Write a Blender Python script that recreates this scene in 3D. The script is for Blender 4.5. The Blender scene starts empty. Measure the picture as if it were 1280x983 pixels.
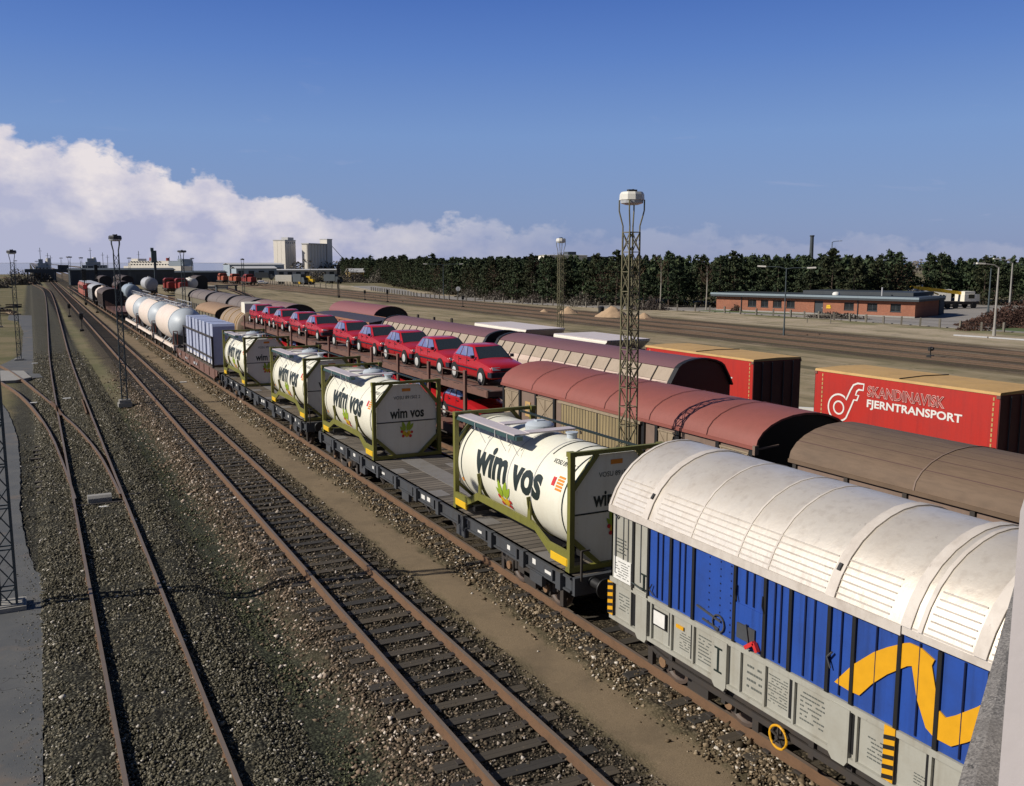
import bpy, bmesh, math, random
import numpy as np
from mathutils import Vector, Matrix

random.seed(7)
rng = np.random.default_rng(7)
S = bpy.context.scene
COL = S.collection
R = math.radians
PI = math.pi

# ------------------------------------------------------------------ mesh helper
class MB:
    def __init__(self):
        self.v = []; self.f = []; self.m = []

    def add(self, vs, fs, mi=0):
        o = len(self.v)
        self.v += [tuple(p) for p in vs]
        for f in fs:
            self.f.append([i + o for i in f]); self.m.append(mi)
        return self

    def box(self, x0, x1, y0, y1, z0, z1, mi=0):
        if x0 > x1: x0, x1 = x1, x0
        if y0 > y1: y0, y1 = y1, y0
        if z0 > z1: z0, z1 = z1, z0
        vs = [(x0,y0,z0),(x1,y0,z0),(x1,y1,z0),(x0,y1,z0),(x0,y0,z1),(x1,y0,z1),(x1,y1,z1),(x0,y1,z1)]
        return self.add(vs, [(0,3,2,1),(4,5,6,7),(0,1,5,4),(1,2,6,5),(2,3,7,6),(3,0,4,7)], mi)

    def bar(self, p0, p1, w, h=None, mi=0):
        h = h or w
        p0 = Vector(p0); p1 = Vector(p1); d = (p1 - p0).normalized()
        up = Vector((0,0,1)) if abs(d.z) < .95 else Vector((0,1,0))
        a = d.cross(up).normalized() * (w/2); b = a.cross(d).normalized() * (h/2)
        vs = [p0-a-b, p0+a-b, p0+a+b, p0-a+b, p1-a-b, p1+a-b, p1+a+b, p1-a+b]
        return self.add(vs, [(0,1,2,3),(7,6,5,4),(0,4,5,1),(1,5,6,2),(2,6,7,3),(3,7,4,0)], mi)

    def cyl(self, p0, p1, r0, r1=None, n=12, mi=0, caps=True):
        r1 = r0 if r1 is None else r1
        p0 = Vector(p0); p1 = Vector(p1); d = (p1 - p0).normalized()
        up = Vector((0,0,1)) if abs(d.z) < .95 else Vector((1,0,0))
        a = d.cross(up).normalized(); b = a.cross(d).normalized()
        vs = []
        for p, r in ((p0, r0), (p1, r1)):
            for i in range(n):
                t = 2*PI*i/n
                vs.append(p + a*(r*math.cos(t)) + b*(r*math.sin(t)))
        fs = [(i, i+n, (i+1) % n + n, (i+1) % n) for i in range(n)]
        if caps:
            fs += [tuple(range(n)), tuple(range(2*n-1, n-1, -1))]
        return self.add(vs, fs, mi)

    def tube(self, pts, r, n=6, mi=0):
        for a, b in zip(pts[:-1], pts[1:]):
            self.cyl(a, b, r, n=n, mi=mi)
        return self

    def prism(self, prof, y0, y1, mi=0, caps=True, capmi=None):
        n = len(prof)
        vs = [(x, y0, z) for x, z in prof] + [(x, y1, z) for x, z in prof]
        self.add(vs, [(i, (i+1) % n, (i+1) % n + n, i+n) for i in range(n)], mi)
        if caps:
            self.add(vs, [tuple(range(n-1, -1, -1)), tuple(range(n, 2*n))], mi if capmi is None else capmi)
        return self

    def xprism(self, prof, x0, x1, mi=0):            # profile in (y,z)
        n = len(prof)
        vs = [(x0, y, z) for y, z in prof] + [(x1, y, z) for y, z in prof]
        return self.add(vs, [(i, i+n, (i+1) % n + n, (i+1) % n) for i in range(n)] + [tuple(range(n)), tuple(range(2*n-1, n-1, -1))], mi)

    def zprism(self, prof, z0, z1, mi=0):            # profile in (x,y)
        n = len(prof)
        vs = [(x, y, z0) for x, y in prof] + [(x, y, z1) for x, y in prof]
        return self.add(vs, [(i, (i+1) % n, (i+1) % n + n, i+n) for i in range(n)] + [tuple(range(n-1, -1, -1)), tuple(range(n, 2*n))], mi)

    def shell(self, prof, y0, y1, th, mi=0):         # open (x,z) profile thickened inwards
        n = len(prof)
        inner = []
        for i, (x, z) in enumerate(prof):
            a = prof[max(0, i-1)]; b = prof[min(n-1, i+1)]
            tx, tz = b[0]-a[0], b[1]-a[1]; l = math.hypot(tx, tz) or 1
            inner.append((x + tz/l*th, z - tx/l*th))
        return self.prism(list(prof) + inner[::-1], y0, y1, mi)

    def lathe(self, prof, o, axis='Y', n=24, mi=0):  # prof (r,h) along axis
        vs = []
        for r, h in prof:
            for i in range(n):
                t = 2*PI*i/n; c, s = r*math.cos(t), r*math.sin(t)
                p = {'Y': (c, h, s), 'X': (h, c, s), 'Z': (c, s, h)}[axis]
                vs.append((o[0]+p[0], o[1]+p[1], o[2]+p[2]))
        k = len(prof); fs = []
        for j in range(k-1):
            for i in range(n):
                fs.append((j*n+i, j*n+(i+1) % n, (j+1)*n+(i+1) % n, (j+1)*n+i))
        fs.append(tuple(range(n))); fs.append(tuple(range((k-1)*n, k*n)))
        return self.add(vs, fs, mi)

    def build(self, name, mats, parent=None, smooth=None, fix=True, kind=None):
        me = bpy.data.meshes.new(name)
        me.from_pydata(self.v, [], self.f)
        if not isinstance(mats, (list, tuple)): mats = [mats]
        for m in mats: me.materials.append(m)
        if len(mats) > 1: me.polygons.foreach_set('material_index', self.m)
        if fix:
            bm = bmesh.new(); bm.from_mesh(me); bmesh.ops.recalc_face_normals(bm, faces=bm.faces[:]); bm.to_mesh(me); bm.free()
        if smooth:
            me.polygons.foreach_set('use_smooth', [True]*len(me.polygons))
            me.set_sharp_from_angle(angle=R(smooth))
        me.update()
        o = bpy.data.objects.new(name, me); COL.objects.link(o)
        if parent: o.parent = parent
        if kind: o['kind'] = kind
        return o

def tag(o, label, cat, group=None, kind=None):
    if label: o['label'] = label
    if cat: o['category'] = cat
    if group: o['group'] = group
    if kind: o['kind'] = kind
    return o

def thing(name, label, cat, loc=(0,0,0), rz=0, group=None):
    o = bpy.data.objects.new(name, None); COL.objects.link(o)
    o.location = loc; o.rotation_euler = (0, 0, rz); o.empty_display_size = .3
    return tag(o, label, cat, group)

def dup(root, loc, rz=None, label=None, group=None):
    def cp(o, par):
        c = o.copy(); COL.objects.link(c)
        if par: c.parent = par
        for ch in list(KIDS.get(o.name, ())): cp(ch, c)
        return c
    KIDS = {}
    def walk(o):
        KIDS[o.name] = list(o.children)
        for c in o.children: walk(c)
    walk(root)
    r = cp(root, None)
    r.location = loc
    if rz is not None: r.rotation_euler = (0, 0, rz)
    if label: r['label'] = label
    if group: r['group'] = group
    return r

def each(name, m, parent, boxes):
    for bx in boxes:
        b = MB(); b.box(*bx); b.build(name, m, parent)

# ------------------------------------------------------------------ materials
class NT:
    def __init__(self, nt): self.nt = nt
    def n(self, t, ins=None, **props):
        nd = self.nt.nodes.new(t)
        for k, v in props.items(): setattr(nd, k, v)
        for k, v in (ins or {}).items():
            s = nd.inputs[k]
            if hasattr(v, 'is_linked') or hasattr(v, 'links'): self.nt.links.new(v, s)
            else: s.default_value = v
        return nd
    def math(self, op, a, b=0.0, c=None, clamp=False):
        ins = {0: a, 1: b}
        if c is not None: ins[2] = c
        return self.n('ShaderNodeMath', ins, operation=op, use_clamp=clamp).outputs[0]
    def mix(self, f, a, b, blend='MIX'):
        nd = self.n('ShaderNodeMix', {'Factor': f}, data_type='RGBA', blend_type=blend)
        for key, v in ((6, a), (7, b)):
            if hasattr(v, 'links'): self.nt.links.new(v, nd.inputs[key])
            else: nd.inputs[key].default_value = rgba(v)
        return nd.outputs[2]
    def noise(self, vec, scale, detail=4, rough=.55, out=0, dist=0):
        ins = {'Scale': scale, 'Detail': detail, 'Roughness': rough, 'Distortion': dist}
        if vec is not None: ins['Vector'] = vec
        return self.n('ShaderNodeTexNoise', ins).outputs[out]
    def ramp(self, v, lo, hi):
        return self.n('ShaderNodeMapRange', {'Value': v, 'From Min': lo, 'From Max': hi}, clamp=True).outputs[0]

def rgba(c): return (*c, 1) if len(c) == 3 else c

def newmat(name):
    m = bpy.data.materials.new(name); m.use_nodes = True
    nt = m.node_tree; nt.nodes.clear()
    T = NT(nt)
    bs = T.n('ShaderNodeBsdfPrincipled'); out = T.n('ShaderNodeOutputMaterial')
    nt.links.new(bs.outputs[0], out.inputs[0])
    return m, T, bs

def setc(T, bs, key, v):
    if hasattr(v, 'links'): T.nt.links.new(v, bs.inputs[key])
    else: bs.inputs[key].default_value = v

def paint(name, col, rough=.5, dirt=.35, dcol=(.06,.045,.03), scale=1.3, streak=.25, metal=0, bump=.0, vary=0.0, spec=.5, chips=.35):
    """painted or bare surface with cloudy dirt, vertical run marks and fine wear"""
    m, T, bs = newmat(name)
    co = T.n('ShaderNodeTexCoord').outputs['Object']
    a = T.noise(co, scale, 6, .62)
    f = T.math('MULTIPLY', T.ramp(a, .45, .78), dirt)
    c = T.mix(f, col, dcol)
    if streak:
        mp = T.n('ShaderNodeMapping', {'Vector': co, 'Scale': (7, 7, .35)}).outputs[0]
        s = T.ramp(T.noise(mp, 1.0, 3), .52, .75)
        c = T.mix(T.math('MULTIPLY', s, streak), c, dcol)
    w = T.ramp(T.noise(co, 22, 2), .3, .8)
    c = T.mix(T.math('MULTIPLY', w, .12), c, tuple(min(1, x*1.25+.01) for x in col))
    if chips:
        ch = T.ramp(T.noise(co, 5.5, 8, .72), .63, .68)
        c = T.mix(T.math('MULTIPLY', ch, chips), c, tuple(x*.6 for x in dcol))
    if vary:
        oi = T.n('ShaderNodeObjectInfo').outputs['Random']
        c = T.n('ShaderNodeHueSaturation', {'Color': c, 'Value': T.math('ADD', T.math('MULTIPLY', oi, 2*vary), 1-vary)}).outputs[0]
    setc(T, bs, 'Base Color', c)
    setc(T, bs, 'Roughness', T.math('ADD', T.math('MULTIPLY', a, .25), rough-.12))
    bs.inputs['Metallic'].default_value = metal
    bs.inputs['Specular IOR Level'].default_value = spec
    if bump:
        b = T.n('ShaderNodeBump', {'Height': T.noise(co, 9, 5), 'Strength': bump, 'Distance': .02})
        T.nt.links.new(b.outputs[0], bs.inputs['Normal'])
    return m

def flat(name, col, rough=.6, metal=0, spec=.5, emit=None):
    m, T, bs = newmat(name)
    co = T.n('ShaderNodeTexCoord').outputs['Object']
    k = T.ramp(T.noise(co, 6, 4), .3, .75)
    setc(T, bs, 'Base Color', T.mix(T.math('MULTIPLY', k, .3), col, tuple(x*.6 for x in col)))
    bs.inputs['Roughness'].default_value = rough; bs.inputs['Metallic'].default_value = metal
    bs.inputs['Specular IOR Level'].default_value = spec
    return m

def planks(name, col, pitch=.2, axis='Y', rough=.8, contrast=.5, gap=.06, dark=(.015,.012,.01), dirt=.4, vary=0.0):
    """boards laid side by side along an axis of the object, each board its own tone"""
    m, T, bs = newmat(name)
    co = T.n('ShaderNodeTexCoord').outputs['Object']
    sp = T.n('ShaderNodeSeparateXYZ', {0: co})
    u = T.math('DIVIDE', sp.outputs[axis], pitch)
    k = T.n('ShaderNodeTexWhiteNoise', {'W': T.math('FLOOR', u)}, noise_dimensions='1D').outputs[0]
    fr = T.math('FRACT', u)
    edge = T.math('LESS_THAN', T.math('MINIMUM', fr, T.math('SUBTRACT', 1, fr)), gap)
    sc = {'X': (14, 1.2, 1.2), 'Y': (1.2, 14, 1.2), 'Z': (1.2, 1.2, 14)}[axis]
    g = T.noise(T.n('ShaderNodeMapping', {'Vector': co, 'Scale': sc}).outputs[0], 2.2, 5)
    c = T.mix(T.math('MULTIPLY', k, contrast), col, tuple(x*.45 for x in col))
    c = T.mix(T.math('MULTIPLY', T.ramp(g, .4, .7), .5), c, tuple(x*.55 for x in col))
    c = T.mix(T.math('MULTIPLY', T.ramp(T.noise(co, .9, 5), .45, .75), dirt), c, (.05,.04,.03))
    c = T.mix(edge, c, dark)
    if axis == 'Y':
        oi = T.n('ShaderNodeObjectInfo').outputs['Random']
        c = T.n('ShaderNodeHueSaturation', {'Color': c, 'Saturation': T.math('ADD', .6, T.math('MULTIPLY', oi, .8)), 'Value': T.math('ADD', T.math('MULTIPLY', oi, vary*2), 1-vary)}).outputs[0]
    setc(T, bs, 'Base Color', c); bs.inputs['Roughness'].default_value = rough
    b = T.n('ShaderNodeBump', {'Height': T.math('ADD', T.math('MULTIPLY', edge, -1.0), T.math('MULTIPLY', g, .4)), 'Strength': .5, 'Distance': .01})
    T.nt.links.new(b.outputs[0], bs.inputs['Normal'])
    return m

MAT = {}
def mk():
    M = MAT
    M['cream'] = paint('tank_white_paint', (.79,.77,.65), .38, .18, (.45,.36,.22), 1.0, .16)
    M['olive'] = paint('olive_frame_paint', (.175,.17,.034), .5, .4, (.05,.045,.02), 2.5, .1)
    M['letter'] = flat('dark_lettering', (.012,.022,.02), .5)
    M['black'] = flat('black_steel', (.012,.012,.013), .55)
    M['dgrey'] = paint('wagon_dark_grey', (.055,.06,.068), .6, .5, (.035,.025,.018), 2.0, .35)
    M['under'] = paint('running_gear_grime', (.035,.03,.027), .75, .6, (.06,.04,.025), 4, 0)
    M['wheel'] = paint('wheel_steel', (.07,.05,.04), .6, .5, (.12,.07,.04), 5, 0)
    M['hub'] = paint('axle_box_ochre', (.22,.13,.07), .6, .4, (.05,.03,.02), 6, 0)
    M['yellow'] = flat('yellow_paint', (.75,.47,.02), .5)
    M['amber'] = flat('amber_paint', (.72,.36,.012), .45)
    M['white'] = flat('white_marking', (.75,.74,.7), .6)
    M['red_mark'] = flat('red_marking', (.6,.03,.03), .5)
    M['orange'] = flat('orange_marking', (.75,.25,.02), .5)
    M['deck'] = planks('deck_boards', (.19,.15,.105), .26, 'Y', contrast=.95, gap=.07, dirt=.4)
    M['steelplate'] = paint('worn_steel_plate', (.2,.19,.18), .6, .5, (.1,.08,.06), 2, 0)
    M['lilac'] = paint('walkway_aluminium', (.55,.49,.50), .5, .3, (.3,.26,.25), 3, 0)
    M['teal'] = paint('walkway_edge_teal', (.04,.085,.09), .5, .3, (.02,.02,.02), 3, 0)
    M['hood'] = paint('hood_aluminium', (.80,.73,.63), .40, .50, (.40,.32,.25), .9, .28, metal=.52, bump=.2)
    M['hoodtrim'] = paint('hood_trim', (.58,.53,.48), .5, .5, (.25,.2,.16), 2.5, .2)
    M['blue'] = paint('blue_wagon_paint', (.018,.068,.33), .5, .45, (.012,.026,.09), 1.4, .5)
    M['grey'] = paint('grey_wagon_paint', (.36,.355,.31), .5, .45, (.22,.19,.14), 2.0, .4)
    M['rail'] = paint('rail_rust', (.145,.080,.042), .8, .55, (.06,.035,.02), 3, 0)
    M['railtop'] = paint('rail_tread', (.17,.135,.11), .6, .6, (.11,.065,.04), .7, 0, metal=.15)
    M['sleeper'] = planks('sleeper_timber', (.055,.047,.037), .13, 'Y', contrast=.4, gap=.02, dirt=.3, vary=.42)
    M['concrete'] = paint('concrete', (.30,.29,.27), .85, .4, (.13,.12,.1), 3, .2, bump=.2)
    M['mast'] = paint('mast_galvanised', (.15,.135,.075), .6, .4, (.06,.045,.03), 3, 0)
    M['mastgrey'] = paint('mast_grey_steel', (.055,.075,.085), .6, .3, (.03,.03,.03), 3, 0)
    M['lamp_white'] = flat('lamp_housing_white', (.7,.68,.62), .5)
    M['lamp_dark'] = flat('lamp_housing_dark', (.03,.03,.035), .5)
    M['lamp_lens'] = flat('lamp_lens', (.45,.47,.5), .2)
    M['redroof'] = paint('red_oxide_roof', (.255,.078,.06), .6, .5, (.16,.052,.04), .9, .22, bump=.15)
    M['browns'] = paint('brown_wagon_wall', (.20,.14,.11), .65, .4, (.09,.06,.045), 2.2, .3)
    M['beige'] = paint('beige_wagon_wall', (.30,.235,.16), .65, .4, (.12,.085,.06), 2.2, .3)
    M['slat'] = planks('beige_door_boards', (.31,.255,.165), .16, 'Y', contrast=.25, gap=.12, dark=(.05,.04,.03), dirt=.25)
    M['brownroof'] = planks('brown_roof_sheets', (.165,.110,.072), .31, 'X', rough=.75, contrast=.3, gap=.035, dark=(.09,.05,.04), dirt=.25)
    M['mauve'] = paint('mauve_roof', (.165,.078,.088), .6, .4, (.11,.06,.06), 1.0, .1)
    M['tarp'] = paint('beige_slide_wall', (.36,.29,.22), .6, .35, (.2,.15,.11), 2.0, .35)
    M['tarplow'] = paint('pink_beige_wall', (.55,.43,.36), .6, .3, (.3,.2,.15), 2.0, .35)
    M['rust'] = paint('rust_brown_steel', (.165,.085,.065), .7, .5, (.07,.04,.03), 2.5, .3)
    M['container_red'] = paint('red_tarpaulin', (.44,.026,.018), .5, .35, (.20,.02,.02), 1.1, .3, bump=.08, chips=.12)
    M['tan_top'] = paint('tan_tarpaulin_top', (.50,.315,.12), .75, .5, (.24,.15,.07), 1.3, 0, bump=.6)
    M['pinkroof'] = paint('pale_trailer_roof', (.60,.54,.54), .6, .3, (.4,.34,.32), 1.2, 0)
    M['whiteside'] = paint('white_trailer_side', (.80,.76,.66), .5, .2, (.5,.42,.3), 1.5, .1)
    M['carred'] = paint('red_car_paint', (.42,.013,.018), .2, .1, (.3,.02,.02), 1.5, 0, spec=.7, chips=0)
    M['glass'] = flat('car_glass', (.035,.045,.05), .05, spec=1.0)
    M['bumper'] = flat('dark_bumper', (.02,.022,.035), .45)
    M['chrome'] = flat('hubcap_silver', (.72,.72,.70), .35, metal=.3)
    M['tyre'] = flat('tyre_rubber', (.015,.015,.015), .8)
    M['silo'] = paint('pale_silo_paint', (.74,.64,.56), .5, .4, (.52,.35,.27), .9, .3)
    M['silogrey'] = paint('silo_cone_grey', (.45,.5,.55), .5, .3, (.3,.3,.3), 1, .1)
    M['wrap'] = paint('pale_blue_wrapping', (.47,.52,.70), .4, .25, (.3,.32,.42), 2.5, .1, bump=.3)
    M['wrapcap'] = flat('wrapping_edge_cap', (.7,.69,.7), .5)
    M['brick'] = None
    M['roofdark'] = paint('roof_felt', (.035,.045,.055), .6, .3, (.02,.02,.02), 1, 0)
    M['fascia'] = paint('roof_edge_metal', (.22,.28,.32), .5, .2, (.1,.1,.1), 2, 0)
    M['win'] = flat('window_glass', (.02,.025,.03), .06, spec=.8)
    M['cabin'] = paint('cabin_grey_boards', (.42,.41,.40), .7, .2, (.25,.24,.22), 2, .2)
    M['silotower'] = paint('silo_concrete', (.78,.73,.65), .85, .3, (.5,.45,.4), .06, .25)
    M['shed'] = paint('shed_dark', (.055,.068,.082), .8, .3, (.02,.02,.02), .3, 0)
    M['shedlight'] = paint('shed_light', (.5,.5,.5), .7, .3, (.3,.3,.3), .2, 0)
    M['ship'] = paint('ship_white', (.80,.76,.68), .5, .2, (.5,.42,.32), .2, .2)
    M['shipblue'] = paint('ship_grey_blue', (.30,.36,.42), .5, .2, (.2,.2,.2), .2, .2)
    M['locored'] = paint('loco_red', (.26,.035,.028), .5, .35, (.1,.04,.03), 1, .2)
    M['locoorange'] = paint('orange_red_livery', (.34,.09,.05), .5, .35, (.1,.04,.03), 1, .2)
    M['tankgrey'] = paint('tank_wagon_grey', (.42,.43,.45), .5, .35, (.2,.16,.14), 1, .2)
    M['dbrown'] = paint('dark_brown_wagon', (.07,.05,.042), .7, .4, (.04,.03,.025), 1, .2)
    M['oliveb'] = paint('olive_brown_wagon', (.16,.14,.095), .7, .4, (.07,.05,.035), 1.2, .2)
    M['barrel'] = paint('tan_barrel', (.30,.22,.145), .6, .4, (.12,.08,.05), 1.4, .3)
    M['sideglass'] = flat('side_glass', (.16,.18,.34), .08, spec=.8)  # lavender-blue of the reflected sky put into the base colour
    M['mainrail'] = paint('main_line_rail', (.12,.075,.05), .7, .4, (.04,.03,.02), 3, 0)
    M['signal'] = flat('signal_black', (.012,.012,.012), .6)
    M['bark'] = paint('pine_bark', (.085,.06,.045), .9, .5, (.04,.03,.02), 4, .3)
    M['birch'] = paint('birch_bark', (.30,.275,.235), .8, .6, (.06,.05,.045), 3, 0)
    M['dash'] = flat('stencil_marks', (.10,.11,.10), .7)
    M['bridge'] = None
mk()

MAT['tanroof'] = paint('tan_van_roof', (.30,.19,.11), .7, .4, (.16,.1,.06), 1.5, .1)
MAT['mauvered'] = paint('mauve_red_roof', (.23,.085,.085), .6, .3, (.2,.08,.08), 1.2, .1)

MAT['amberwall'] = paint('yellow_house_wall', (.55,.40,.16), .8, .2, (.3,.2,.1), .5, .1)
MAT['maroon'] = paint('maroon_wagon', (.10,.03,.03), .7, .4, (.05,.03,.03), 1, .2)
MAT['polegreen'] = paint('grey_green_paint', (.09,.13,.13), .6, .3, (.05,.05,.05), 1, .1)
# ------------------------------------------------------------------ camera, sun, sky
cam_d = bpy.data.cameras.new('camera'); cam = bpy.data.objects.new('camera', cam_d); COL.objects.link(cam)
cam_d.sensor_width = 36; cam_d.lens = 36*1150/1280; cam_d.clip_start = .05; cam_d.clip_end = 30000
cam.location = (0, 0, 7.7); cam.rotation_euler = (R(90-8.0918), 0, R(-27.435))
S.camera = cam

SUN_EL, SUN_AZ = 34.0, -77.5                       # azimuth from +Y, negative towards -X
sl = bpy.data.lights.new('sun', 'SUN'); sun = bpy.data.objects.new('sun', sl); COL.objects.link(sun)
sl.energy = 4.85; sl.angle = R(.5); sl.color = (1.0, .93, .82)
sd = Vector((math.sin(R(SUN_AZ))*math.cos(R(SUN_EL)), math.cos(R(SUN_AZ))*math.cos(R(SUN_EL)), math.sin(R(SUN_EL))))
sun.rotation_euler = (-sd).to_track_quat('-Z', 'Y').to_euler()

def make_world():
    w = bpy.data.worlds.new('World'); S.world = w; w.use_nodes = True
    nt = w.node_tree; nt.nodes.clear(); T = NT(nt)
    out = T.n('ShaderNodeOutputWorld'); bg = T.n('ShaderNodeBackground', {'Strength': .075})
    nt.links.new(bg.outputs[0], out.inputs[0])
    sky = T.n('ShaderNodeTexSky', sky_type='NISHITA', sun_disc=False, sun_elevation=R(SUN_EL), sun_rotation=R(SUN_AZ), altitude=10, air_density=1.0, dust_density=.6, ozone_density=2.2)
    d = T.n('ShaderNodeTexCoord').outputs['Generated']
    sp = T.n('ShaderNodeSeparateXYZ', {0: d})
    el = T.math('ARCSINE', sp.outputs['Z'])                       # radians
    az = T.math('ARCTAN2', sp.outputs['X'], sp.outputs['Y'])
    # clear sky tuned to a hazy spring day: lavender horizon, darkened overhead and behind the camera to deepen the shade
    eld = T.math('MULTIPLY', el, 57.2958); azd = T.math('MULTIPLY', az, 57.2958)
    rp = T.n('ShaderNodeValToRGB', {0: T.ramp(el, 0, R(60))}); e = rp.color_ramp.elements
    e[0].position = 0; e[0].color = (2.9,3.8,6.9,1); e[1].position = 1; e[1].color = (.20,.42,1.2,1)
    for p, cc in ((.06,(2.7,4.0,7.5,1)),(.125,(2.4,4.1,8.3,1)),(.20,(1.35,2.9,7.8,1)),(.27,(.66,1.85,6.6,1)),(.45,(.36,1.0,3.2,1))):
        q = e.new(p); q.color = cc
    c = T.mix(.82, sky.outputs[0], rp.outputs[0])
    back = T.ramp(sp.outputs['Y'], .05, -.45)
    c = T.mix(T.math('MULTIPLY', back, .78), c, (.30,.62,1.30))
    # bank of cumulus low over the harbour, thinning out towards the wood
    top = T.math('ADD', 2.2, T.math('MULTIPLY', 5.5, T.math('POWER', T.ramp(azd, 29.0, -2.0), 1.6)))
    top2 = T.n('ShaderNodeMapRange', {'Value': azd, 'From Min': 30.0, 'From Max': 75.0, 'To Min': 0.0, 'To Max': 2.4}, clamp=True).outputs[0]
    top = T.math('SUBTRACT', top, top2)
    v = T.n('ShaderNodeCombineXYZ', {0: azd, 1: T.math('MULTIPLY', eld, 1.45), 2: 2.6}).outputs[0]
    n1 = T.noise(v, .24, 7, .54, dist=.15); n2 = T.noise(v, .70, 6, .56)
    shape = T.math('ADD', T.math('MULTIPLY', T.math('SUBTRACT', n1, .5), 4.6), T.math('MULTIPLY', T.math('SUBTRACT', n2, .5), 3.6))
    depth = T.math('ADD', T.math('SUBTRACT', top, eld), shape)          # degrees below the ragged top
    m = T.ramp(depth, -.12, .55)
    fade = T.n('ShaderNodeMapRange', {'Value': azd, 'From Min': 12.0, 'From Max': 31.0, 'To Min': 1.0, 'To Max': .16}, clamp=True).outputs[0]
    m = T.math('MULTIPLY', m, fade)
    sm = T.noise(T.n('ShaderNodeMapping', {'Vector': v, 'Location': (.9, -1.1, 0)}).outputs[0], .34, 6, .55)
    lit = T.ramp(T.math('ADD', T.math('MULTIPLY', T.math('SUBTRACT', n1, sm), 3.4), T.math('MULTIPLY', depth, -.22)), -1.05, .25)
    cl = T.mix(lit, (6.1, 6.2, 8.4), (11.2, 10.3, 10.3))
    base = T.ramp(depth, 2.5, 7.5)
    cl = T.mix(T.math('MULTIPLY', base, .75), cl, (6.0, 6.35, 8.3))
    c = T.mix(T.math('MULTIPLY', m, .94), c, cl)
    # thin stray wisps
    wv = T.n('ShaderNodeCombineXYZ', {0: T.math('MULTIPLY', azd, .55), 1: T.math('MULTIPLY', eld, 2.4), 2: 9.0}).outputs[0]
    wn = T.ramp(T.noise(wv, .22, 6, .6, dist=.6), .63, .80)
    wl = T.math('MULTIPLY', T.ramp(eld, 13.0, 3.0), T.ramp(eld, .2, 2.2))
    c = T.mix(T.math('MULTIPLY', T.math('MULTIPLY', wn, wl), .42), c, (6.6, 6.6, 8.8))
    below = T.ramp(sp.outputs['Z'], -.002, -.02)
    c = T.mix(below, c, (1.2, 1.1, 1.0))
    nt.links.new(c, bg.inputs['Color'])
make_world()
S.view_settings.view_transform = 'Standard'; S.view_settings.look = 'None'
S.view_settings.exposure = 0; S.view_settings.gamma = 1; S.view_settings.use_curve_mapping = False
S.cycles.max_bounces = 6; S.cycles.diffuse_bounces = 1; S.cycles.glossy_bounces = 3; S.cycles.transmission_bounces = 2
S.cycles.use_denoising = True
S.render.film_transparent = False

# ------------------------------------------------------------------ ground
GX = [-60,-8,-1.3,-.36,-.02,3.0,3.75,4.35,5.0,7.8,8.3,9.3,9.9,12.3,13.2,14.8,17.3,18.2,19.8,22.4,23.5,25,27.6,29,34,62,64,80,84,97,400]
GZ = [-.3,-.28,-.28,-.275,-.15,-.15,-.42,-.46,-.21,-.21,-.26,-.26,-.2,-.2,-.3,-.2,-.2,-.32,-.2,-.2,-.32,-.2,-.2,-.34,-.3,-.3,-.2,-.2,-.3,-.3,-.3]
def gz(x, y=0):
    z = np.interp(x, GX, GZ)
    k = np.clip((np.asarray(y) - 45) / 40, 0, 1)                # flatter verge farther down the line
    return z*(1-k) + np.maximum(z, -.27)*k

# centre lines of the two open tracks and of the diverging one
A_PTS = [(1.52,-30),(1.52,48),(1.60,80),(2.0,111),(2.5,150),(3.05,195),(3.55,250),(3.6,280),(3.3,305),(2.5,332),(.7,378),(-4,450),(-14,560)]
B_PTS = [(6.30,-30),(6.40,10),(6.62,60),(7.1,180),(7.6,367),(7.9,480),(8.1,640)]

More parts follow.
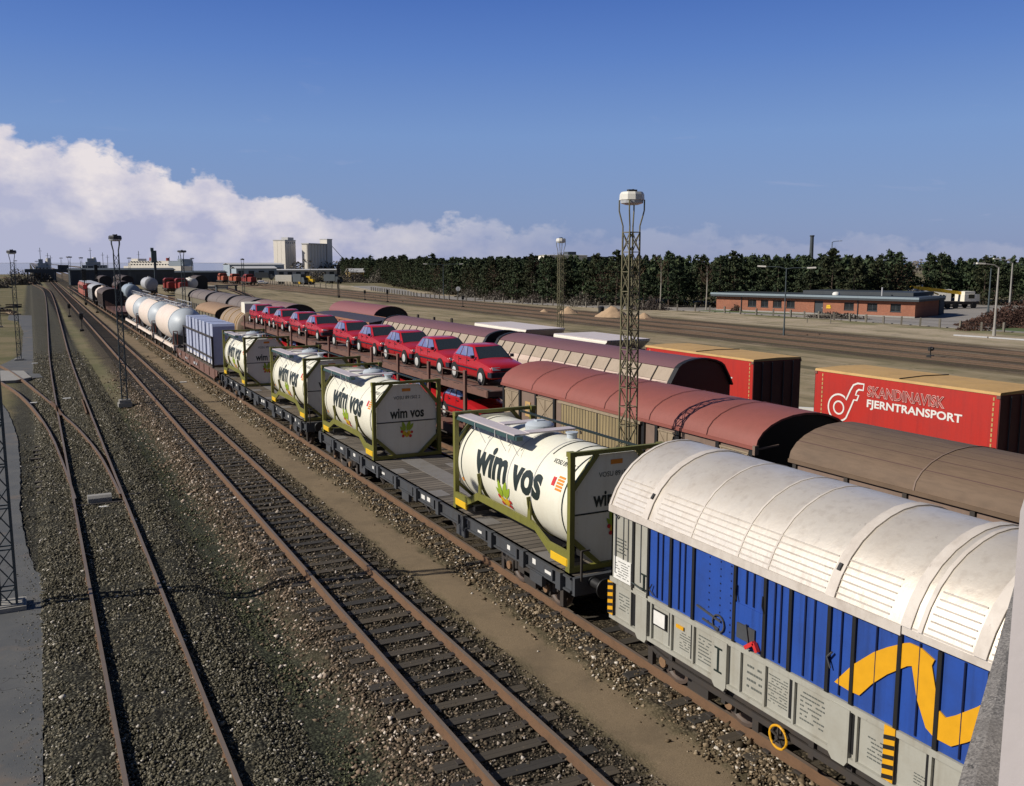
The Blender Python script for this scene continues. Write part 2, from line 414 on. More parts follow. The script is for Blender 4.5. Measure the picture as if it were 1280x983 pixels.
def ground_material():
    m, T, bs = newmat('yard_ground')
    geo = T.n('ShaderNodeNewGeometry'); P = geo.outputs['Position']
    sp = T.n('ShaderNodeSeparateXYZ', {0: P})
    wob = T.math('SUBTRACT', T.noise(P, .55, 4, .6), .5); wob2 = T.math('SUBTRACT', T.noise(P, 3.1, 3, .6), .5)
    x = T.math('ADD', sp.outputs['X'], T.math('ADD', T.math('MULTIPLY', wob, .9), T.math('MULTIPLY', wob2, .5)))
    y = sp.outputs['Y']
    vor = T.n('ShaderNodeTexVoronoi', {'Vector': P, 'Scale': 19.0}, feature='F1')
    stone = T.n('ShaderNodeSeparateXYZ', {0: vor.outputs['Color']}).outputs['X']
    crack = T.ramp(vor.outputs['Distance'], .30, .62)
    fine = T.noise(P, 55, 2, .6)
    big = T.noise(P, .18, 5, .6)
    def band(x0, x1, e=.25):
        a = T.ramp(x, x0-e, x0+e); b = T.ramp(x, x1+e, x1-e)
        return T.math('MULTIPLY', a, b)
    def stones(c, amp=1.0):
        k = T.math('ADD', 1-amp*.55, T.math('MULTIPLY', T.math('POWER', stone, 2.0), amp*1.5))
        k = T.math('MULTIPLY', k, T.math('SUBTRACT', 1.0, T.math('MULTIPLY', crack, .65*amp)))
        cc = T.n('ShaderNodeCombineXYZ', {0: k, 1: k, 2: k}).outputs[0]
        return T.mix(1.0, c, cc, 'MULTIPLY')
    def fines(c, amp=.5):
        k = T.math('ADD', 1-amp*.5, T.math('MULTIPLY', fine, amp))
        cc = T.n('ShaderNodeCombineXYZ', {0: k, 1: k, 2: k}).outputs[0]
        return T.mix(1.0, c, cc, 'MULTIPLY')
    grass = T.mix(T.ramp(big, .38, .62), (.20,.165,.095), (.12,.115,.055))
    c = fines(grass, .8)
    bal = stones((.062,.059,.044)); balb = stones((.066,.055,.040)); sand = T.mix(T.math('MULTIPLY', T.ramp(T.noise(P, .8, 6, .65), .46, .66), .55), fines((.215,.163,.105), .9), (.12,.094,.064))
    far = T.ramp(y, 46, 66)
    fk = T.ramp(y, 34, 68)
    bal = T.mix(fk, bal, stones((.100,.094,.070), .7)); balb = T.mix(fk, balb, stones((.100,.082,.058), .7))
    olive = fines(T.mix(T.ramp(big, .4, .6), (.20,.17,.10), (.14,.135,.07)), .7)
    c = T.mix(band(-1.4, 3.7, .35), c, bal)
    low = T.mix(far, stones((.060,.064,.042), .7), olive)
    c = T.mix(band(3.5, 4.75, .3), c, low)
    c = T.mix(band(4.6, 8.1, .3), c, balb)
    c = T.mix(band(8.1, 9.35, .22), c, sand)
    c = T.mix(band(9.35, 13.3, .2), c, stones((.095,.077,.052)))
    mid = T.mix(T.ramp(big, .42, .6), stones((.10,.08,.06), .8), fines((.19,.145,.095), .7))
    c = T.mix(band(13.3, 29.5, .5), c, mid)
    c = T.mix(band(29.5, 62, 2.0), c, fines(T.mix(T.ramp(big, .36, .62), (.31,.245,.155), (.205,.175,.10)), .5))
    # main-line bed with darker four-foot strips
    wv = T.math('SINE', T.math('MULTIPLY', sp.outputs['X'], 2*PI/5.0))
    bed = T.mix(T.ramp(wv, -.4, .6), stones((.105,.078,.052), .6), fines((.17,.13,.08), .6))
    c = T.mix(band(62, 82, 1.2), c, bed)
    c = T.mix(band(82, 97.5, 1.5), c, fines(T.mix(T.ramp(big, .4, .62), (.42,.345,.25), (.30,.255,.165)), .5))
    c = T.mix(T.math('MULTIPLY', band(95.5, 99.5, 1.0), T.ramp(big, .44, .56)), c, fines((.17,.165,.08), .6))
    # long worn streaks and tufts along the yard, oily stains between the rails
    st = T.noise(T.n('ShaderNodeMapping', {'Vector': P, 'Scale': (.55, .05, 1)}).outputs[0], 1.0, 6, .65)
    openg = T.math('MULTIPLY', T.ramp(x, 29, 33), T.ramp(T.n('ShaderNodeMath', {0: y, 1: 0.0}, operation='ADD').outputs[0], 1200, 500))
    c = T.mix(T.math('MULTIPLY', T.math('MULTIPLY', T.ramp(st, .52, .64), openg), .8), c, (.095,.085,.048))
    c = T.mix(T.math('MULTIPLY', T.math('MULTIPLY', T.ramp(st, .47, .36), openg), .45), c, (.42,.34,.24))
    tuft = T.ramp(T.noise(P, .9, 5, .7), .60, .68)
    c = T.mix(T.math('MULTIPLY', T.math('MULTIPLY', tuft, T.ramp(x, 28, 33)), .6), c, (.06,.065,.028))
    oil = T.math('MULTIPLY', T.math('MAXIMUM', band(.95, 2.1, .2), band(5.9, 6.9, .2)), T.ramp(T.noise(P, .7, 4), .5, .68))
    c = T.mix(T.math('MULTIPLY', oil, .5), c, (.02,.018,.015))
    setc(T, bs, 'Base Color', c)
    bs.inputs['Roughness'].default_value = .95; bs.inputs['Specular IOR Level'].default_value = .15
    nos = T.math('SUBTRACT', 1, T.math('MAXIMUM', band(8.1, 9.35, .3), T.ramp(x, 28, 31)))
    h = T.math('ADD', T.math('MULTIPLY', T.math('MULTIPLY', vor.outputs['Distance'], nos), -.9), T.math('MULTIPLY', T.noise(P, 90, 3, .7), .3))
    bp = T.n('ShaderNodeBump', {'Height': h, 'Strength': .7, 'Distance': .035})
    T.nt.links.new(bp.outputs[0], bs.inputs['Normal'])
    return m

def grid(xs, ys, zf, name, m):
    X, Y = np.meshgrid(np.array(xs), np.array(ys)); Z = zf(X, Y)
    nx, ny = len(xs), len(ys)
    V = np.stack([X, Y, Z], -1).reshape(-1, 3)
    i = np.arange(nx-1)[None, :] + nx*np.arange(ny-1)[:, None]
    F = np.stack([i, i+1, i+1+nx, i+nx], -1).reshape(-1, 4)
    me = bpy.data.meshes.new(name); me.vertices.add(len(V)); me.vertices.foreach_set('co', V.ravel().astype(np.float32))
    me.loops.add(F.size); me.loops.foreach_set('vertex_index', F.ravel().astype(np.int32))
    me.polygons.add(len(F)); me.polygons.foreach_set('loop_start', np.arange(0, F.size, 4, dtype=np.int32))
    me.update(calc_edges=True); me.validate(); me.materials.append(m)
    me.polygons.foreach_set('use_smooth', [True]*len(me.polygons))
    o = bpy.data.objects.new(name, me); COL.objects.link(o); return o

def make_ground():
    xs = [-9000,-2500,-800,-300,-140,-80,-50,-35,-25,-18,-13,-10,-8] + list(np.arange(-6.5, 14, .2)) + list(np.arange(14, 30, .6)) + list(np.arange(30, 110, 2)) + [112,118,126,136,150,170,200,250,330,500,900,2500,9000]
    ys = [-400,-120,-50,-20,-5] + list(np.arange(3, 50, .22)) + list(np.arange(50, 130, .8)) + list(np.arange(130, 400, 5)) + [405,420,450,500,580,700,900,1400,2500,5000,12000]
    def zf(X, Y):
        z = gz(X, Y)
        near = ((X > -7) & (X < 14) & (Y > 2) & (Y < 60)).astype(float)
        n = rng.normal(0, 1, X.shape)
        sand = (np.abs(X-8.75) < .5) | (X < -.7)
        low = .03*np.sin(X*2.3+np.sin(Y*.7)*2)*np.sin(Y*1.1+X)
        under = (X > -.9) & (X < 13)
        return z + near*(n*np.where(sand, .004, .014) + np.where(under & ~sand, low*.6, 0)) + .0*X
    o = grid(xs, ys, zf, 'ground', ground_material())
    tag(o, 'gravel and sand ground of the rail yard', 'ground', kind='structure')
make_ground()

def asphalt_material():
    m, T, bs = newmat('grey_asphalt')
    P = T.n('ShaderNodeNewGeometry').outputs['Position']
    a = T.noise(P, 1.1, 6, .62); b = T.noise(P, 60, 2)
    c = T.mix(T.ramp(a, .35, .7), (.085,.09,.095), (.125,.125,.12))
    c = T.mix(T.math('MULTIPLY', T.ramp(T.noise(P, .45, 5, .65), .56, .70), .8), c, (.20,.15,.11))
    c = T.mix(T.math('MULTIPLY', b, .35), c, (.05,.05,.05))
    ck = T.n('ShaderNodeTexVoronoi', {'Vector': T.n('ShaderNodeVectorMath', {0: P, 1: T.n('ShaderNodeTexNoise', {'Vector': P, 'Scale': 2.0}).outputs['Color']}, operation='ADD').outputs[0], 'Scale': .55}, feature='DISTANCE_TO_EDGE').outputs[0]
    c = T.mix(T.math('MULTIPLY', T.ramp(ck, .008, .003), T.ramp(T.noise(P, .35, 2), .55, .62)), c, (.045,.045,.045))
    setc(T, bs, 'Base Color', c); bs.inputs['Roughness'].default_value = .85
    bp = T.n('ShaderNodeBump', {'Height': T.math('ADD', b, a), 'Strength': .35, 'Distance': .01}); T.nt.links.new(bp.outputs[0], bs.inputs['Normal'])
    return m
ASPH = asphalt_material()

def sheet(name, outline, z, m, label, cat):
    """a thin slab on the ground with a ragged outline"""
    b = MB(); b.zprism(outline, z-.12, z)
    return tag(b.build(name, m), label, cat, kind='structure')

def ragged(pts, step=.5, amp=.05):
    out = []
    for i in range(len(pts)):
        a = Vector(pts[i]); c = Vector(pts[(i+1) % len(pts)]); L = (c-a).length; k = max(1, min(60, int(L/step)))
        for j in range(k):
            p = a.lerp(c, j/k); out.append((p.x + random.uniform(-amp, amp), p.y + random.uniform(-amp, amp)))
    return out
sheet('footpath', ragged([(-7,6),(-.25,8),(-.32,14.8),(-.3,18.5),(-.25,21.9),(-.05,22.8),(.12,23.6),(.16,24.5),(-.4,26.2),(-.62,29),(-.8,33),(-.85,40),(-1.0,47),(-1.5,55),(-2.6,66),(-7,66)], .35, .022), -.235, ASPH, 'cracked grey asphalt path beside the first track', 'path')
sheet('service_path', ragged([(-2.3,71),(.1,70.5),(.35,72),(.15,84),(.3,101),(.3,156),(-1.6,158),(-3.4,168),(-3.2,146),(-1.9,142),(-1.15,120),(-1.1,90),(-3,79),(-7,78),(-7,72)], .8, .06), -.232, ASPH, 'narrow grey path leading on to the harbour', 'path')
def road_material():
    m, T, bs = newmat('pale_road'); P = T.n('ShaderNodeNewGeometry').outputs['Position']
    a = T.noise(P, .15, 6, .6)
    c = T.mix(T.ramp(a, .35, .68), (.22,.21,.20), (.33,.30,.27)); c = T.mix(T.math('MULTIPLY', T.noise(P, 9, 3), .3), c, (.13,.12,.11))
    setc(T, bs, 'Base Color', c); bs.inputs['Roughness'].default_value = .9
    return m
ROADM = road_material()
sheet('road', ragged([(99.2,40),(99.6,68),(99.2,101),(97,120),(89,134),(84.2,160),(79.6,181),(80.2,202),(86,250),(95,300),(103,300),(97,256),(88.5,226),(86.5,204),(90,172),(96.5,150),(104.5,138),(108.5,131),(113,128),(118,98),(133,113),(152,121),(162,108),(150,92),(136,84),(120,64),(113,40)], 4, .25), -.20, ROADM, 'pale road and parking apron in front of the brick building', 'road')
sheet('sand_strip', ragged([(88,371),(80,318),(70,330),(60,400),(64,480),(96,470)], 4, .5), -.21, paint('yard_sand', (.32,.25,.17), .95, .4, (.2,.16,.1), .1, 0), 'pale sandy storage yard below the silos', 'ground')
def lawn():
    m, T, bs = newmat('lawn_green'); P = T.n('ShaderNodeNewGeometry').outputs['Position']
    setc(T, bs, 'Base Color', T.mix(T.ramp(T.noise(P, .6, 5), .35, .65), (.05,.105,.022), (.10,.12,.04))); bs.inputs['Roughness'].default_value = .95
    return m
LAWN = lawn()
sheet('lawn', ragged([(97.6,121),(99.9,120.3),(105.4,104.6),(103.6,104),(97.6,117)], 1.5, .1), -.185, LAWN, 'narrow green lawn along the brick building', 'lawn')
sheet('grass_verge', ragged([(101,63),(100.8,71),(112,76),(113,64)], 1.2, .2), -.185, LAWN, 'green verge under the brown bush by the road', 'lawn')
sheet('water', [(-3000,760),(40,700),(600,900),(6000,1500),(9000,9000),(-9000,9000)], -.25, flat('harbour_water', (.10,.14,.2), .15), 'pale strip of harbour water', 'water')

# loose ballast stones near the bridge
def octa(n):
    base = np.array([(1,0,0),(-1,0,0),(0,1,0),(0,-1,0),(0,0,1),(0,0,-1)], float)
    v = base[None] * (1 + rng.uniform(-.35, .35, (n, 6, 1)))
    v *= rng.uniform(.7, 1.3, (n, 1, 3))
    a = rng.uniform(0, 2*PI, n); b = rng.uniform(-.9, .9, n)
    ca, sa, cb, sb = np.cos(a), np.sin(a), np.cos(b), np.sin(b)
    x, y, z = v[...,0], v[...,1], v[...,2]
    y, z = y*cb[:,None]-z*sb[:,None], y*sb[:,None]+z*cb[:,None]
    x, y = x*ca[:,None]-y*sa[:,None], x*sa[:,None]+y*ca[:,None]
    return np.stack([x, y, z], -1)
OF = np.array([(0,2,4),(2,1,4),(1,3,4),(3,0,4),(2,0,5),(1,2,5),(3,1,5),(0,3,5)])
def stone_material(name, cols):
    m, T, bs = newmat(name)
    r = T.n('ShaderNodeNewGeometry').outputs['Random Per Island']
    rp = T.n('ShaderNodeValToRGB', {0: r}); e = rp.color_ramp.elements
    e[0].color = rgba(cols[0][1]); e[0].position = cols[0][0]; e[1].color = rgba(cols[-1][1]); e[1].position = cols[-1][0]
    for p, c in cols[1:-1]:
        q = e.new(p); q.color = rgba(c)
    setc(T, bs, 'Base Color', rp.outputs[0]); bs.inputs['Roughness'].default_value = .9; bs.inputs['Specular IOR Level'].default_value = .2
    return m
def scatter(name, n, xf, y0, y1, size, m, label, bias=1.95, dz=.0):
    u = rng.uniform(0, 1, n)**bias; y = y0 + (y1-y0)*u
    y = y[rng.uniform(0, 1, n) < np.clip((y1-y)/(.55*(y1-y0)), 0, 1)]; n = len(y)
    x = xf(n, y); z = gz(x, y) + dz
    s = rng.lognormal(math.log(size), .32, n)*(1+.012*(y-y0))
    V = octa(n)*s[:,None,None]*np.array([1,1,.75]); V += np.stack([x, y, z+s*.25], -1)[:,None,:]
    F = (OF[None] + 6*np.arange(n)[:,None,None]).reshape(-1, 3)
    me = bpy.data.meshes.new(name); me.vertices.add(n*6); me.vertices.foreach_set('co', V.reshape(-1).astype(np.float32))
    me.loops.add(F.size); me.loops.foreach_set('vertex_index', F.ravel().astype(np.int32))
    me.polygons.add(len(F)); me.polygons.foreach_set('loop_start', np.arange(0, F.size, 3, dtype=np.int32))
    me.update(calc_edges=True); me.materials.append(m)
    o = bpy.data.objects.new(name, me); COL.objects.link(o)
    return tag(o, label, 'ballast', kind='stuff')
scatter('ballast_stones', 120000, lambda n, y: rng.uniform(-.3, 3.75, n) - .16*np.abs(np.sin(y*1.7)+.6*np.sin(y*4.1))*(rng.uniform(0, 1, n) < .06) - .55*np.clip((y-26)/8, 0, 1)*(rng.uniform(0, 1, n) < .2)*(y < 48), 9, 92, .0215,
        stone_material('fine_grey_ballast', [(0, (.042,.038,.026)), (.4, (.096,.087,.060)), (.78, (.160,.143,.103)), (.955, (.235,.22,.175)), (.985, (.52,.48,.42))]), 'fine grey-green ballast covering the sleepers of the first track')
scatter('rubble_stones', 23000, lambda n, y: rng.normal(5.0, .5, n), 8, 75, .027,
        stone_material('mixed_rubble', [(0, (.05,.040,.028)), (.5, (.125,.093,.062)), (.8, (.24,.178,.125)), (.93, (.42,.34,.27)), (.97, (.66,.58,.5))]), 'pale mixed stones on the shoulder between the two open tracks', dz=.0)
scatter('track_stones', 32000, lambda n, y: 6.42 + .004*(y-10) + rng.uniform(-1.45, 1.7, n), 8, 85, .023,
        stone_material('brown_ballast', [(0, (.042,.035,.025)), (.55, (.10,.082,.058)), (.86, (.17,.132,.095)), (.95, (.30,.25,.2)), (.98, (.5,.45,.4))]), 'brown ballast between the old timber sleepers', dz=.008)
scatter('shoulder_stones', 21000, lambda n, y: rng.normal(9.75, .25, n), 8, 120, .027,
        stone_material('ochre_ballast', [(0, (.045,.035,.022)), (.5, (.135,.10,.062)), (.8, (.24,.18,.112)), (.94, (.40,.33,.24)), (.98, (.6,.55,.48))]), 'ochre ballast stones along the wagon track')
scatter('weed_clumps', 7000, lambda n, y: rng.normal(4.0, .28, n), 8, 60, .020,
        stone_material('green_dirt', [(0, (.04,.045,.026)), (.6, (.085,.092,.05)), (.97, (.15,.15,.09))]), 'dark greenish grit in the low strip between the tracks')

def grit(n, y): return -.34-np.abs(rng.normal(0, .22, n))
gz_keep = gz
gz = lambda x, y=0: np.asarray(x)*0-.24
scatter('path_grit', 2600, grit, 9, 46, .012, stone_material('path_grit', [(0, (.05,.048,.04)), (.6, (.11,.105,.085)), (.97, (.25,.23,.2))]), 'loose grit spilled from the ballast over the edge of the asphalt path')
gz = gz_keep

# ------------------------------------------------------------------ tracks
RP = [(-.065,-.172),(.065,-.172),(.065,-.155),(.012,-.135),(.012,-.05),(.036,-.04),(.036,0),(-.036,0),(-.036,-.04),(-.012,-.05),(-.012,-.135),(-.065,-.155)]
def resample(pts, step):
    out = []
    for a, b in zip(pts[:-1], pts[1:]):
        n = max(1, int(math.hypot(b[0]-a[0], b[1]-a[1])/step))
        for i in range(n): out.append((a[0]+(b[0]-a[0])*i/n, a[1]+(b[1]-a[1])*i/n))
    return out + [pts[-1]]
def smoothline(pts, it=2):
    for _ in range(it):
        q = [pts[0]]
        for a, b in zip(pts[:-1], pts[1:]):
            q += [(a[0]*.75+b[0]*.25, a[1]*.75+b[1]*.25), (a[0]*.25+b[0]*.75, a[1]*.25+b[1]*.75)]
        pts = q + [pts[-1]]
    return pts
def normals(pts):
    out = []
    for i in range(len(pts)):
        a = pts[max(0, i-1)]; b = pts[min(len(pts)-1, i+1)]; d = math.hypot(b[0]-a[0], b[1]-a[1])
        out.append(((b[1]-a[1])/d, -(b[0]-a[0])/d))
    return out
def rail(pts, name, parent, dz=0.0, rm=None):
    b = MB(); ns = normals(pts); n = len(RP); vs = []
    for (x, y), (nx, ny) in zip(pts, ns):
        for u, z in RP: vs.append((x+nx*u, y+ny*u, z+dz))
    fs = []; mi = []
    for i in range(len(pts)-1):
        for j in range(n):
            fs.append((i*n+j, i*n+(j+1) % n, (i+1)*n+(j+1) % n, (i+1)*n+j)); mi.append(1 if j == 6 else 0)
    fs.append(tuple(range(n))); mi.append(0); fs.append(tuple(range((len(pts)-1)*n, len(pts)*n))); mi.append(0)
    b.v = vs; b.f = [list(f) for f in fs]; b.m = mi
    return b.build(name, [MAT[rm or 'rail'], MAT[rm or 'railtop']], parent)
def sleeper_mesh(w=2.55):
    b = MB(); b.box(-w/2, w/2, -.12, .12, -.32, -.172)
    for s in (-1, 1):
        for e in (-1, 1):
            b.box(s*.75+e*.10-.05, s*.75+e*.10+.05, -.07, .07, -.172, -.145, 1)
    return b
def track(name, label, pts, y_from, y_to, n_parts=100, exposed=True, step=6, dz=0.0, far_step=.62, rm=None):
    t = thing(name, label, 'railway track'); t['kind'] = 'structure'
    ctr = resample(smoothline(pts), step); ns = normals(ctr)
    for s in (-1, 1):
        rail([(x+nx*s*.75, y+ny*s*.75) for (x, y), (nx, ny) in zip(ctr, ns)], 'rail', t, dz, rm)
    fine_ = resample(ctr, far_step); fn = normals(fine_)
    k = 0; first = None; rest = MB()
    for (x, y), (nx, ny) in zip(fine_, fn):
        if y < y_from or y > y_to: continue
        a = math.atan2(-nx, ny) + PI/2
        jx, jy, ja = random.uniform(-.04, .04), random.uniform(-.04, .04), random.uniform(-.015, .015)
        jz = random.uniform(-.014, .004) + (0 if exposed else -.02) + dz
        if k < n_parts:
            if first is None:
                o = first = sleeper_mesh().build('sleeper', [MAT['sleeper'], MAT['under']], t)
            else:
                o = first.copy(); COL.objects.link(o)
            o.location = (x+jx, y+jy, jz); o.rotation_euler = (0, 0, math.atan2(ny, nx)+ja)
        else:
            c, s_ = math.cos(math.atan2(ny, nx)), math.sin(math.atan2(ny, nx))
            vs = [(x+u*c-v*s_, y+u*s_+v*c, z+jz) for u, v, z in [(-1.27,-.12,-.32),(1.27,-.12,-.32),(1.27,.12,-.32),(-1.27,.12,-.32),(-1.27,-.12,-.172),(1.27,-.12,-.172),(1.27,.12,-.172),(-1.27,.12,-.172)]]
            rest.add(vs, [(4,5,6,7),(0,1,5,4),(1,2,6,5),(2,3,7,6),(3,0,4,7)])
        k += 1
    if rest.f: rest.build('sleeper', MAT['sleeper'], t, kind='stuff')
    return t
track('railway_track', 'rusty track with sleepers buried in fine ballast, beside the asphalt path', A_PTS, 7, 330, exposed=False)
track('railway_track', 'rusty open track on old timber sleepers beside the sandy walkway', B_PTS, 7, 420)
track('railway_track', 'track carrying the tank containers and the blue hooded wagon', [(10.95,-30),(10.95,150),(10.95,330)], 3, 300, 60, far_step=.65)
track('railway_track', 'track carrying the red cars on double-deck wagons', [(16.05,-30),(16.05,150),(16.4,330)], 3, 220, 20, far_step=.65)
track('railway_track', 'track carrying the beige slide-wall wagons', [(21.1,-30),(21.1,160),(22,330)], 3, 220, 20, far_step=.65)
track('railway_track', 'track carrying the red tarpaulin containers', [(26.25,-30),(26.25,150),(28,330)], 3, 220, 20, far_step=.65)
for i, (xx, lab) in enumerate([(65.6, 'main line track next to the wagon sidings'), (70.4, 'main line track in the middle of the far bed'), (75.6, 'main line track beside the sandy strip and fence')]):
    track('railway_track', lab, [(xx,-20),(xx,180),(xx-.8,260),(xx-3,400),(xx-14,620)], 20, 230, 0, far_step=.7, dz=-.06, rm='mainrail')
track('railway_track', 'curving track sweeping away beyond the brown hooded wagons', [(29.5,165),(36,195),(44,250),(53,350),(60,470)], 160, 300, 0, far_step=.7, dz=.0, rm='mainrail')
track('railway_track', 'second curving track sweeping away beyond the brown hooded wagons', [(34,165),(41,195),(49.5,250),(58.5,350),(66,470)], 160, 300, 0, far_step=.7, dz=.0, rm='mainrail')

# turnout leading off the first track
tn = thing('railway_turnout', 'rusty turnout rails curving off the first track over the path', 'railway turnout'); tn['kind'] = 'structure'
rail(smoothline([(.83,32.8),(.72,37),(.3,47.9),(-.8,59.9),(-2.2,68.6),(-4.6,79),(-8,92)], 2), 'curved_rail', tn, .002)
rail(smoothline([(2.2,32.8),(2.12,36.7),(2.0,40.8),(1.5,47.4),(.95,52.0)], 2), 'curved_rail', tn, .002)
rail(smoothline([(.55,56.5),(-1.05,70.3),(-2.5,79.8),(-5,90)], 2), 'curved_rail', tn, .002)
b = MB(); b.bar((.95,51.6,-.03), (.72,55,-.03), .16, .06); b.bar((.72,55,-.03), (.5,57.2,-.03), .2, .06); b.build('crossing_frog', MAT['rail'], tn)
b = MB(); b.bar((2.12,52,-.09), (2.15,57.5,-.09), .05, .1); b.build('check_rail', MAT['rail'], tn)
b = MB()
for k in range(12):
    y = 34+k*.9; b.box(np.interp(y, [33,48,61], [.2,-.2,-1.3])-random.uniform(.2,.5), 2.65, y, y+.2, -.3, -.158+random.uniform(-.012,.002))
b.build('long_sleepers', MAT['sleeper'], tn)
sw = thing('point_machine', 'small pale box of a point machine between the rails of the first track', 'point machine', (1.55, 32.6, -.16))
b = MB(); b.xprism([(-.22,0),(.2,0),(.2,.16),(.1,.26),(-.14,.26),(-.22,.18)], -.36, .36); b.build('housing', MAT['concrete'], sw)
b = MB(); b.box(-.9, .95, -.42, -.3, -.02, .05); b.box(.6, 1.3, .5, .62, -.02, .04); b.build('operating_rod', MAT['under'], sw)
b = MB(); b.box(-.1, .22, -.85, -.7, .02, .035); b.build('white_plate', MAT['white'], sw)
for (x, y, lab) in [(-.35,57.6,'white marker strip between the curved turnout rails'), (1.4,58.6,'white marker strip between the rails beyond the frog'), (8.6,64.2,'white marker slab lying on the sandy walkway'), (-.15,80.5,'white marker strip beside the narrow path')]:
    b = MB(); b.box(-.22, .22, -.09, .09, 0, .03); b.xprism([(-.09,.03),(.09,.03),(.06,.05),(-.06,.05)], -.2, .2)
    o = b.build('marker_strip', MAT['white']); o.location = (x, y, -.12 if x < 4 else -.25); tag(o, lab, 'marker')
cs = thing('track_crossing', 'pale concrete slabs carrying the path across the turnout', 'crossing', (-1.5, 72.4, -.16)); cs['kind'] = 'structure'
b = MB(); b.zprism([(-3.4,-3.2),(.15,-3.3),(1.1,-1.9),(.6,2.6),(-.8,3.4),(-3.4,2.9)], -.1, .09); b.build('slab', MAT['concrete'], cs)
b = MB(); b.zprism([(1.15,-2.2),(1.8,-2.1),(1.6,.4),(.95,.5)], -.1, .06); b.build('dark_slab', ASPH, cs)
# ------------------------------------------------------------------ lettering
def text_mb(string, w, h=None, bold=.0, outline=0.0, shear=0.0, spacing=1.0):
    """string as flat (u,v) polygons: width w, height of the whole string's box h"""
    cu = bpy.data.curves.new('lettering', 'FONT'); cu.body = string; cu.size = 1; cu.offset = bold; cu.shear = shear; cu.space_character = spacing
    cu.resolution_u = 3
    if outline:
        cu.fill_mode = 'NONE'; cu.bevel_depth = outline; cu.bevel_resolution = 0
    o = bpy.data.objects.new('lettering', cu); COL.objects.link(o)
    dg = bpy.context.evaluated_depsgraph_get(); dg.update()
    me = bpy.data.meshes.new_from_object(o.evaluated_get(dg))
    V = np.array([v.co for v in me.vertices]); F = [list(p.vertices) for p in me.polygons]
    bpy.data.objects.remove(o); bpy.data.meshes.remove(me); bpy.data.curves.remove(cu)
    x0, x1, y0, y1 = V[:,0].min(), V[:,0].max(), V[:,1].min(), V[:,1].max()
    V[:,0] = (V[:,0]-x0)/(x1-x0)*w
    sy = (w/(x1-x0)) if h is None else h/(y1-y0)
    V[:,1] = (V[:,1]-y0)*sy
    return V, F
def decal(name, VF, fn, m, parent, slice_v=None):
    V, F = VF
    me = bpy.data.meshes.new(name); me.from_pydata([tuple(v) for v in V], [], F)
    bm = bmesh.new(); bm.from_mesh(me)
    if slice_v:
        v = slice_v
        top = float(V[:,1].max()); bot = float(V[:,1].min()); k = math.floor(bot/v)*v
        while k < top:
            bmesh.ops.bisect_plane(bm, geom=bm.verts[:]+bm.edges[:]+bm.faces[:], plane_co=(0,k,0), plane_no=(0,1,0)); k += v
    for vert in bm.verts: vert.co = Vector(fn(vert.co.x, vert.co.y, vert.co.z))
    bm.to_mesh(me); bm.free(); me.materials.append(m); me.update()
    o = bpy.data.objects.new(name, me); COL.objects.link(o); o.parent = parent
    return o
def poly_uv(polys):
    V = []; F = []
    for p in polys:
        o = len(V); V += [(x, y, 0) for x, y in p]; F.append(list(range(o, o+len(p))))
    return np.array(V, float), F

# ------------------------------------------------------------------ running gear
def wheel_mb(r=.46):
    b = MB(); b.lathe([(.10,-.075),(.14,-.06),(r-.10,-.03),(r-.06,-.065),(r,-.065),(r,.05),(r+.03,.07),(r-.05,.07),(.12,.04),(.10,.07)], (0,0,0), 'X', 20)
    b.cyl((-.14,0,0), (-.07,0,0), .09, n=10)
    return b
WHEEL = {}
def add_wheel(parent, x, y, r=.46):
    s = 1 if x > 0 else -1
    if r not in WHEEL:
        WHEEL[r] = wheel_mb(r).build('wheel', MAT['wheel'], parent, smooth=40); o = WHEEL[r]
    else:
        o = WHEEL[r].copy(); COL.objects.link(o); o.parent = parent
    o.location = (x, y, r); o.rotation_euler = (0, 0, PI if s > 0 else 0); o.scale = (1,1,1)
    return o
BOGIE = []
def bogie(parent, y, detail=True):
    b = MB()
    for s in (-1, 1):
        X = s*1.0
        b.xprism([(-1.35,.62),(-1.2,.74),(-.5,.78),(-.35,.60),(.35,.60),(.5,.78),(1.2,.74),(1.35,.62),(1.3,.48),(.75,.50),(.5,.40),(-.5,.40),(-.75,.50),(-1.3,.48)], X-.05*s, X+.06*s)
        for e in (-1, 1):
            b.box(X-.1, X+.1, e*.9-.14, e*.9+.14, .33, .6)
            b.cyl((X+.02*s, e*.9, .46), (X+.16*s, e*.9, .46), .10, n=12, mi=1)
            for q in (-.24, .24): b.cyl((X+.03*s, e*.9+q, .44), (X+.03*s, e*.9+q, .68), .07, n=8)
        b.box(X-.06, X+.1, -.28, .28, .22, .5)
        b.box(X-.04, X+.05, -1.5, -1.36, .2, .6); b.box(X-.04, X+.05, 1.36, 1.5, .2, .6)
    b.box(-.95, .95, -.25, .25, .5, .8); b.box(-.95, .95, -1.42, -1.34, .35, .5); b.box(-.95, .95, 1.34, 1.42, .35, .5)
    for e in (-1, 1): b.cyl((-.9, e*.9, .46), (.9, e*.9, .46), .08, n=8)
    o = b.build('bogie', [MAT['under'], MAT['hub']], parent); o.location = (0, y, 0)
    for e in (-1, 1):
        for s in (-1, 1): add_wheel(o, s*.76, e*.9)
    return o
